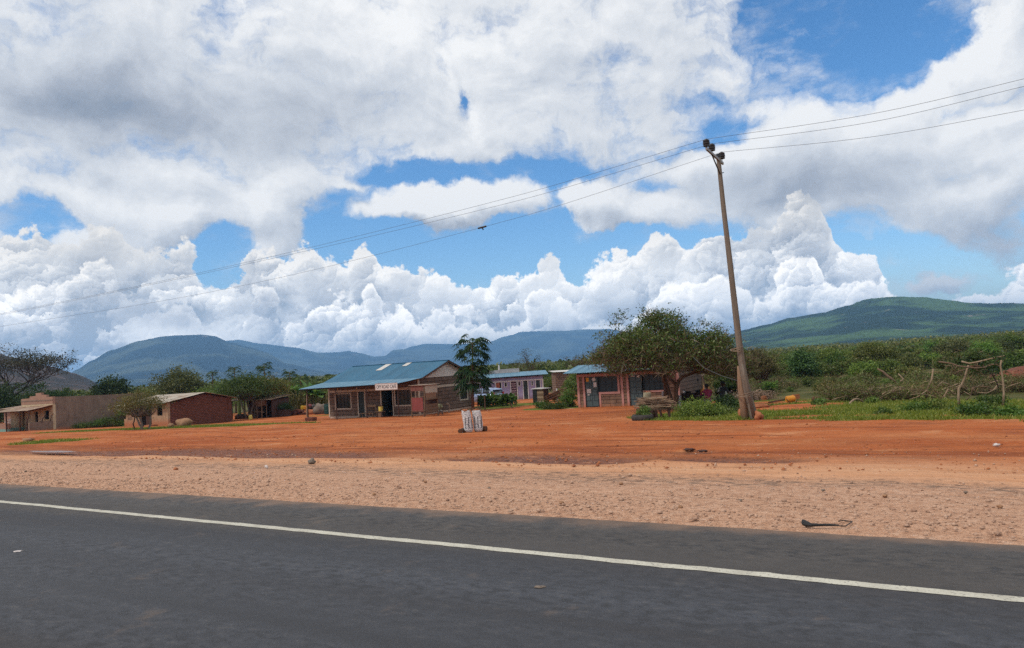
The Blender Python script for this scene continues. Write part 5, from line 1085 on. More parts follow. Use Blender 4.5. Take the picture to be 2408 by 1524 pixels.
for y in (-1, 1):
    b = MB(); b.bar((.97, y*.735, .94), (.26, y*.62, 1.40), .06, .05); b.build('windscreen_pillar', m_car, car)
    b = MB(); b.bar((-.35, y*.75, .94), (-.38, y*.62, 1.42), .07, .03); b.build('door_pillar', m_car, car)
    b = MB(); b.add([(-1.25, y*.762, .95), (-1.75, y*.72, .95), (-1.62, y*.62, 1.36), (-1.38, y*.64, 1.40), (-1.25, y*.73, .95), (-1.75, y*.69, .95), (-1.62, y*.59, 1.36), (-1.38, y*.61, 1.40)], [(0, 1, 2, 3), (7, 6, 5, 4), (0, 4, 5, 1), (1, 5, 6, 2), (2, 6, 7, 3), (3, 7, 4, 0)]); b.build('rear_pillar', m_car, car)
    b = MB(); b.box(-1.79, y*.62-.09, .80, -1.60, y*.62+.12*(1 if y > 0 else .75), 1.06); b.build('tail_light', plain('red_lens', (.35, .03, .025), (.28, .02, .02), 3, .2), car)
    b = MB(); b.box(1.55, y*.58-.12, .62, 1.755, y*.58+.1, .76); b.build('headlight', m_sheetclear, car)
    b = MB(); b.box(.62, y*.86-.06, .96, .78, y*.86+.06, 1.08); b.build('mirror', m_car, car)
    for x in (1.12, -1.15):
        w_ = MB(); c_ = (x, y*.72, .30); w_.tube([(x, y*.64, .30), (x, y*.66, .30), (x, y*.80, .30), (x, y*.82, .30)], [.26, .30, .30, .26], 20); w_ = w_.build('wheel', m_rubber, car)
        r_ = MB(); r_.tube([(x, y*.815, .30), (x, y*.828, .30)], [.19, .17], 16); r_.build('rim', plain('wheel_rim', (.35, .35, .36), (.28, .28, .28), 5, .35, 0, .6), w_)
b = MB(); b.box(-1.84, -.55, .40, -1.795, .55, .52); b.build('bumper', m_rubber, car)
b = MB(); b.box(-1.82, -.25, .62, -1.80, .25, .74); b.build('number_plate', m_yel2, car)

# --- posts, hive tower, log pile in the gap
for i, (x, y0, y1) in enumerate(((760, 585, 870), (1390, 690, 780), (1310, 770, 830))):
    p = at(*d5(x, y1)); h = (y1-y0)/5.473/2773*p.y; b = MB(); b.tube([(0, 0, -.1), (.02, 0, h)] if i == 0 else [(.06, 0, -.1), (-.06, 0, h+.15)], .05, 7); tag(b.build('hedge_post', m_wood, None, p), ['upright fence stake at the left end of the leafy hedge', 'slanting stake at the right end of the leafy hedge', 'short stake low in the leafy hedge'][i], 'stake')
hp = at(*d5(1850, 722)); hv = thing('crate_tower', 'tall crate of pale planks with a tin lid beyond the lilac row', 'crate', hp, R_(-38)); sc_ = hp.y/2773/5.473
hw_, hh_ = 1.05, 285*sc_
for j in range(6):
    z = hh_*j/6; e_ = .02*math.sin(j*2.4)
    MB().box(-.45+e_, -.02, z+.008, .62+e_, .02, z+hh_/6-.008).build('front_plank', m_wood if j % 2 else m_woodpale, hv)
    MB().box(-.48+e_, .021, z+.008, -.44+e_, .8, z+hh_/6-.008).build('side_plank', plain('bright_plank', (.48, .36, .22), (.36, .24, .14), 4, .9) if j == 0 else bpy.data.materials['bright_plank'], hv)
MB().box(-.42, .03, 0, .60, .8, hh_-.02).build('core', m_dark_in, hv); b = MB(); b.box(-.62, -.15, hh_, .75, .95, hh_+.05); b.box(-.3, .1, hh_+.051, .4, .6, hh_+.09); b.build('lid', m_sheetclear, hv)
bp = at(*d5(1800, 725)); b = MB(); b.prism([(-.22, 0), (.22, 0), (.16, 1.15), (-.22, 1.18)], 'y', 0, .03); tag(b.build('black_board', m_rubber, None, bp, R_(-10)), 'black board leaning left of the plank crate', 'board')
lp0 = at(*d5(2180, 700))
for i in range(16):
    k = i % 6; r = i//6; a = lp0+Vector((-.9+.10*k, .22*k-.2, .10+.17*r+.02*k)); q = a+Vector((1.75+.1*math.sin(i), .35, .55+.12*math.sin(i*2.3)))
    log('weathered log in the slanting pile by the plank crate', a, q, .075, .06, m_wood if i % 3 else m_log, group='logs in the slanting pile')
for i, (x, y) in enumerate(((2235, 500),)):
    p = at_y(*d5(x, y), lp0.y+1.2); b = MB(); b.tube([(0, 0, -.9), (0, 0, .32)], .06, 8); tag(b.build('white_post', m_white, None, p), 'short white post standing behind the log pile', 'post')

# --- by the acacia: table, pots, sacks, tyre, firewood
tp = at(*d4(1150, 900)); tp = at_y(*d4(1150, 880), 41.5); tp.z = gz(tp.x, tp.y)
tb = thing('market_table', 'low market table draped in dark cloth under the acacia', 'table', tp, R_(-10)); px_ = 41.5/2773/6.337
tw_, th_ = 480*px_, .86
MB().box(0, 0, th_-.04, tw_, .7, th_).build('tabletop', m_wood, tb)
for x, y in ((.05, .05), (tw_-.05, .05), (.05, .65), (tw_-.05, .65)): MB().box(x-.03, y-.03, 0, x+.03, y+.03, th_-.04).build('leg', m_wooddark, tb)
n = 26; vs = [(-.05+(tw_+.1)*i/n, -.04-.02*math.sin(i*1.3), th_+.006) for i in range(n+1)]+[(-.07+(tw_+.14)*i/n, -.08-.05*math.sin(i*1.3), .06+.05*math.sin(i*.7)) for i in range(n+1)]
c_ = MB().add(vs+[(x, y+.012, z) for x, y, z in vs], [(i, i+1, i+n+2, i+n+1) for i in range(n)]+[(2*n+2+i+n+1, 2*n+2+i+n+2, 2*n+2+i+1, 2*n+2+i) for i in range(n)])
dc = c_.build('table_cloth', plain('dark_brown_cloth', (.040, .020, .016), (.024, .013, .011), 3, .95), None, tp, R_(-10)); tag(dc, 'dark brown cloth hanging from the front of the market table', 'cloth')
def pan(label, x, r, h, mat):
    t = thing('cooking_pan', label, 'pan', local(tp, (x, .3, th_), R_(-10)), 0); b = MB(); b.lathe([(r*.75, 0), (r, h*.7), (r*1.02, h), (r*.96, h), (r*.7, .02), (.001, .02)], 18); b.build('bowl', mat, t); b = MB(); b.tube([(r, 0, h*.8), (r+.05, 0, h), (r+.14, 0, h)], .012, 6); b.build('handle', m_steel, t)
pan('wide black pan at the left of the market table', .28, .24, .09, m_rubber); pan('black pan heaped with charcoal at the right of the table', .95, .22, .13, m_rubber)
al = thing('pot', 'small bright metal pot on the left of the market table', 'pot', local(tp, (.15, .12, th_), 0)); b = MB(); b.lathe([(.07, 0), (.08, .02), (.08, .14), (.085, .145), (.075, .14)], 14); b.build('bowl', plain('aluminium', (.5, .5, .5), (.4, .4, .4), 6, .35, 0, .8), al)
b = MB(); b.lathe([(.085, .146), (.06, .17), (.015, .18), (.015, .2)], 14); b.build('lid', m_steel, al)
b = MB().blob((0, 0, .09), .10, .08, .12, .3, 4); tag(b.build('orange_rag', m_org, None, local(tp, (tw_-.02, .1, th_-.01), R_(-10)), 0, True), 'bunched orange cloth at the right end of the table', 'cloth')
m_wsack = plain('white_sack_cloth', (.50, .47, .47), (.26, .24, .26), 7, .8); m_gsack = plain('greenish_sack_cloth', (.36, .34, .24), (.20, .19, .12), 8, .85)
sack('narrow white plastic sack standing right of the acacia trunks', at_y(*d4(1062, 893), 41.0), .13, .70, .02, 0, 5, m_wsack, False)
sack('crumpled white sack beside the left acacia trunk', at_y(*d4(712, 760), 41.2), .12, .62, -.03, .3, 14, m_wsack, False)
gp = at_y(*d4(300, 760), 45.8); gp.z = local(rl, (0, 0, -.02), 0).z; sk_ = sack('tall greenish charcoal sack standing before the right shop door', gp, .24, 1.12, .02, 0, 7, m_gsack, True)
ty = at(*d4(190, 1185)); tt_ = thing('old_tyre', 'worn tyre lying flat on the grass as a planter', 'tyre', ty)
b = MB(); n = 36; prof = [(.30, .02), (.40, 0), (.45, .05), (.46, .12), (.45, .20), (.40, .25), (.30, .23), (.28, .13)]
b.add([(r*math.cos(2*math.pi*i/n), r*math.sin(2*math.pi*i/n), z) for i in range(n) for r, z in prof], [(i*8+k, i*8+(k+1) % 8, ((i+1) % n)*8+(k+1) % 8, ((i+1) % n)*8+k) for i in range(n) for k in range(8)]); b.build('tyre_ring', plain('dusty_rubber', (.060, .048, .040), (.035, .030, .028), 5, .85), tt_, smooth=True)
b = MB(); b.lathe([(.33, .14), (.3, .17), (.001, .2)], 20); b.build('soil', m_log, tt_)
fo = at(*d4(500, 1155)); fw = thing('firewood_trestle', 'rough trestle of short posts carrying a heap of firewood', 'trestle', fo, R_(-6))
for x, y, l in ((-.15, 0, .03), (.60, .05, -.02), (-.1, .5, .02), (.62, .55, 0), (.20, .1, .1)): b = MB(); b.tube([(x+l, y, -.1), (x, y, .42)], .05 if x > -.1 else .065, 8); b.build('leg', m_wooddark, fw)
b = MB(); b.bar((-.75, .08, .42), (.95, .08, .40), .06); b.bar((-.75, .5, .42), (.95, .5, .40), .06); b.build('rail', m_wood, fw)
MB().box(-.30, .02, 0, .10, .2, .38).build('side_board', m_dark_in, fw)
stk = []
for q in range(3):
    b = MB(); L_ = 1.5+.2*q; pts_ = [Vector((L_*(f-.5), .05*mnoise.noise(Vector((f*3, q*7, 0))), .06*mnoise.noise(Vector((f*3.5, q*5, 3))))) for f in np.linspace(0, 1, 8)]
    b.tube(pts_, [.026*(1-.5*f) for f in np.linspace(0, 1, 8)], 6); b.tube([pts_[4], pts_[4]+Vector((.25, .05, .08))], [.014, .006], 5); o = b.build('firewood_stick', (m_wood, m_woodpale, plain('brown_stick', (.30, .18, .115), (.14, .08, .05), 6, .9))[q]); stk.append(o)
for i in range(84):
    o = stk[i % 3] if i < 3 else stk[i % 3].copy()
    if i >= 3: col.objects.link(o)
    lay = i//12; o.location = fo+Vector((.12+random.uniform(-.18, .18)*(1-.05*lay)-.02*lay, .05+.5*random.random(), .45+.065*lay+random.uniform(-.02, .03))); sc_ = random.uniform(.72, 1.05)*(1-.05*lay); o.scale = (sc_, 1, 1)
    o.rotation_euler = (random.uniform(0, 6), random.uniform(-.10, .10), R_(-6)+random.uniform(-.25, .25)+(math.pi if i % 2 else 0)); tag(o, 'bent dry stick in the firewood heap on the trestle', 'stick', 'sticks of the firewood heap')
jc = at_y(*d4(1440, 870), 36.8); jc.z = gz(jc.x, jc.y); jerrycan('yellow jerrycan standing behind the leafy bush by the table', jc+Vector((0, 0, .02)), 1.05, .1, m_yel)

# --- clutter on the grass to the right
p = at(*d7(120, 495)); b = MB(); b.prism([(-.17, 0), (.17, 0), (.15, .22), (.04, .29), (-.16, .27)], 'y', 0, .22); b.lathe([(.05, 0), (.05, .02)], 8, (0, -.01, .15)); tag(b.build('clay_block', m_clod, None, p, .2), 'orange brown clay block standing on the grass right of the pole', 'block')
p = at(*d7(690, 545)); t = thing('orange_drum', 'orange plastic drum cut open and lying on the grass', 'drum', p, .15)
b = MB(); b.tube([(-.24, 0, .2), (-.2, 0, .2), (.2, 0, .22), (.26, 0, .22)], [.14, .19, .19, .15], 16); b.build('body', m_org, t); b = MB(); b.tube([(-.32, -.16, .22), (-.2, -.22, .05), (0, -.24, 0), (.25, -.22, .05), (.3, -.18, .15)], .03, 7); b.build('rim', m_log, t)
p = at(*d7(830, 470)); b = MB(); b.box(-.25, 0, 0, .22, .12, .3); tag(b.build('plank', m_clod, None, p, .2), 'flat reddish slab behind the orange drum', 'slab')
q0, q1 = at(*d7(1240, 530)), at(*d7(1600, 530)); log('thick dark tree stump log lying on the grass', q0+Vector((0, .1, .15)), q1+Vector((0, .1, .10)), .17, .09, m_log)
q0, q1 = at(*d7(200, 560)), at(*d7(560, 500)); log('thin dark pole lying on the red ground behind the pole', q0+Vector((0, 0, .05)), q1+Vector((0, 0, .08)), .05, .04)
q0, q1 = at(*d7(2010, 580)), at(*d7(2340, 545)); log('pale arched branch lying before the brush heap', q0, q1, .05, .045, m_woodpale, bend=.22, name='branch', cat='branch')
q0 = at(*d7(2222, 480)); b = MB(); b.tube([q0, q0+Vector((.12, 0, .45)), q0+Vector((.02, 0, .85))], [.045, .04, .025], 7); tag(b.build('branch', m_woodpale), 'pale bent stick standing up before the brush heap', 'branch')
rock('earth_mound', 'red earth mound at the far right edge beyond the pole rack', at(2400, 905), 1.7, 1.2, .55, plain('dark_red_earth', (.20, .065, .035), (.11, .038, .022), 3, .95, .03), 33, 'mound', .2)
rock('earth_mound', 'low red hump of earth on the grass right of the pole', at(*f2(1500, 985)), .6, .3, .12, m_clod, 34, 'mound', .2)
s0_ = 37.0; rw = thing('pole_rack', 'rough rack of forked posts carrying long bare branches on the right', 'rack', at(*e8(722, 1095)))
ro_ = Vector(rw.location); s0_ = st(ro_.x, ro_.y)[0]
def E(x, y, ds=0.0): return at_s(*e8(x, y), s0_+ds)-ro_
def limb(name, pts_, r0, r1, mat, ds=0.0):
    b = MB(); P_ = [E(x, y, ds) for x, y in pts_]; b.tube(P_, [(r0+(r1-r0)*i/(len(P_)-1))*.72 for i in range(len(P_))], 7); return b.build(name, mat, rw, smooth=True)
limb('post', [(722, 1100), (715, 900), (720, 770), (775, 700), (825, 580), (860, 450), (885, 370)], .075, .05, m_woodpale)
limb('post', [(1475, 1105), (1500, 870), (1490, 700), (1465, 520), (1440, 380), (1455, 280)], .06, .035, m_woodpale, -1.2)
limb('post', [(200, 735), (250, 620), (275, 430)], .06, .045, m_woodpale, 4.0)
limb('branch', [(370, 310), (480, 325), (600, 345), (700, 385), (850, 400), (1000, 420), (1180, 405), (1300, 360), (1380, 355), (1430, 410)], .05, .035, m_wood, -.3)
limb('branch', [(760, 305), (900, 340), (1050, 312), (1250, 262), (1510, 205)], .05, .03, m_woodpale, -.7)
limb('branch', [(900, 400), (980, 390), (1080, 395)], .10, .07, m_log, .1)
limb('branch', [(650, 525), (720, 475), (850, 440)], .04, .03, m_wood, .2); limb('branch', [(480, 390), (580, 375), (640, 500)], .035, .02, m_wood, .2); limb('branch', [(1140, 360), (1190, 460), (1300, 530), (1380, 680), (1400, 760)], .045, .03, m_wooddark, .4)
limb('branch', [(930, 890), (960, 760), (1080, 740), (1230, 745), (1300, 780)], .045, .025, m_wood, .5); limb('branch', [(1040, 840), (1200, 855), (1290, 815), (1390, 760)], .035, .025, m_woodpale, .5); limb('branch', [(850, 970), (930, 890), (800, 820)], .04, .02, m_woodpale, .4)
limb('branch', [(1340, 330), (1420, 270), (1500, 240)], .035, .02, m_wood, -.6)
for pts_ in ([(600, 345), (660, 420), (640, 505)], [(980, 410), (1060, 470), (1180, 440), (1260, 480)], [(1180, 405), (1240, 350), (1330, 345)], [(700, 385), (640, 440)], [(1050, 312), (980, 375)], [(1380, 355), (1450, 330), (1540, 250)], [(960, 760), (1010, 830), (1000, 900)], [(1480, 620), (1560, 560), (1640, 570)]): limb('branch', pts_, .026, .010, m_wood, random.uniform(-.6, .6))
FB = [((960, 20), (1110, 100), (1200, 190), (1310, 270), (1440, 380), .075, m_wood, 5.0, 'long pale dead trunk slanting over the brush heap'), ((1500, 150), (1560, 210), (1640, 290), (1580, 330), (1560, 350), .045, m_woodpale, 4, 'bare forked branch standing in the brush right of the slanting trunk')]
for a, b1, c1_, d1_, e1_, r, mt, ds, lab in FB:
    P_ = [at_s(*f5(*q), 41.5+ds) for q in (a, b1, c1_, d1_, e1_)]; b = MB(); b.tube(P_, [r*.55, r*.8, r, r, r], 7); tag(b.build('dead_branch', mt, smooth=True), lab, 'branch')

# --- people
m_skin = plain('dark_skin', (.060, .032, .021), (.050, .026, .017), 8, .55); m_hair = plain('black_hair', (.010, .009, .009), (.014, .012, .011), 30, .9)
m_maroon = plain('maroon_cloth', (.20, .022, .055), (.15, .016, .042), 4, .9); m_blackc = plain('black_cloth', (.015, .015, .018), (.024, .023, .027), 4, .9); m_whitec = plain('white_cloth', (.52, .52, .50), (.42, .42, .40), 5, .9)
m_pinkc = plain('pink_cloth', (.30, .11, .11), (.24, .08, .085), 4, .9); m_greyc = plain('grey_cloth', (.17, .16, .15), (.12, .11, .105), 4, .9); m_yelc = plain('olive_cloth', (.22, .21, .12), (.17, .16, .09), 4, .9)
def cap(mb, p, q, r0, r1, n=10):
    p, q = Vector(p), Vector(q); d_ = (q-p).normalized()
    mb.tube([p-d_*r0, p-d_*r0*.75, p-d_*r0*.35, p, q, q+d_*r1*.35, q+d_*r1*.75, q+d_*r1], [r0*.05, r0*.66, r0*.94, r0, r1, r1*.94, r1*.66, r1*.05], n)
def remesh(o, vx):
    r = o.modifiers.new('join', 'REMESH'); r.mode = 'VOXEL'; r.voxel_size = vx; r.use_smooth_shade = True; s = o.modifiers.new('soft', 'SMOOTH'); s.iterations = 3; s.factor = .4
def person(label, p, rz, top, low, sit=.40, scale=1.0, lean=.10, arms=((.16, .12), (.16, .12)), hand=None, stand=False, turn=0.0):
    t = thing('person', label, 'person', p, rz); t.scale = (scale,)*3; h = .88 if stand else sit+.09
    hip = Vector((0, 0, h)); ch_ = Vector((0, lean*.7, h+.30)); sh = h+.46; nk = Vector((0, lean*1.05, h+.54)); hd = Vector((turn*.02, lean*1.2+.015, h+.685))
    B = MB(); cap(B, hip, ch_, .125, .13); cap(B, ch_, (0, lean, sh-.02), .13, .105); cap(B, (-.12, lean, sh-.02), (.12, lean, sh-.02), .07, .07); cap(B, (0, lean, sh), hd-Vector((0, .01, .06)), .052, .05)
    B.blob(hd[:], .077, .096, .118, .0, 1, 16, 12); B.blob((hd.x, hd.y+.04, hd.z-.055), .05, .055, .055, 0, 1, 10, 8); cap(B, (hd.x, hd.y+.085, hd.z+.005), (hd.x, hd.y+.108, hd.z-.025), .010, .016, 6)
    for e in (-1, 1): B.blob((hd.x+e*.078, hd.y-.005, hd.z-.01), .012, .022, .032, 0, 1, 8, 6)
    cap(B, (hd.x-.022, hd.y+.088, hd.z-.062), (hd.x+.022, hd.y+.088, hd.z-.062), .010, .010, 6)
    S_h = MB(); S_l = MB(); cap(S_h, hip+Vector((0, 0, .02)), ch_, .145, .152, 12); cap(S_h, ch_, (0, lean, sh-.01), .152, .115, 12); cap(S_h, (-.13, lean, sh-.015), (.13, lean, sh-.015), .085, .085)
    cap(S_l, hip-Vector((.03, 0, 0)), hip+Vector((.03, 0, 0)), .145, .145, 12)
    for i, e in enumerate((-1, 1)):
        fx, fz = arms[i]; s_ = Vector((e*.175, lean, sh-.02)); el = s_+Vector((e*.05, fx, -.255)); wr = el+Vector((-e*.07, .20, fz-.06)); hn = hand[i] if hand and hand[i] else None
        if hn: wr = Vector(hn); el = (s_+wr)/2+Vector((e*.07, -.02, -.09))
        cap(B, s_, el, .048, .038); cap(B, el, wr, .038, .026); cap(S_h, s_, s_.lerp(el, .62), .066, .058)
        d_ = (wr-el).normalized(); sd_ = d_.cross(Vector((0, 0, 1))).normalized(); pm = wr+d_*.06; cap(B, wr+d_*.01, pm, .028, .033, 8)
        for f in range(4):
            a = pm+sd_*(.024*(f-1.5))+d_*.03; l_ = (.055, .068, .064, .05)[f]; m_ = a+d_*l_*.55-Vector((0, 0, .006)); cap(B, a, m_, .0105, .010, 6); cap(B, m_, m_+d_*l_*.35-Vector((0, 0, .022)), .010, .009, 6)
        th0 = wr+d_*.03-sd_*.03*e; cap(B, th0, th0+d_*.035-sd_*.03*e, .012, .010, 6)
        if stand: kn, an = Vector((e*.09, .03, .47)), Vector((e*.09, 0, .07))
        else: kn, an = Vector((e*.13, .42, sit+.07)), Vector((e*.13, .38, .07))
        hp_ = hip+Vector((e*.085, 0, -.02)); cap(B, hp_, kn, .075, .055); cap(B, kn, an, .053, .036); cap(B, an, an+Vector((e*.02, .15, -.035)), .038, .03)
        cap(S_l, hp_, kn, .098, .075); cap(S_l, kn, kn.lerp(an, .72), .075, .062)
    bo_ = B.build('body', m_skin, t); remesh(bo_, .0085)
    so_ = S_h.build('shirt', top, t); remesh(so_, .014); lo_ = S_l.build('trousers', low, t); remesh(lo_, .014)
    H_ = MB(); H_.blob((hd.x, hd.y-.012, hd.z+.03), .086, .098, .106, .04, 4, 16, 10, 6); H_.build('hair', m_hair, t, smooth=True)
    E_ = MB()
    for e in (-1, 1): E_.blob((hd.x+e*.032, hd.y+.088, hd.z+.012), .012, .008, .008, 0, 1, 8, 6)
    E_.build('eyes', m_bulb, t, smooth=True); return t
mp = at_y(*f2(150, 1090), 39.2); mp.z = gz(mp.x, mp.y); jerrycan('yellow jerrycan used as a seat by the person in maroon', mp, 1.05, .1, m_yel)
person('person in a maroon shirt sitting on a yellow jerrycan with back turned', mp+Vector((.0, .02, 0)), R_(8), m_maroon, m_greyc, .30, 1.12, .06, hand=((-.34, .42, .62), None))
q = at_y(*f2(500, 1040), 40.2); q.z = gz(q.x, q.y); person('person in black sitting behind the bush and leaning forward', q, R_(-60), m_blackc, m_blackc, .44, 1.05, .22)
q = at_y(*f2(625, 1040), 40.6); q.z = gz(q.x, q.y); person('person in black and white sitting right of the one in black', q, R_(120), m_whitec, m_blackc, .46, 1.05, .12)
b = MB(); q = at_y(*f2(350, 900), 40.6); q.z = gz(q.x, q.y); b.tube([(-.55, 0, .40), (.5, .1, .42)], .05, 8); b.tube([(-.4, 0, -.05), (-.4, 0, .4)], .04, 6); b.tube([(.4, .08, -.05), (.4, .08, .4)], .04, 6); tag(b.build('rough_bench', m_wood, None, q), 'rough log seat between the maroon and the black clad persons', 'seat')
q = at(*d2(1205, 1312)); person('person in a pale shirt sitting on the ground beside the kiosk', q, R_(200), m_yelc, m_greyc, .20, .98, .12)
q = at_y(*d6(1958, 1042), 74.5); q.z = gz(q.x, q.y); person('person in a pink top standing far behind the veranda post', q, R_(170), m_pinkc, m_blackc, scale=.70, stand=True)
q = at_y(*d6(2025, 1042), 74.0); q.z = gz(q.x, q.y); person('person in dark clothes standing right of the one in pink', q, R_(215), m_greyc, m_blackc, scale=.66, stand=True)
# ------------------------------------------------------------------ vegetation
L_ac = leafmat('acacia_leaf', (.032, .050, .010), (.095, .125, .028), .25, (.16, .18, .05))
L_dk = leafmat('dark_leaf', (0.019, 0.041, 0.014), (0.054, 0.092, 0.024), .22, (0.095, 0.149, 0.038))
L_md = leafmat('green_leaf', (.038, .068, .014), (.105, .150, .030), .30, (.17, .21, .06))
L_br = leafmat('bright_leaf', (.050, .095, .018), (.125, .195, .034), .32, (.20, .26, .06))
L_ol = leafmat('olive_leaf', (.050, .058, .016), (.120, .125, .040), .25, (.20, .18, .075))
L_dry = leafmat('dry_twig', (.070, .048, .022), (.15, .105, .050), .10, (.24, .17, .09))
L_um = leafmat('umbrella_acacia_leaf', (.024, .046, .010), (.070, .108, .022), .25, (.13, .16, .045))
L_sc = leafmat('scrub_leaf', (.038, .055, .014), (.095, .118, .030), .28, (.21, .20, .07))
L_twd = leafmat('acacia_twig', (.045, .030, .017), (.095, .064, .036), .10, (.15, .10, .06))
L_grey = leafmat('grey_twig', (0.101, 0.081, 0.068), (0.203, 0.162, 0.128), .10, (0.270, 0.230, 0.189))
L_pap = leafmat('papaya_leaf', (.014, .036, .012), (.034, .070, .020), .25, (.07, .10, .03))
L_ban = leafmat('banana_leaf', (0.061, 0.135, 0.030), (0.128, 0.243, 0.061), .35, (0.216, 0.338, 0.121))
L_gr = leafmat('grass_blade', (.085, .120, .014), (.150, .200, .026), .30, (.26, .25, .065))
m_bark = plain('brown_bark', (.145, .078, .050), (.085, .046, .032), 5, .95, .01, 0, .1, (3, 3, 1)); m_barkg = plain('grey_bark', (.19, .155, .125), (.115, .090, .072), 5, .95, .01, 0, .1, (3, 3, 1))
def unit(n): v = rng.normal(size=(n, 3)); return v/np.linalg.norm(v, axis=1)[:, None]
def leaf_geo(P, size, up=.4, asp=.45, droop=0.0, A=None):
    n = len(P); nr = unit(n)+np.array([0, 0, up]); nr /= np.linalg.norm(nr, axis=1)[:, None]
    a = np.cross(nr, unit(n)) if A is None else A; a /= np.linalg.norm(a, axis=1)[:, None]+1e-9; b_ = np.cross(nr, a); b_ /= np.linalg.norm(b_, axis=1)[:, None]+1e-9
    s = np.broadcast_to(size, (n,))[:, None]*rng.uniform(.65, 1.3, (n, 1))
    V = np.stack([P-a*s*.5, P+b_*s*.5*asp, P+a*s*.5-np.array([0, 0, 1])*s*droop, P-b_*s*.5*asp], 1).reshape(-1, 3)
    return V
def leaf_mesh(name, Vs, mat):
    V = np.concatenate(Vs) if isinstance(Vs, list) else Vs; return np_mesh(name, V, np.arange(len(V)).reshape(-1, 4), mat)
def clumps(n, W, H, flat=.5, shell=.65, base=0.0, dome=None):
    d = unit(n); d[:, 2] = np.abs(d[:, 2])*1.0-flat*rng.random(n); r = shell+(1-shell)*rng.random(n); r *= rng.uniform(.75, 1.05, n)
    return d*r[:, None]*np.array([W/2, W/2, H*.62])+np.array([0, 0, base])
def fill(C_, per, rc, flat=.65): return np.repeat(C_, per, 0)+rng.normal(size=(len(C_)*per, 3))*np.array([rc, rc, rc*flat])*rng.uniform(.6, 1.2, (len(C_)*per, 1))
def wander(p, q, n=5, j=.08):
    p, q = Vector(p), Vector(q); L = (q-p).length
    return [p.lerp(q, f)+Vector((random.gauss(0, j), random.gauss(0, j), random.gauss(0, j*.6)))*L*(0 if f in (0, 1) else 1) for f in [i/(n-1) for i in range(n)]]
def tree(name, label, base, H, W, mat=None, trunk=.35, rt=.09, n=34, per=90, leaf=.16, bark=None, multi=1, group=None, flat=.55, asp=.5, cz=None, droop=.1, limbs=14, lean=0.0, rc=None, up=.4, twig=0, cat='tree', shell=.6, dup_ok=None):
    t = thing(name, label, cat, base, 0, group); zc = H*(trunk+(1-trunk)*.38) if cz is None else cz; ch = H-zc
    C_ = clumps(n, W, ch/.62*1.0, flat, shell, 0)
    C_[:, 2] = np.clip(C_[:, 2], -(zc-H*trunk)*1.0, None); C_ += np.array([lean*H, 0, zc]); rc = rc or W*.085
    b = MB()
    for k in range(multi):
        a = 6.28*k/multi+.6; f0 = Vector((.10*W*math.cos(a)*(multi > 1)*.4, .05*W*math.sin(a)*(multi > 1), -.15)); fk = Vector((lean*H*.6+.13*W*math.cos(a)*(multi > 1), .1*W*math.sin(a)*(multi > 1), H*trunk))
        w_ = wander(f0, fk, 5, .05); b.tube(w_, [rt*1.15, rt, rt*.9, rt*.85, rt*.75], 8)
        for j in range(k, min(limbs*multi, len(C_)), multi): w_ = wander(fk, C_[j], 5, .07); b.tube(w_, [rt*.6, rt*.45, rt*.33, rt*.2, rt*.06], 5)
    b.build('trunk', bark or m_bark, t, smooth=True)
    Vs = leaf_geo(fill(C_, per, rc), leaf, up, asp, droop); mesh_obj('crown', leaf_mesh('crown', Vs, mat or L_md), t)
    if twig:
        Pt = fill(C_, twig, rc*1.25); mesh_obj('twigs', leaf_mesh('twigs', leaf_geo(Pt, leaf*3.2, .0, .05), L_dry), t)
    return t
def bare_tree(name, label, base, H, W, mat, rt=.1, depth=5, spread=.55, seed=1, tufts=None, group=None, bow=0.0, flat=.5, trunk=.28, leaf=.18, per=5, sag=0.0):
    rs = random.Random(seed); t = thing(name, label, 'tree', base, 0, group); b = MB(); tips = []
    def rec(p, d, L, r, k):
        pts_ = [p]; q = p; dd = d.copy()
        for i in range(3):
            dd = (dd+Vector((rs.gauss(0, .16), rs.gauss(0, .16), rs.gauss(0, .10)+.05-sag*(k < 2)))).normalized(); q = q+dd*L/3; pts_.append(q)
        b.tube(pts_, [r, r*.85, r*.72, r*.6], 5 if r > .02 else 3, cap=False)
        if k == 0: tips.append(q); return
        for i in range(rs.choice((2, 3, 3))):
            a = rs.uniform(0, 6.28); e = Vector((math.cos(a), math.sin(a), rs.uniform(-.05, .5)*(1-flat)*1.4)); nd = (dd*(1-spread)+e*spread).normalized()
            rec(pts_[rs.choice((2, 3, 3))], nd, L*rs.uniform(.62, .85), r*.58, k-1)
    rec(Vector((0, 0, -.1)), Vector((rs.gauss(0, .1), rs.gauss(0, .1), 1)).normalized(), H*trunk, rt, depth)
    v = np.array([p[:] for p in b.v]); cx, cy = v[:, 0].mean(), v[:, 1].mean(); zmax = v[:, 2].max(); ext = max(np.ptp(v[:, 0]), .1)
    hi = np.clip(v[:, 2]/zmax, 0, 1)[:, None]; kx = W/ext; F = np.array([kx, kx, H/zmax]); k0 = np.where(hi > trunk*.9, 1.0, hi/(trunk*.9))
    v2 = np.concatenate([v[:, :2]*(k0*(kx-1)+1)*1.0, v[:, 2:]*H/zmax], 1); b.v = [tuple(q) for q in v2]; b.build('branches', mat, t)
    if tufts:
        T_p = np.array([q[:] for q in tips]); T_p = np.concatenate([T_p[:, :2]*kx, T_p[:, 2:]*H/zmax], 1); Vs = leaf_geo(np.repeat(T_p, per, 0)+rng.normal(size=(len(T_p)*per, 3))*leaf*.8, leaf, .2, .45); mesh_obj('crown', leaf_mesh('crown', Vs, tufts), t)
    return t

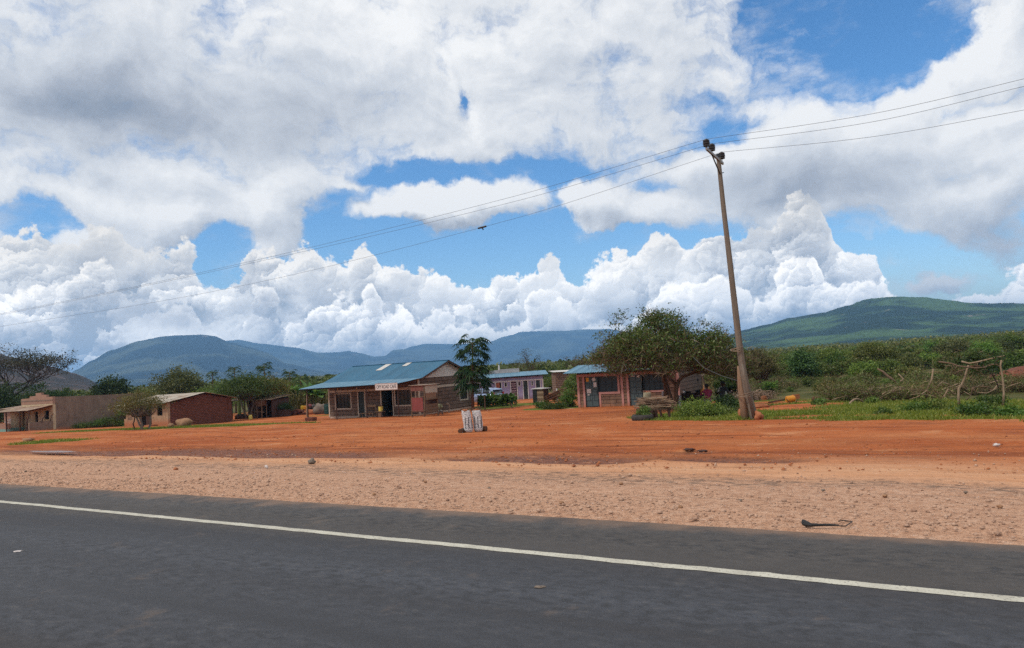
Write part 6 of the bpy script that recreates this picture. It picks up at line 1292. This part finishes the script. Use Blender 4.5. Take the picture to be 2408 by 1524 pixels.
# --- the umbrella acacia before the shop
ab = at(1585, 965.5); ab = at_y(1585, 964, 40.0); ab.z = gz(ab.x, ab.y)
ac = thing('acacia_tree', 'wide umbrella acacia with green top and brown twiggy underside before the shop', 'tree', ab)
def A(x, y, dy=0.0): return at_y(x, y, ab.y+dy)-ab
b = MB()
b.tube([A(1588, 966), A(1590, 940), A(1589, 920), A(1593, 898)], [.15, .125, .12, .13], 9)
b.tube([A(1567, 962, .9), A(1566, 930, .8), A(1565, 905, .7), A(1560, 885, .5), A(1545, 862, .2)], [.16, .14, .13, .13, .09], 9)
b.tube([A(1586, 966, .2), A(1578, 935, .3), A(1568, 905, .5)], [.09, .075, .07], 7)
b.tube([A(1593, 898), A(1606, 885), A(1632, 876), A(1662, 864), A(1700, 852)], [.11, .095, .08, .06, .03], 7); b.tube([A(1591, 908), A(1578, 893), A(1560, 874), A(1525, 850), A(1490, 838)], [.09, .08, .07, .05, .03], 7)
nC = 210; Cc = []
while len(Cc) < nC:
    u, v_ = random.uniform(-1, 1), random.uniform(-1, 1)
    if u*u+v_*v_ > 1: continue
    r2 = u*u+v_*v_; top = 735+ (r2**.9)*52+ max(0, u)*38+18*mnoise.noise(Vector((u*2.2, v_*2.2, 3)))+14*max(0, -u)*1.0; botm = 868+9*max(0, u)-18*(1-r2)*.4+6*mnoise.noise(Vector((u*3, v_*3, 8)))
    f = random.random()**.75; Cc.append((1578+u*172, top+(botm-top)*f, v_*3.7, f, u))
for i, (x, y, dy, f, u) in enumerate(Cc):
    if i % 3 == 0:
        src_ = A(1632, 876) if u > .1 else A(1545, 862, .2); b.tube(wander(src_, A(x, y, dy), 6, .06), [.055, .045, .035, .025, .016, .006], 5)
b.build('trunk', m_bark, ac, smooth=True)
gP, tP, bP = [], [], []
for (x, y, dy, f, u) in Cc:
    c0 = np.array(A(x, y, dy)[:]); g_ = max(0.22, 1.2-f*1.15)*(1.2 if u < .2 else .85)
    ng = int(190*g_); gP.append(c0+rng.normal(size=(ng, 3))*np.array([.34, .34, .20])); nt_ = int(80*(.35+f)); tP.append(c0+rng.normal(size=(nt_, 3))*np.array([.42, .42, .22])); bP.append(c0+rng.normal(size=(int(40*f)+8, 3))*np.array([.36, .36, .2]))
ex = [(1452, 745), (1465, 738), (1440, 800), (1428, 785), (1448, 762), (1520, 733), (1535, 737), (1655, 760), (1690, 768), (1415, 792)]
for (x, y) in ex:
    c0 = np.array(A(x, y, random.uniform(-1.5, 1.5))[:]); gP.append(c0+rng.normal(size=(40, 3))*np.array([.26, .2, .16])); tP.append(c0+rng.normal(size=(25, 3))*np.array([.26, .2, .16]))
mesh_obj('crown', leaf_mesh('crown', leaf_geo(np.concatenate(gP), .135, .5, .5, .15), L_um), ac)
mesh_obj('dry_leaves', leaf_mesh('dry_leaves', leaf_geo(np.concatenate(bP), .11, .3, .5, .15), L_um), ac)
T1 = np.concatenate(tP); mesh_obj('twigs', leaf_mesh('twigs', leaf_geo(T1, .52, 0.0, .042, .1), L_twd), ac)
bare_tree('bare_branch_tree', 'leafless thorny tree rising behind the right side of the umbrella acacia', at_y(1668, 960, 46)*1.0, 5.0, 4.6, m_barkg, .09, 5, .6, 12, None, None, trunk=.42)
o = bpy.data.objects['bare_branch_tree']; o.location.z = gz(o.location.x, o.location.y)

# --- papaya trees
def papaya_leaf(V, Q, c, ax, size, droop):
    ax = Vector(ax).normalized(); sd = ax.cross(Vector((0, 0, 1))).normalized(); n0 = len(V); V.append(c[:]); pts_ = []
    for k in range(15):
        a = (-140+280*k/14)*math.pi/180; r = size*((1.0 if k % 2 else .34)*(1-.25*abs(a)/2.5))
        p = c+ax*r*math.cos(a)+sd*r*math.sin(a); p.z -= droop*(r/size)**1.6*size; pts_.append(p)
    for p in pts_: V.append(p[:])
    for k in range(14): Q.append((n0, n0+1+k, n0+2+k))
def papaya(label, base, H, tiers, rt=.09, size=.42, group=None, leanx=0.0, mat=None):
    t = thing('papaya_tree', label, 'tree', base, random.uniform(0, 6) if group else 0, group); b = MB(); tp_ = max(z for z, *_ in tiers)
    b.tube([(0, 0, -.2), (leanx*.2, 0, tp_*.3), (leanx*.6, .02, tp_*.65), (leanx, 0, tp_)], [rt*1.15, rt, rt*.7, rt*.45], 9); b.build('trunk', m_bark, t, smooth=True)
    V, Q = [], []; pb_ = MB()
    for (z, n_, R0, up0, up1, sz) in tiers:
        for i in range(n_):
            a = i*2.4+random.uniform(-.2, .2); e = random.uniform(up0, up1); R = R0*random.uniform(.65, 1.05); c0 = Vector((leanx*min(1, z/tp_), 0, z-random.uniform(0, .25)*sz/.4))
            d_ = Vector((math.cos(a)*math.cos(e), math.sin(a)*math.cos(e), math.sin(e))); c1 = c0+d_*R*.6+Vector((0, 0, .05)); c2 = c0+d_*R-Vector((0, 0, .10*R))
            pb_.tube([c0, c1, c2], [.012, .010, .007], 4); papaya_leaf(V, Q, c2, (d_.x, d_.y, -.25+d_.z*.2), sz*random.uniform(.8, 1.15), random.uniform(.5, 1.1))
    pb_.build('leaf_stalks', L_md, t); mesh_obj('crown', np_mesh('crown', V, Q, mat or L_pap), t); return t
pp = at(1111.5, 967)
papaya('tall papaya tree with two tiers of leaves beside the cafe gable', pp, 5.6, [(5.25, 46, 1.30, -.15, .8, .50), (4.85, 34, 1.25, -.5, .15, .48), (3.6, 40, 1.05, -.3, .7, .50), (3.1, 44, 1.30, -.45, .3, .54), (2.6, 36, 1.30, -.6, .1, .52)], .115, leanx=.28)
for (x, yb, yt, Y, s_, lab) in ((501, 930, 871, 105, .36, 'slim distant papaya tree standing alone between the leafy trees'), (554, 940, 862, 92, .40, 'papaya crown above the banana plants, left one'), (624, 940, 853, 90, .46, 'tallest papaya crown rising above the banana plants'), (684, 945, 870, 88, .42, 'papaya crown right of the banana plants'), (709, 945, 878, 84, .44, 'papaya tree nearest the cafe roof among the banana plants'), (1148, 930, 868, 78, .40, 'papaya crown showing right of the tall papaya tree')):
    p = at_y(x, yb, Y); z0 = gz(p.x, p.y); H = at_y(x, yt, Y).z-z0; p.z = z0
    papaya(lab, p, H, [(H-.25, 20, .9 if s_ > .38 else .75, -.2, .7, s_), (H-.55, 10, .9, -.7, 0, s_)], .09)

# --- banana plants and maize by the left trees
def blade(V, Q, c, a, L, w, el, curl, n=7):
    d_ = Vector((math.cos(a), math.sin(a), 0)); sd = Vector((-math.sin(a), math.cos(a), 0)); n0 = len(V); p = Vector(c); e = el
    for i in range(n+1):
        f = i/n; ww = w*math.sin(math.pi*min(1, f*.92+.06))**.6*.5
        V += [(p+sd*ww+Vector((0, 0, .25*ww)))[:], p[:], (p-sd*ww+Vector((0, 0, .25*ww)))[:]]; p = p+(d_*math.cos(e)+Vector((0, 0, math.sin(e))))*L/n; e -= curl/n
    for i in range(n): k = n0+i*3; Q += [(k, k+3, k+4, k+1), (k+1, k+4, k+5, k+2)]
def banana(label, base, H, group, nst=3):
    t = thing('banana_plant', label, 'banana plant', base, random.uniform(0, 6), group); b = MB(); V, Q = [], []
    for k in range(nst):
        o = Vector((random.uniform(-.5, .5), random.uniform(-.4, .4), 0)); h = H*random.uniform(.42, .58); b.tube([o-Vector((0, 0, .1)), o+Vector((0, 0, h*.5)), o+Vector((.05, 0, h))], [.13, .10, .06], 8)
        for i in range(8): blade(V, Q, o+Vector((.05, 0, h-.05)), i*2.4+k, H*random.uniform(.42, .6), .42, random.uniform(.75, 1.4), random.uniform(.9, 2.0))
    b.build('stem', L_md, t); mesh_obj('leaves', np_mesh('leaves', V, Q, L_ban), t); return t
for i, (x, Y, yt) in enumerate(((540, 86, 880), (565, 84, 884), (590, 86, 878), (640, 86, 874), (662, 84, 886), (690, 82, 888), (725, 80, 892), (750, 80, 898), (610, 88, 876))):
    p = at_y(x, 950, Y); p.z = gz(p.x, p.y); H = at_y(x, yt, Y).z-p.z; banana('banana plant with long arching leaves in the grove left of the cafe', p, H, 'banana plants left of the cafe', 3)
V, Q = [], []
for i in range(420):
    x = random.uniform(640, 775); Y = random.uniform(79, 88); p = at_y(x, 950, Y); p.z = gz(p.x, p.y); h = random.uniform(1.6, 2.5)
    blade(V, Q, p, random.uniform(0, 6.3), h, .05, 1.5, .1, 3)
    for k in range(5): blade(V, Q, p+Vector((0, 0, h*(.2+.16*k))), random.uniform(0, 6.3), .7, .08, 1.1, 1.6, 4)
tag(mesh_obj('maize', np_mesh('maize', V, Q, leafmat('dry_maize', (.07, .075, .02), (.14, .13, .045), .3, (.22, .19, .09)))), 'tall dry maize growing behind the left end of the cafe', None, None, 'stuff')

# --- leafy trees of the left half
def base_at(x, Y): p = at_y(x, 940, Y); p.z = gz(p.x, p.y); return p
def top_h(x, y, p): return at_y(x, y, p.y).z-p.z
def placed(label, x, Y, ytop, Wpx, **k):
    p = base_at(x, Y); H = top_h(x, ytop, p); return tree(k.pop('name', 'leafy_tree'), label, p, H, Wpx*Y/FPX, **k)
placed('dense green tree with a rounded crown behind the brick house roof', 428, 96, 857, 130, n=110, per=110, leaf=.26, mat=L_ol, trunk=.22, flat=.8, multi=3, rt=.12)
placed('dark loose leaved tree behind the walled house', 262, 100, 872, 100, n=64, per=80, leaf=.32, mat=L_dk, trunk=.25, flat=.8, multi=2, rt=.12)
p = at(*d6(600, 1150)); tree('leafy_tree', 'spreading tree with several pale trunks before the dark shed', p, 4.45, 6.6, L_md, .42, .10, 84, 110, .17, m_barkg, 4, None, .45, limbs=10)
p = at(*d6(960, 1110)); tree('leafy_tree', 'broad olive tree with dark trunks right of the pale trunked tree by the shed', p, 4.2, 5.6, L_ol, .44, .10, 70, 100, .17, m_bark, 3, None, .5, limbs=10)
placed('low green tree at the back between the brick house and the shed', 505, 92, 903, 130, n=44, per=90, leaf=.24, mat=L_md, trunk=.2, flat=.7, multi=3)
placed('bushy tree behind the left end of the brick house roof', 345, 92, 905, 100, n=40, per=90, leaf=.22, mat=L_ol, trunk=.2, flat=.8, multi=3)
placed('leafy tree behind the cafe veranda beside the maize', 742, 90, 893, 90, n=40, per=90, leaf=.24, mat=L_md, trunk=.2, flat=.8, multi=2)
# saplings in front of the house
hb = at(*( (460+362/9.26)/K, (1480+1235/9.26)/K)); tree('young_tree', 'young leaning tree with thin dark trunk, left one before the brick house', hb, 2.1, 2.3, L_ol, .45, .05, 26, 70, .12, m_bark, 1, None, .7, lean=.12, droop=.25)
hb = at(*((460+765/9.26)/K, (1480+1230/9.26)/K)); tree('young_tree', 'forked young tree, right one before the brick house door', hb, 2.75, 4.4, L_ol, .34, .075, 44, 80, .12, m_barkg, 3, None, .45, lean=-.10, droop=.25)
p = local(LB, (1.0, 6.6, 0), RZ); p.z = gz(p.x, p.y); tree('young_tree', 'slender bright green sapling before the long mud wall', p, 2.3, 1.9, L_br, .35, .04, 22, 60, .12, m_bark, 1, None, .6)
p = at(*((1880/4.01)/K, (1270+1290/4.01)/K)); tree('leafy_bush', 'light green bush between the mud wall and the brick house', p, 2.7, 1.5, L_br, .3, .04, 22, 60, .14, m_bark, 2, None, .7, cat='bush')
# acacia behind the walled house: bare crown above, dark mass below
p = base_at(52, 96); bare_tree('pod_tree', 'large half bare tree with dark pods on its twigs at the left edge', p, top_h(52, 809, p), 16.0, plain('dark_bark_grey', (.060, .050, .044), (.035, .030, .027), 5, .95), .24, 7, .55, 5, leafmat('pod', (.030, .034, .018), (.060, .060, .034), .1), None, trunk=.26, leaf=.24, per=5, flat=.3)
for i, (x, Y, yt, w, lab) in enumerate(((28, 92, 886, 120, 'dark evergreen tree at the left edge behind the tin veranda'), (105, 98, 882, 110, 'dark evergreen tree behind the stepped parapet'), (-40, 90, 880, 120, 'dark evergreen tree partly outside the left edge'), (160, 104, 905, 60, 'low dark tree behind the long mud wall'))):
    placed(lab, x, Y, yt, w, n=60, per=110, leaf=.24, mat=L_dk, trunk=.12, flat=.9, multi=3, rt=.14, name='evergreen_tree')
# bare acacias beyond the lilac row
p = base_at(1237, 108); bare_tree('bare_acacia', 'leafless flat topped acacia behind the lilac building', p, top_h(1237, 818, p), 6.2, m_bark, .19, 6, .62, 21, L_ol, None, trunk=.40, leaf=.16, per=3, flat=.2)
p = base_at(1350, 112); bare_tree('bare_acacia', 'leafless flat topped acacia left of the shop roof', p, top_h(1350, 826, p), 6.8, m_bark, .19, 6, .66, 22, L_ol, None, trunk=.38, leaf=.16, per=2, flat=.3)
placed('small leafy flat topped tree rising behind the shop roof', 1418, 85, 840, 70, n=30, per=80, leaf=.2, mat=L_ac, trunk=.5, flat=.3, name='acacia_tree')

# --- bushes and hedge plants
def bush(label, p, H, W, mat, n=26, per=80, leaf=.13, name='leafy_bush', group=None, twig=0, asp=.5, up=.3, cat='bush'):
    return tree(name, label, p, H, W, mat, .08, .025, n, per, leaf, m_bark, 4, group, .95, asp, H*.42, .15, 8, 0, W*.13, up, twig, cat, .45)
bush('leafy bright green bush in front of the market table', at(1640, 981), .95, 1.75, L_br, 34, 90, .10, asp=.4)
bush('small green bush beside the leafy bush by the table', at(1672, 981), .55, 1.2, L_br, 20, 70, .09)
bush('dark leafy bush between the seated persons and the stub pole', at(*f2(620, 1110)), 1.0, .95, L_dk, 30, 90, .09)
bush('dark bush half behind the stub pole', at(*f2(840, 1060)), .75, .7, L_dk, 20, 80, .09)
bush('tufts of leaves growing out of the old tyre', ty+Vector((.08, 0, .15)), .42, .7, L_md, 14, 60, .08, name='tyre_plant', cat='plant')
bush('green shrub growing in the plank planter', local(to, (.55, .35, .6), R_(-20)), .8, 1.5, L_dk, 22, 80, .12)
for i, (yl, h, w, m_) in enumerate(((2.2, .6, 1.5, L_md), (3.6, .9, 1.9, L_br), (5.0, 1.05, 2.1, L_md), (6.3, .9, 1.9, L_br), (7.6, .8, 1.8, L_md))):
    p = local(LB, (.75+.2*(i % 2), yl, 0), RZ); p.z = gz(p.x, p.y); bush('low green weeds at the foot of the long mud wall', p, h, w, m_, 24, 60, .12, name='weed_clump', group='weeds along the mud wall', cat='weeds')
for i, (x, y, h, w, m_) in enumerate(((1272, 960, .5, 1.2, L_br), (1292, 962, .55, 1.4, L_md), (1312, 962, .5, 1.2, L_md), (1338, 956, .5, 1.3, L_br))): bush('low leafy weeds at the corner of the path by the shop', at(x, y), h, w, m_, 18, 60, .11, name='weed_clump', group='weeds beside the path', cat='weeds')
bush('loose green shrub left of the shop doors', at(1338, 957), 1.5, 1.35, L_br, 36, 80, .10, name='shrub', twig=20)
for i, (x, Y, yt, w, m_, lab) in enumerate(((1322, 66, 908, 42, L_br, 'bright shrub behind the log pile'), (1345, 70, 884, 50, L_md, 'green tree behind the shrub left of the shop'), (1300, 95, 880, 60, L_md, 'bushy tree behind the stone hut'), (1362, 80, 868, 60, L_md, 'tall bushy tree against the left side of the shop'))):
    placed(lab, x, Y, yt, w, n=40, per=80, leaf=.17, mat=m_, trunk=.12, flat=.9, multi=3, name='bushy_tree')
def canna(label, p, H, group):
    t = thing('leafy_plant', label, 'plant', p, random.uniform(0, 6), group); V, Q = [], []; b = MB()
    for k in range(6):
        o = Vector((random.uniform(-.35, .35), random.uniform(-.3, .3), 0)); h = H*random.uniform(.5, .8); b.tube([o, o+Vector((0, 0, h))], [.025, .015], 5)
        for i in range(6): blade(V, Q, o+Vector((0, 0, h*(.25+.13*i))), i*2.4+k, H*.42, .21, random.uniform(.7, 1.3), random.uniform(.6, 1.8), 5)
    b.build('stem', L_md, t); mesh_obj('leaves', np_mesh('leaves', V, Q, L_md), t)
for i in range(17):
    f = i/16; x = 1136+f*70; p = at(x, 957.5-3*f+random.uniform(-4, 1)); canna('broad leaved hedge plant between the papaya tree and the path', p, random.uniform(.95, 1.35), 'broad leaved hedge by the cafe')
b = MB()
for i in range(26):
    p = at(1122+random.random()*24, 954+random.uniform(-3, 2)); b.bar((p.x, p.y, p.z), (p.x+random.uniform(-.1, .1), p.y, p.z+random.uniform(.6, .95)), .12, .03)
hq = at(1122, 955); tag(b.build('plank_fence', m_dark_in), 'dark low fence of old planks left of the leafy hedge', 'fence')

# --- scrubland on the right: individual bushes and trees, copies of a few kinds
def proto(name, H, W, mat, **k): t = tree(name, None, (0, 0, 0), H, W, mat, **k); return t
KINDS = {}
KINDS['low'] = [proto('scrub_bush', 1.0, 1.5, L_ol, trunk=.06, rt=.02, n=24, per=60, leaf=.12, multi=4, flat=.95, cz=.42, twig=14, rc=.22), proto('scrub_bush', 1.0, 1.3, L_md, trunk=.06, rt=.02, n=24, per=60, leaf=.12, multi=4, flat=.95, cz=.4, rc=.22), proto('scrub_bush', 1.0, 1.7, L_dry, trunk=.06, rt=.02, n=20, per=50, leaf=.14, multi=4, flat=.95, cz=.42, twig=0, rc=.25, asp=.2)]
KINDS['mid'] = [proto('thorn_bush', 2.0, 2.8, L_ac, trunk=.12, rt=.04, n=40, per=75, leaf=.17, multi=4, flat=.8, twig=10), proto('thorn_bush', 2.0, 2.4, L_br, trunk=.15, rt=.04, n=40, per=75, leaf=.17, multi=3, flat=.85), proto('thorn_bush', 2.0, 2.6, L_ac, trunk=.2, rt=.05, n=36, per=80, leaf=.16, multi=3, flat=.6, twig=8)]
KINDS['tree'] = [proto('scrub_tree', 3.6, 5.0, L_md, trunk=.30, rt=.08, n=56, per=90, leaf=.24, multi=3, flat=.45), proto('scrub_tree', 3.6, 4.2, L_br, trunk=.2, rt=.08, n=56, per=90, leaf=.24, multi=3, flat=.75), proto('scrub_tree', 3.6, 4.8, L_ol, trunk=.25, rt=.08, n=56, per=90, leaf=.24, multi=3, flat=.55)]
LAB = {'low': ('low scrub bush in the rough ground behind the grass', 'low bushes of the scrubland', 'bush'), 'mid': ('rounded thorn bush in the scrubland beyond the grass', 'thorn bushes of the scrubland', 'bush'), 'tree': ('bushy green tree in the scrubland below the mountain', 'trees of the scrubland', 'tree')}
used = set()
def put(kind, x, Y, H, wob=1.0):
    if kind == 'low': j = random.choice((0, 0, 1, 1, 2))
    else: j = random.randrange(3)
    src_ = KINDS[kind][j]; c = src_ if (kind, j) not in used else copy_tree(src_); used.add((kind, j)); p = base_at(x, Y)
    c.location = p; k = H/{'low': 1.0, 'mid': 2.0, 'tree': 3.6}[kind]; c.scale = (k*random.uniform(.9, 1.25)*wob, k*random.uniform(.9, 1.25)*wob, k); c.rotation_euler = (0, 0, random.uniform(0, 6.28)); tag(c, LAB[kind][0], LAB[kind][2], LAB[kind][1]); return c
for i in range(110):
    x = random.uniform(1690, 2470); Y0 = np.interp(x, [1690, 1800, 1950, 2100, 2407], [52, 52, 46, 42, 36]); put('low', x, Y0+abs(random.gauss(0, 8))+random.uniform(0, 4), random.uniform(.45, 1.15))
for i in range(95):
    x = random.uniform(1660, 2480); Y0 = np.interp(x, [1660, 1800, 1950, 2100, 2407], [66, 66, 60, 56, 50]); put('mid', x, Y0+random.uniform(0, 45), random.uniform(1.3, 2.3))
for i in range(120):
    x = random.uniform(1640, 2520) if i < 95 else random.uniform(1140, 1460); put('tree', x, random.uniform(88, 200) if i < 95 else random.uniform(120, 220), random.uniform(2.5, 3.5)*(1.0 if x < 2000 else 1.08))
placed('dark twiggy tree just right of the leaning pole', 1795, 58, 813, 80, n=60, per=60, leaf=.15, mat=L_ol, trunk=.25, flat=.7, multi=4, twig=40, name='thorn_tree')
placed('dense dark green bushy tree with two stems in the scrub', 1893, 66, 815, 78, n=56, per=80, leaf=.19, mat=L_dk, trunk=.2, flat=.85, multi=2, name='thorn_tree')
placed('flat spreading acacia standing in front of the scrub trees', 2062, 72, 806, 110, n=60, per=80, leaf=.19, mat=L_ac, trunk=.35, flat=.4, multi=2, name='acacia_tree', bark=m_barkg)
placed('green bush tree behind the maroon clad person', 1715, 52, 868, 66, n=46, per=80, leaf=.16, mat=L_md, trunk=.1, flat=.9, multi=3, name='thorn_tree')
placed('brown green tree hanging over the right side of the acacia', 1745, 50, 808, 70, n=50, per=60, leaf=.14, mat=L_ol, trunk=.3, flat=.5, multi=3, twig=40, name='thorn_tree')
bush('bright leafed young plant in the grass right of the pole', at(1812, 930), 1.3, 1.0, L_br, 18, 60, .14)
for i, (x, y, h, w) in enumerate(((2195, 965, .45, 1.6), (2165, 967, .35, 1.3), (2330, 958, .55, 1.0), (2290, 978, .4, 1.2), (2318, 975, .35, 1.0), (2080, 975, .22, .6), (1960, 940, .5, 1.5), (1990, 936, .5, 1.3), (1925, 952, .35, .8), (2380, 980, .3, .9), (1700, 975, .35, 1.2), (2050, 948, .3, .6))): bush('low leafy weed clump growing in the roadside grass', at(x, y), h, w, L_br if i % 2 else L_md, 18, 70, .09, name='weed_clump', group='weed clumps in the grass', cat='weeds')
lf = np.concatenate([np.array(E(x, y, ds)[:])+rng.normal(size=(n_, 3))*np.array([.32, .2, .16]) for x, y, ds, n_ in ((1530, 200, -.8, 90), (1560, 170, -.8, 60), (1290, 440, .3, 110), (1340, 480, .3, 70), (1010, 450, .2, 60), (1260, 320, -.3, 60))])
mesh_obj('leaves', leaf_mesh('leaves', leaf_geo(lf, .12, .3), L_dk), rw)
# brush heaps: tangles of cut thorn branches
def brush(label, x0, x1, yb, hgt, n, dep, mats, seed):
    rs = random.Random(seed); t = thing('brush_heap', label, 'brush heap', at((x0+x1)/2, yb)); o = Vector(t.location); b = MB(); tw = []
    for i in range(n):
        p = at(rs.uniform(x0, x1), yb)-o; p = Vector((p.x, p.y, 0))+Vector((rs.uniform(-.2, .2), rs.uniform(0, dep), rs.random()*hgt*.55)); a = rs.uniform(0, 6.3); L = rs.uniform(.5, 1.5)
        q = p+Vector((math.cos(a)*L, math.sin(a)*L*.5, rs.uniform(-.15, .5)*hgt)); q.z = min(max(q.z, 0.02), hgt); w_ = wander(p, q, 5, .12); b.tube(w_, [.032, .026, .02, .014, .006], 4); tw += [np.array(v[:]) for v in w_[1:]]
    b.build('branches', m_wood, t); b = MB()
    for i in range(n//12):
        p = at(rs.uniform(x0, x1), yb)-o; p = Vector((p.x, p.y, 0))+Vector((0, rs.uniform(-.35, .3), rs.uniform(.05, hgt*.5))); L = rs.uniform(.6, 1.4); sg_ = rs.choice((-1, 1))
        b.tube([p, p+Vector((sg_*L*.3, -.05, rs.uniform(.15, .4))), p+Vector((sg_*L*.7, 0, rs.uniform(.1, .45))), p+Vector((sg_*L, .1, rs.uniform(0, .3)))], [.04, .034, .028, .018], 6)
    b.build('bare_branches', m_woodpale, t); T_p = np.repeat(np.array(tw), 9, 0)+rng.normal(size=(len(tw)*9, 3))*np.array([.25, .25, .13]); T_p[:, 2] = np.abs(T_p[:, 2])
    mesh_obj('twigs', leaf_mesh('twigs', leaf_geo(T_p, .40, 0.0, .05), L_dry), t)
    T_p = np.repeat(np.array(tw), 16, 0)+rng.normal(size=(len(tw)*16, 3))*np.array([.28, .28, .15]); T_p[:, 2] = np.abs(T_p[:, 2]); mesh_obj('leaves', leaf_mesh('leaves', leaf_geo(T_p, .10, .3), mats), t)
brush('tangled heap of cut thorn branches with dark leaves right of the stump log', 2000, 2110, 944, .95, 90, 3.0, L_md, 3)
brush('brown heap of cut branches in the middle of the thorn barrier', 2110, 2230, 940, .8, 90, 3.0, L_md, 4)
brush('brown brush heap under the pole rack', 2235, 2345, 928, .65, 80, 2.5, L_ol, 5)
brush('brown brush heap at the far right edge', 2345, 2470, 922, .65, 80, 2.5, L_ol, 6)
brush('grey bundle of dry sticks behind the pole foot', 1755, 1800, 941, .45, 40, .8, L_grey, 7)

# --- far woodland as one mass, and the grass
def far_wood(name, label, n, x0, x1, Y0, Y1, hmin, hmax, mat, seed, per=55):
    r = np.random.default_rng(seed); P_ = []; S2 = []
    for i in range(n):
        x = r.uniform(x0, x1); Y = Y0*(Y1/Y0)**r.random(); p = base_at(x, Y); h = r.uniform(hmin, hmax); w = h*r.uniform(.6, 1.0)
        d = r.normal(size=(per, 3))*np.array([w*.5, w*.5, h*.24])+np.array([p.x, p.y, p.z+h*.55]); d[:, 2] = np.clip(d[:, 2], p.z, p.z+h); P_.append(d); S2.append(np.full(per, h*.16+Y*.0006))
    P_ = np.concatenate(P_); S2 = np.concatenate(S2); tag(mesh_obj(name, leaf_mesh(name, leaf_geo(P_, S2, .5, .6), mat)), label, None, None, 'stuff')
far_wood('woodland', 'far off bushland covering the plain up to the mountains', 1700, -150, 2560, 210, 1100, 3.0, 4.6, L_sc, 1)
far_wood('woodland', 'nearer bushland of dark trees behind the buildings', 420, -150, 1480, 125, 230, 3.0, 4.6, L_ac, 2, 90)
far_wood('woodland', 'dense bushland of the slope on the right', 300, 1560, 2560, 110, 230, 2.0, 3.3, L_sc, 3, 80)
gP = []; 
for i in range(150000):
    if i % 3 == 0: s, t = rng.uniform(29, 38.5), rng.uniform(36, 59)
    elif i % 3 == 1: s, t = rng.uniform(25, 47), rng.uniform(-9, 12.6)
    else: s, t = (rng.uniform(25, 34), rng.uniform(-9, 12.6)) if rng.random() < .8 else (rng.uniform(17, 23), rng.uniform(36.5, 44))
    g_, _, _ = cover(s, t)
    if rng.random() > g_: continue
    gP.append((*xy(s, t), s))
gP = np.array(gP); zz = np.array([gz(a, b_) for a, b_, _ in gP]); hgt = .035+.085*rng.random(len(gP))**2; nn = len(gP); a = rng.uniform(0, 6.28, nn); w_ = .012+.014*rng.random(nn)
lean_ = rng.normal(size=(nn, 2))*.05; ca_, sa_ = np.cos(a)*w_, np.sin(a)*w_; z0 = zz+.012
V = np.stack([np.stack([gP[:, 0]-ca_, gP[:, 1]-sa_, z0-.03], -1), np.stack([gP[:, 0]+ca_, gP[:, 1]+sa_, z0-.03], -1), np.stack([gP[:, 0]+lean_[:, 0]+ca_*.25, gP[:, 1]+lean_[:, 1]+sa_*.25, z0+hgt], -1), np.stack([gP[:, 0]+lean_[:, 0]-ca_*.25, gP[:, 1]+lean_[:, 1]-sa_*.25, z0+hgt], -1)], 1).reshape(-1, 3)
tag(mesh_obj('grass', np_mesh('grass', V, np.arange(nn*4).reshape(-1, 4), L_gr)), 'short green grass at the edges of the red yard', None, None, 'stuff')
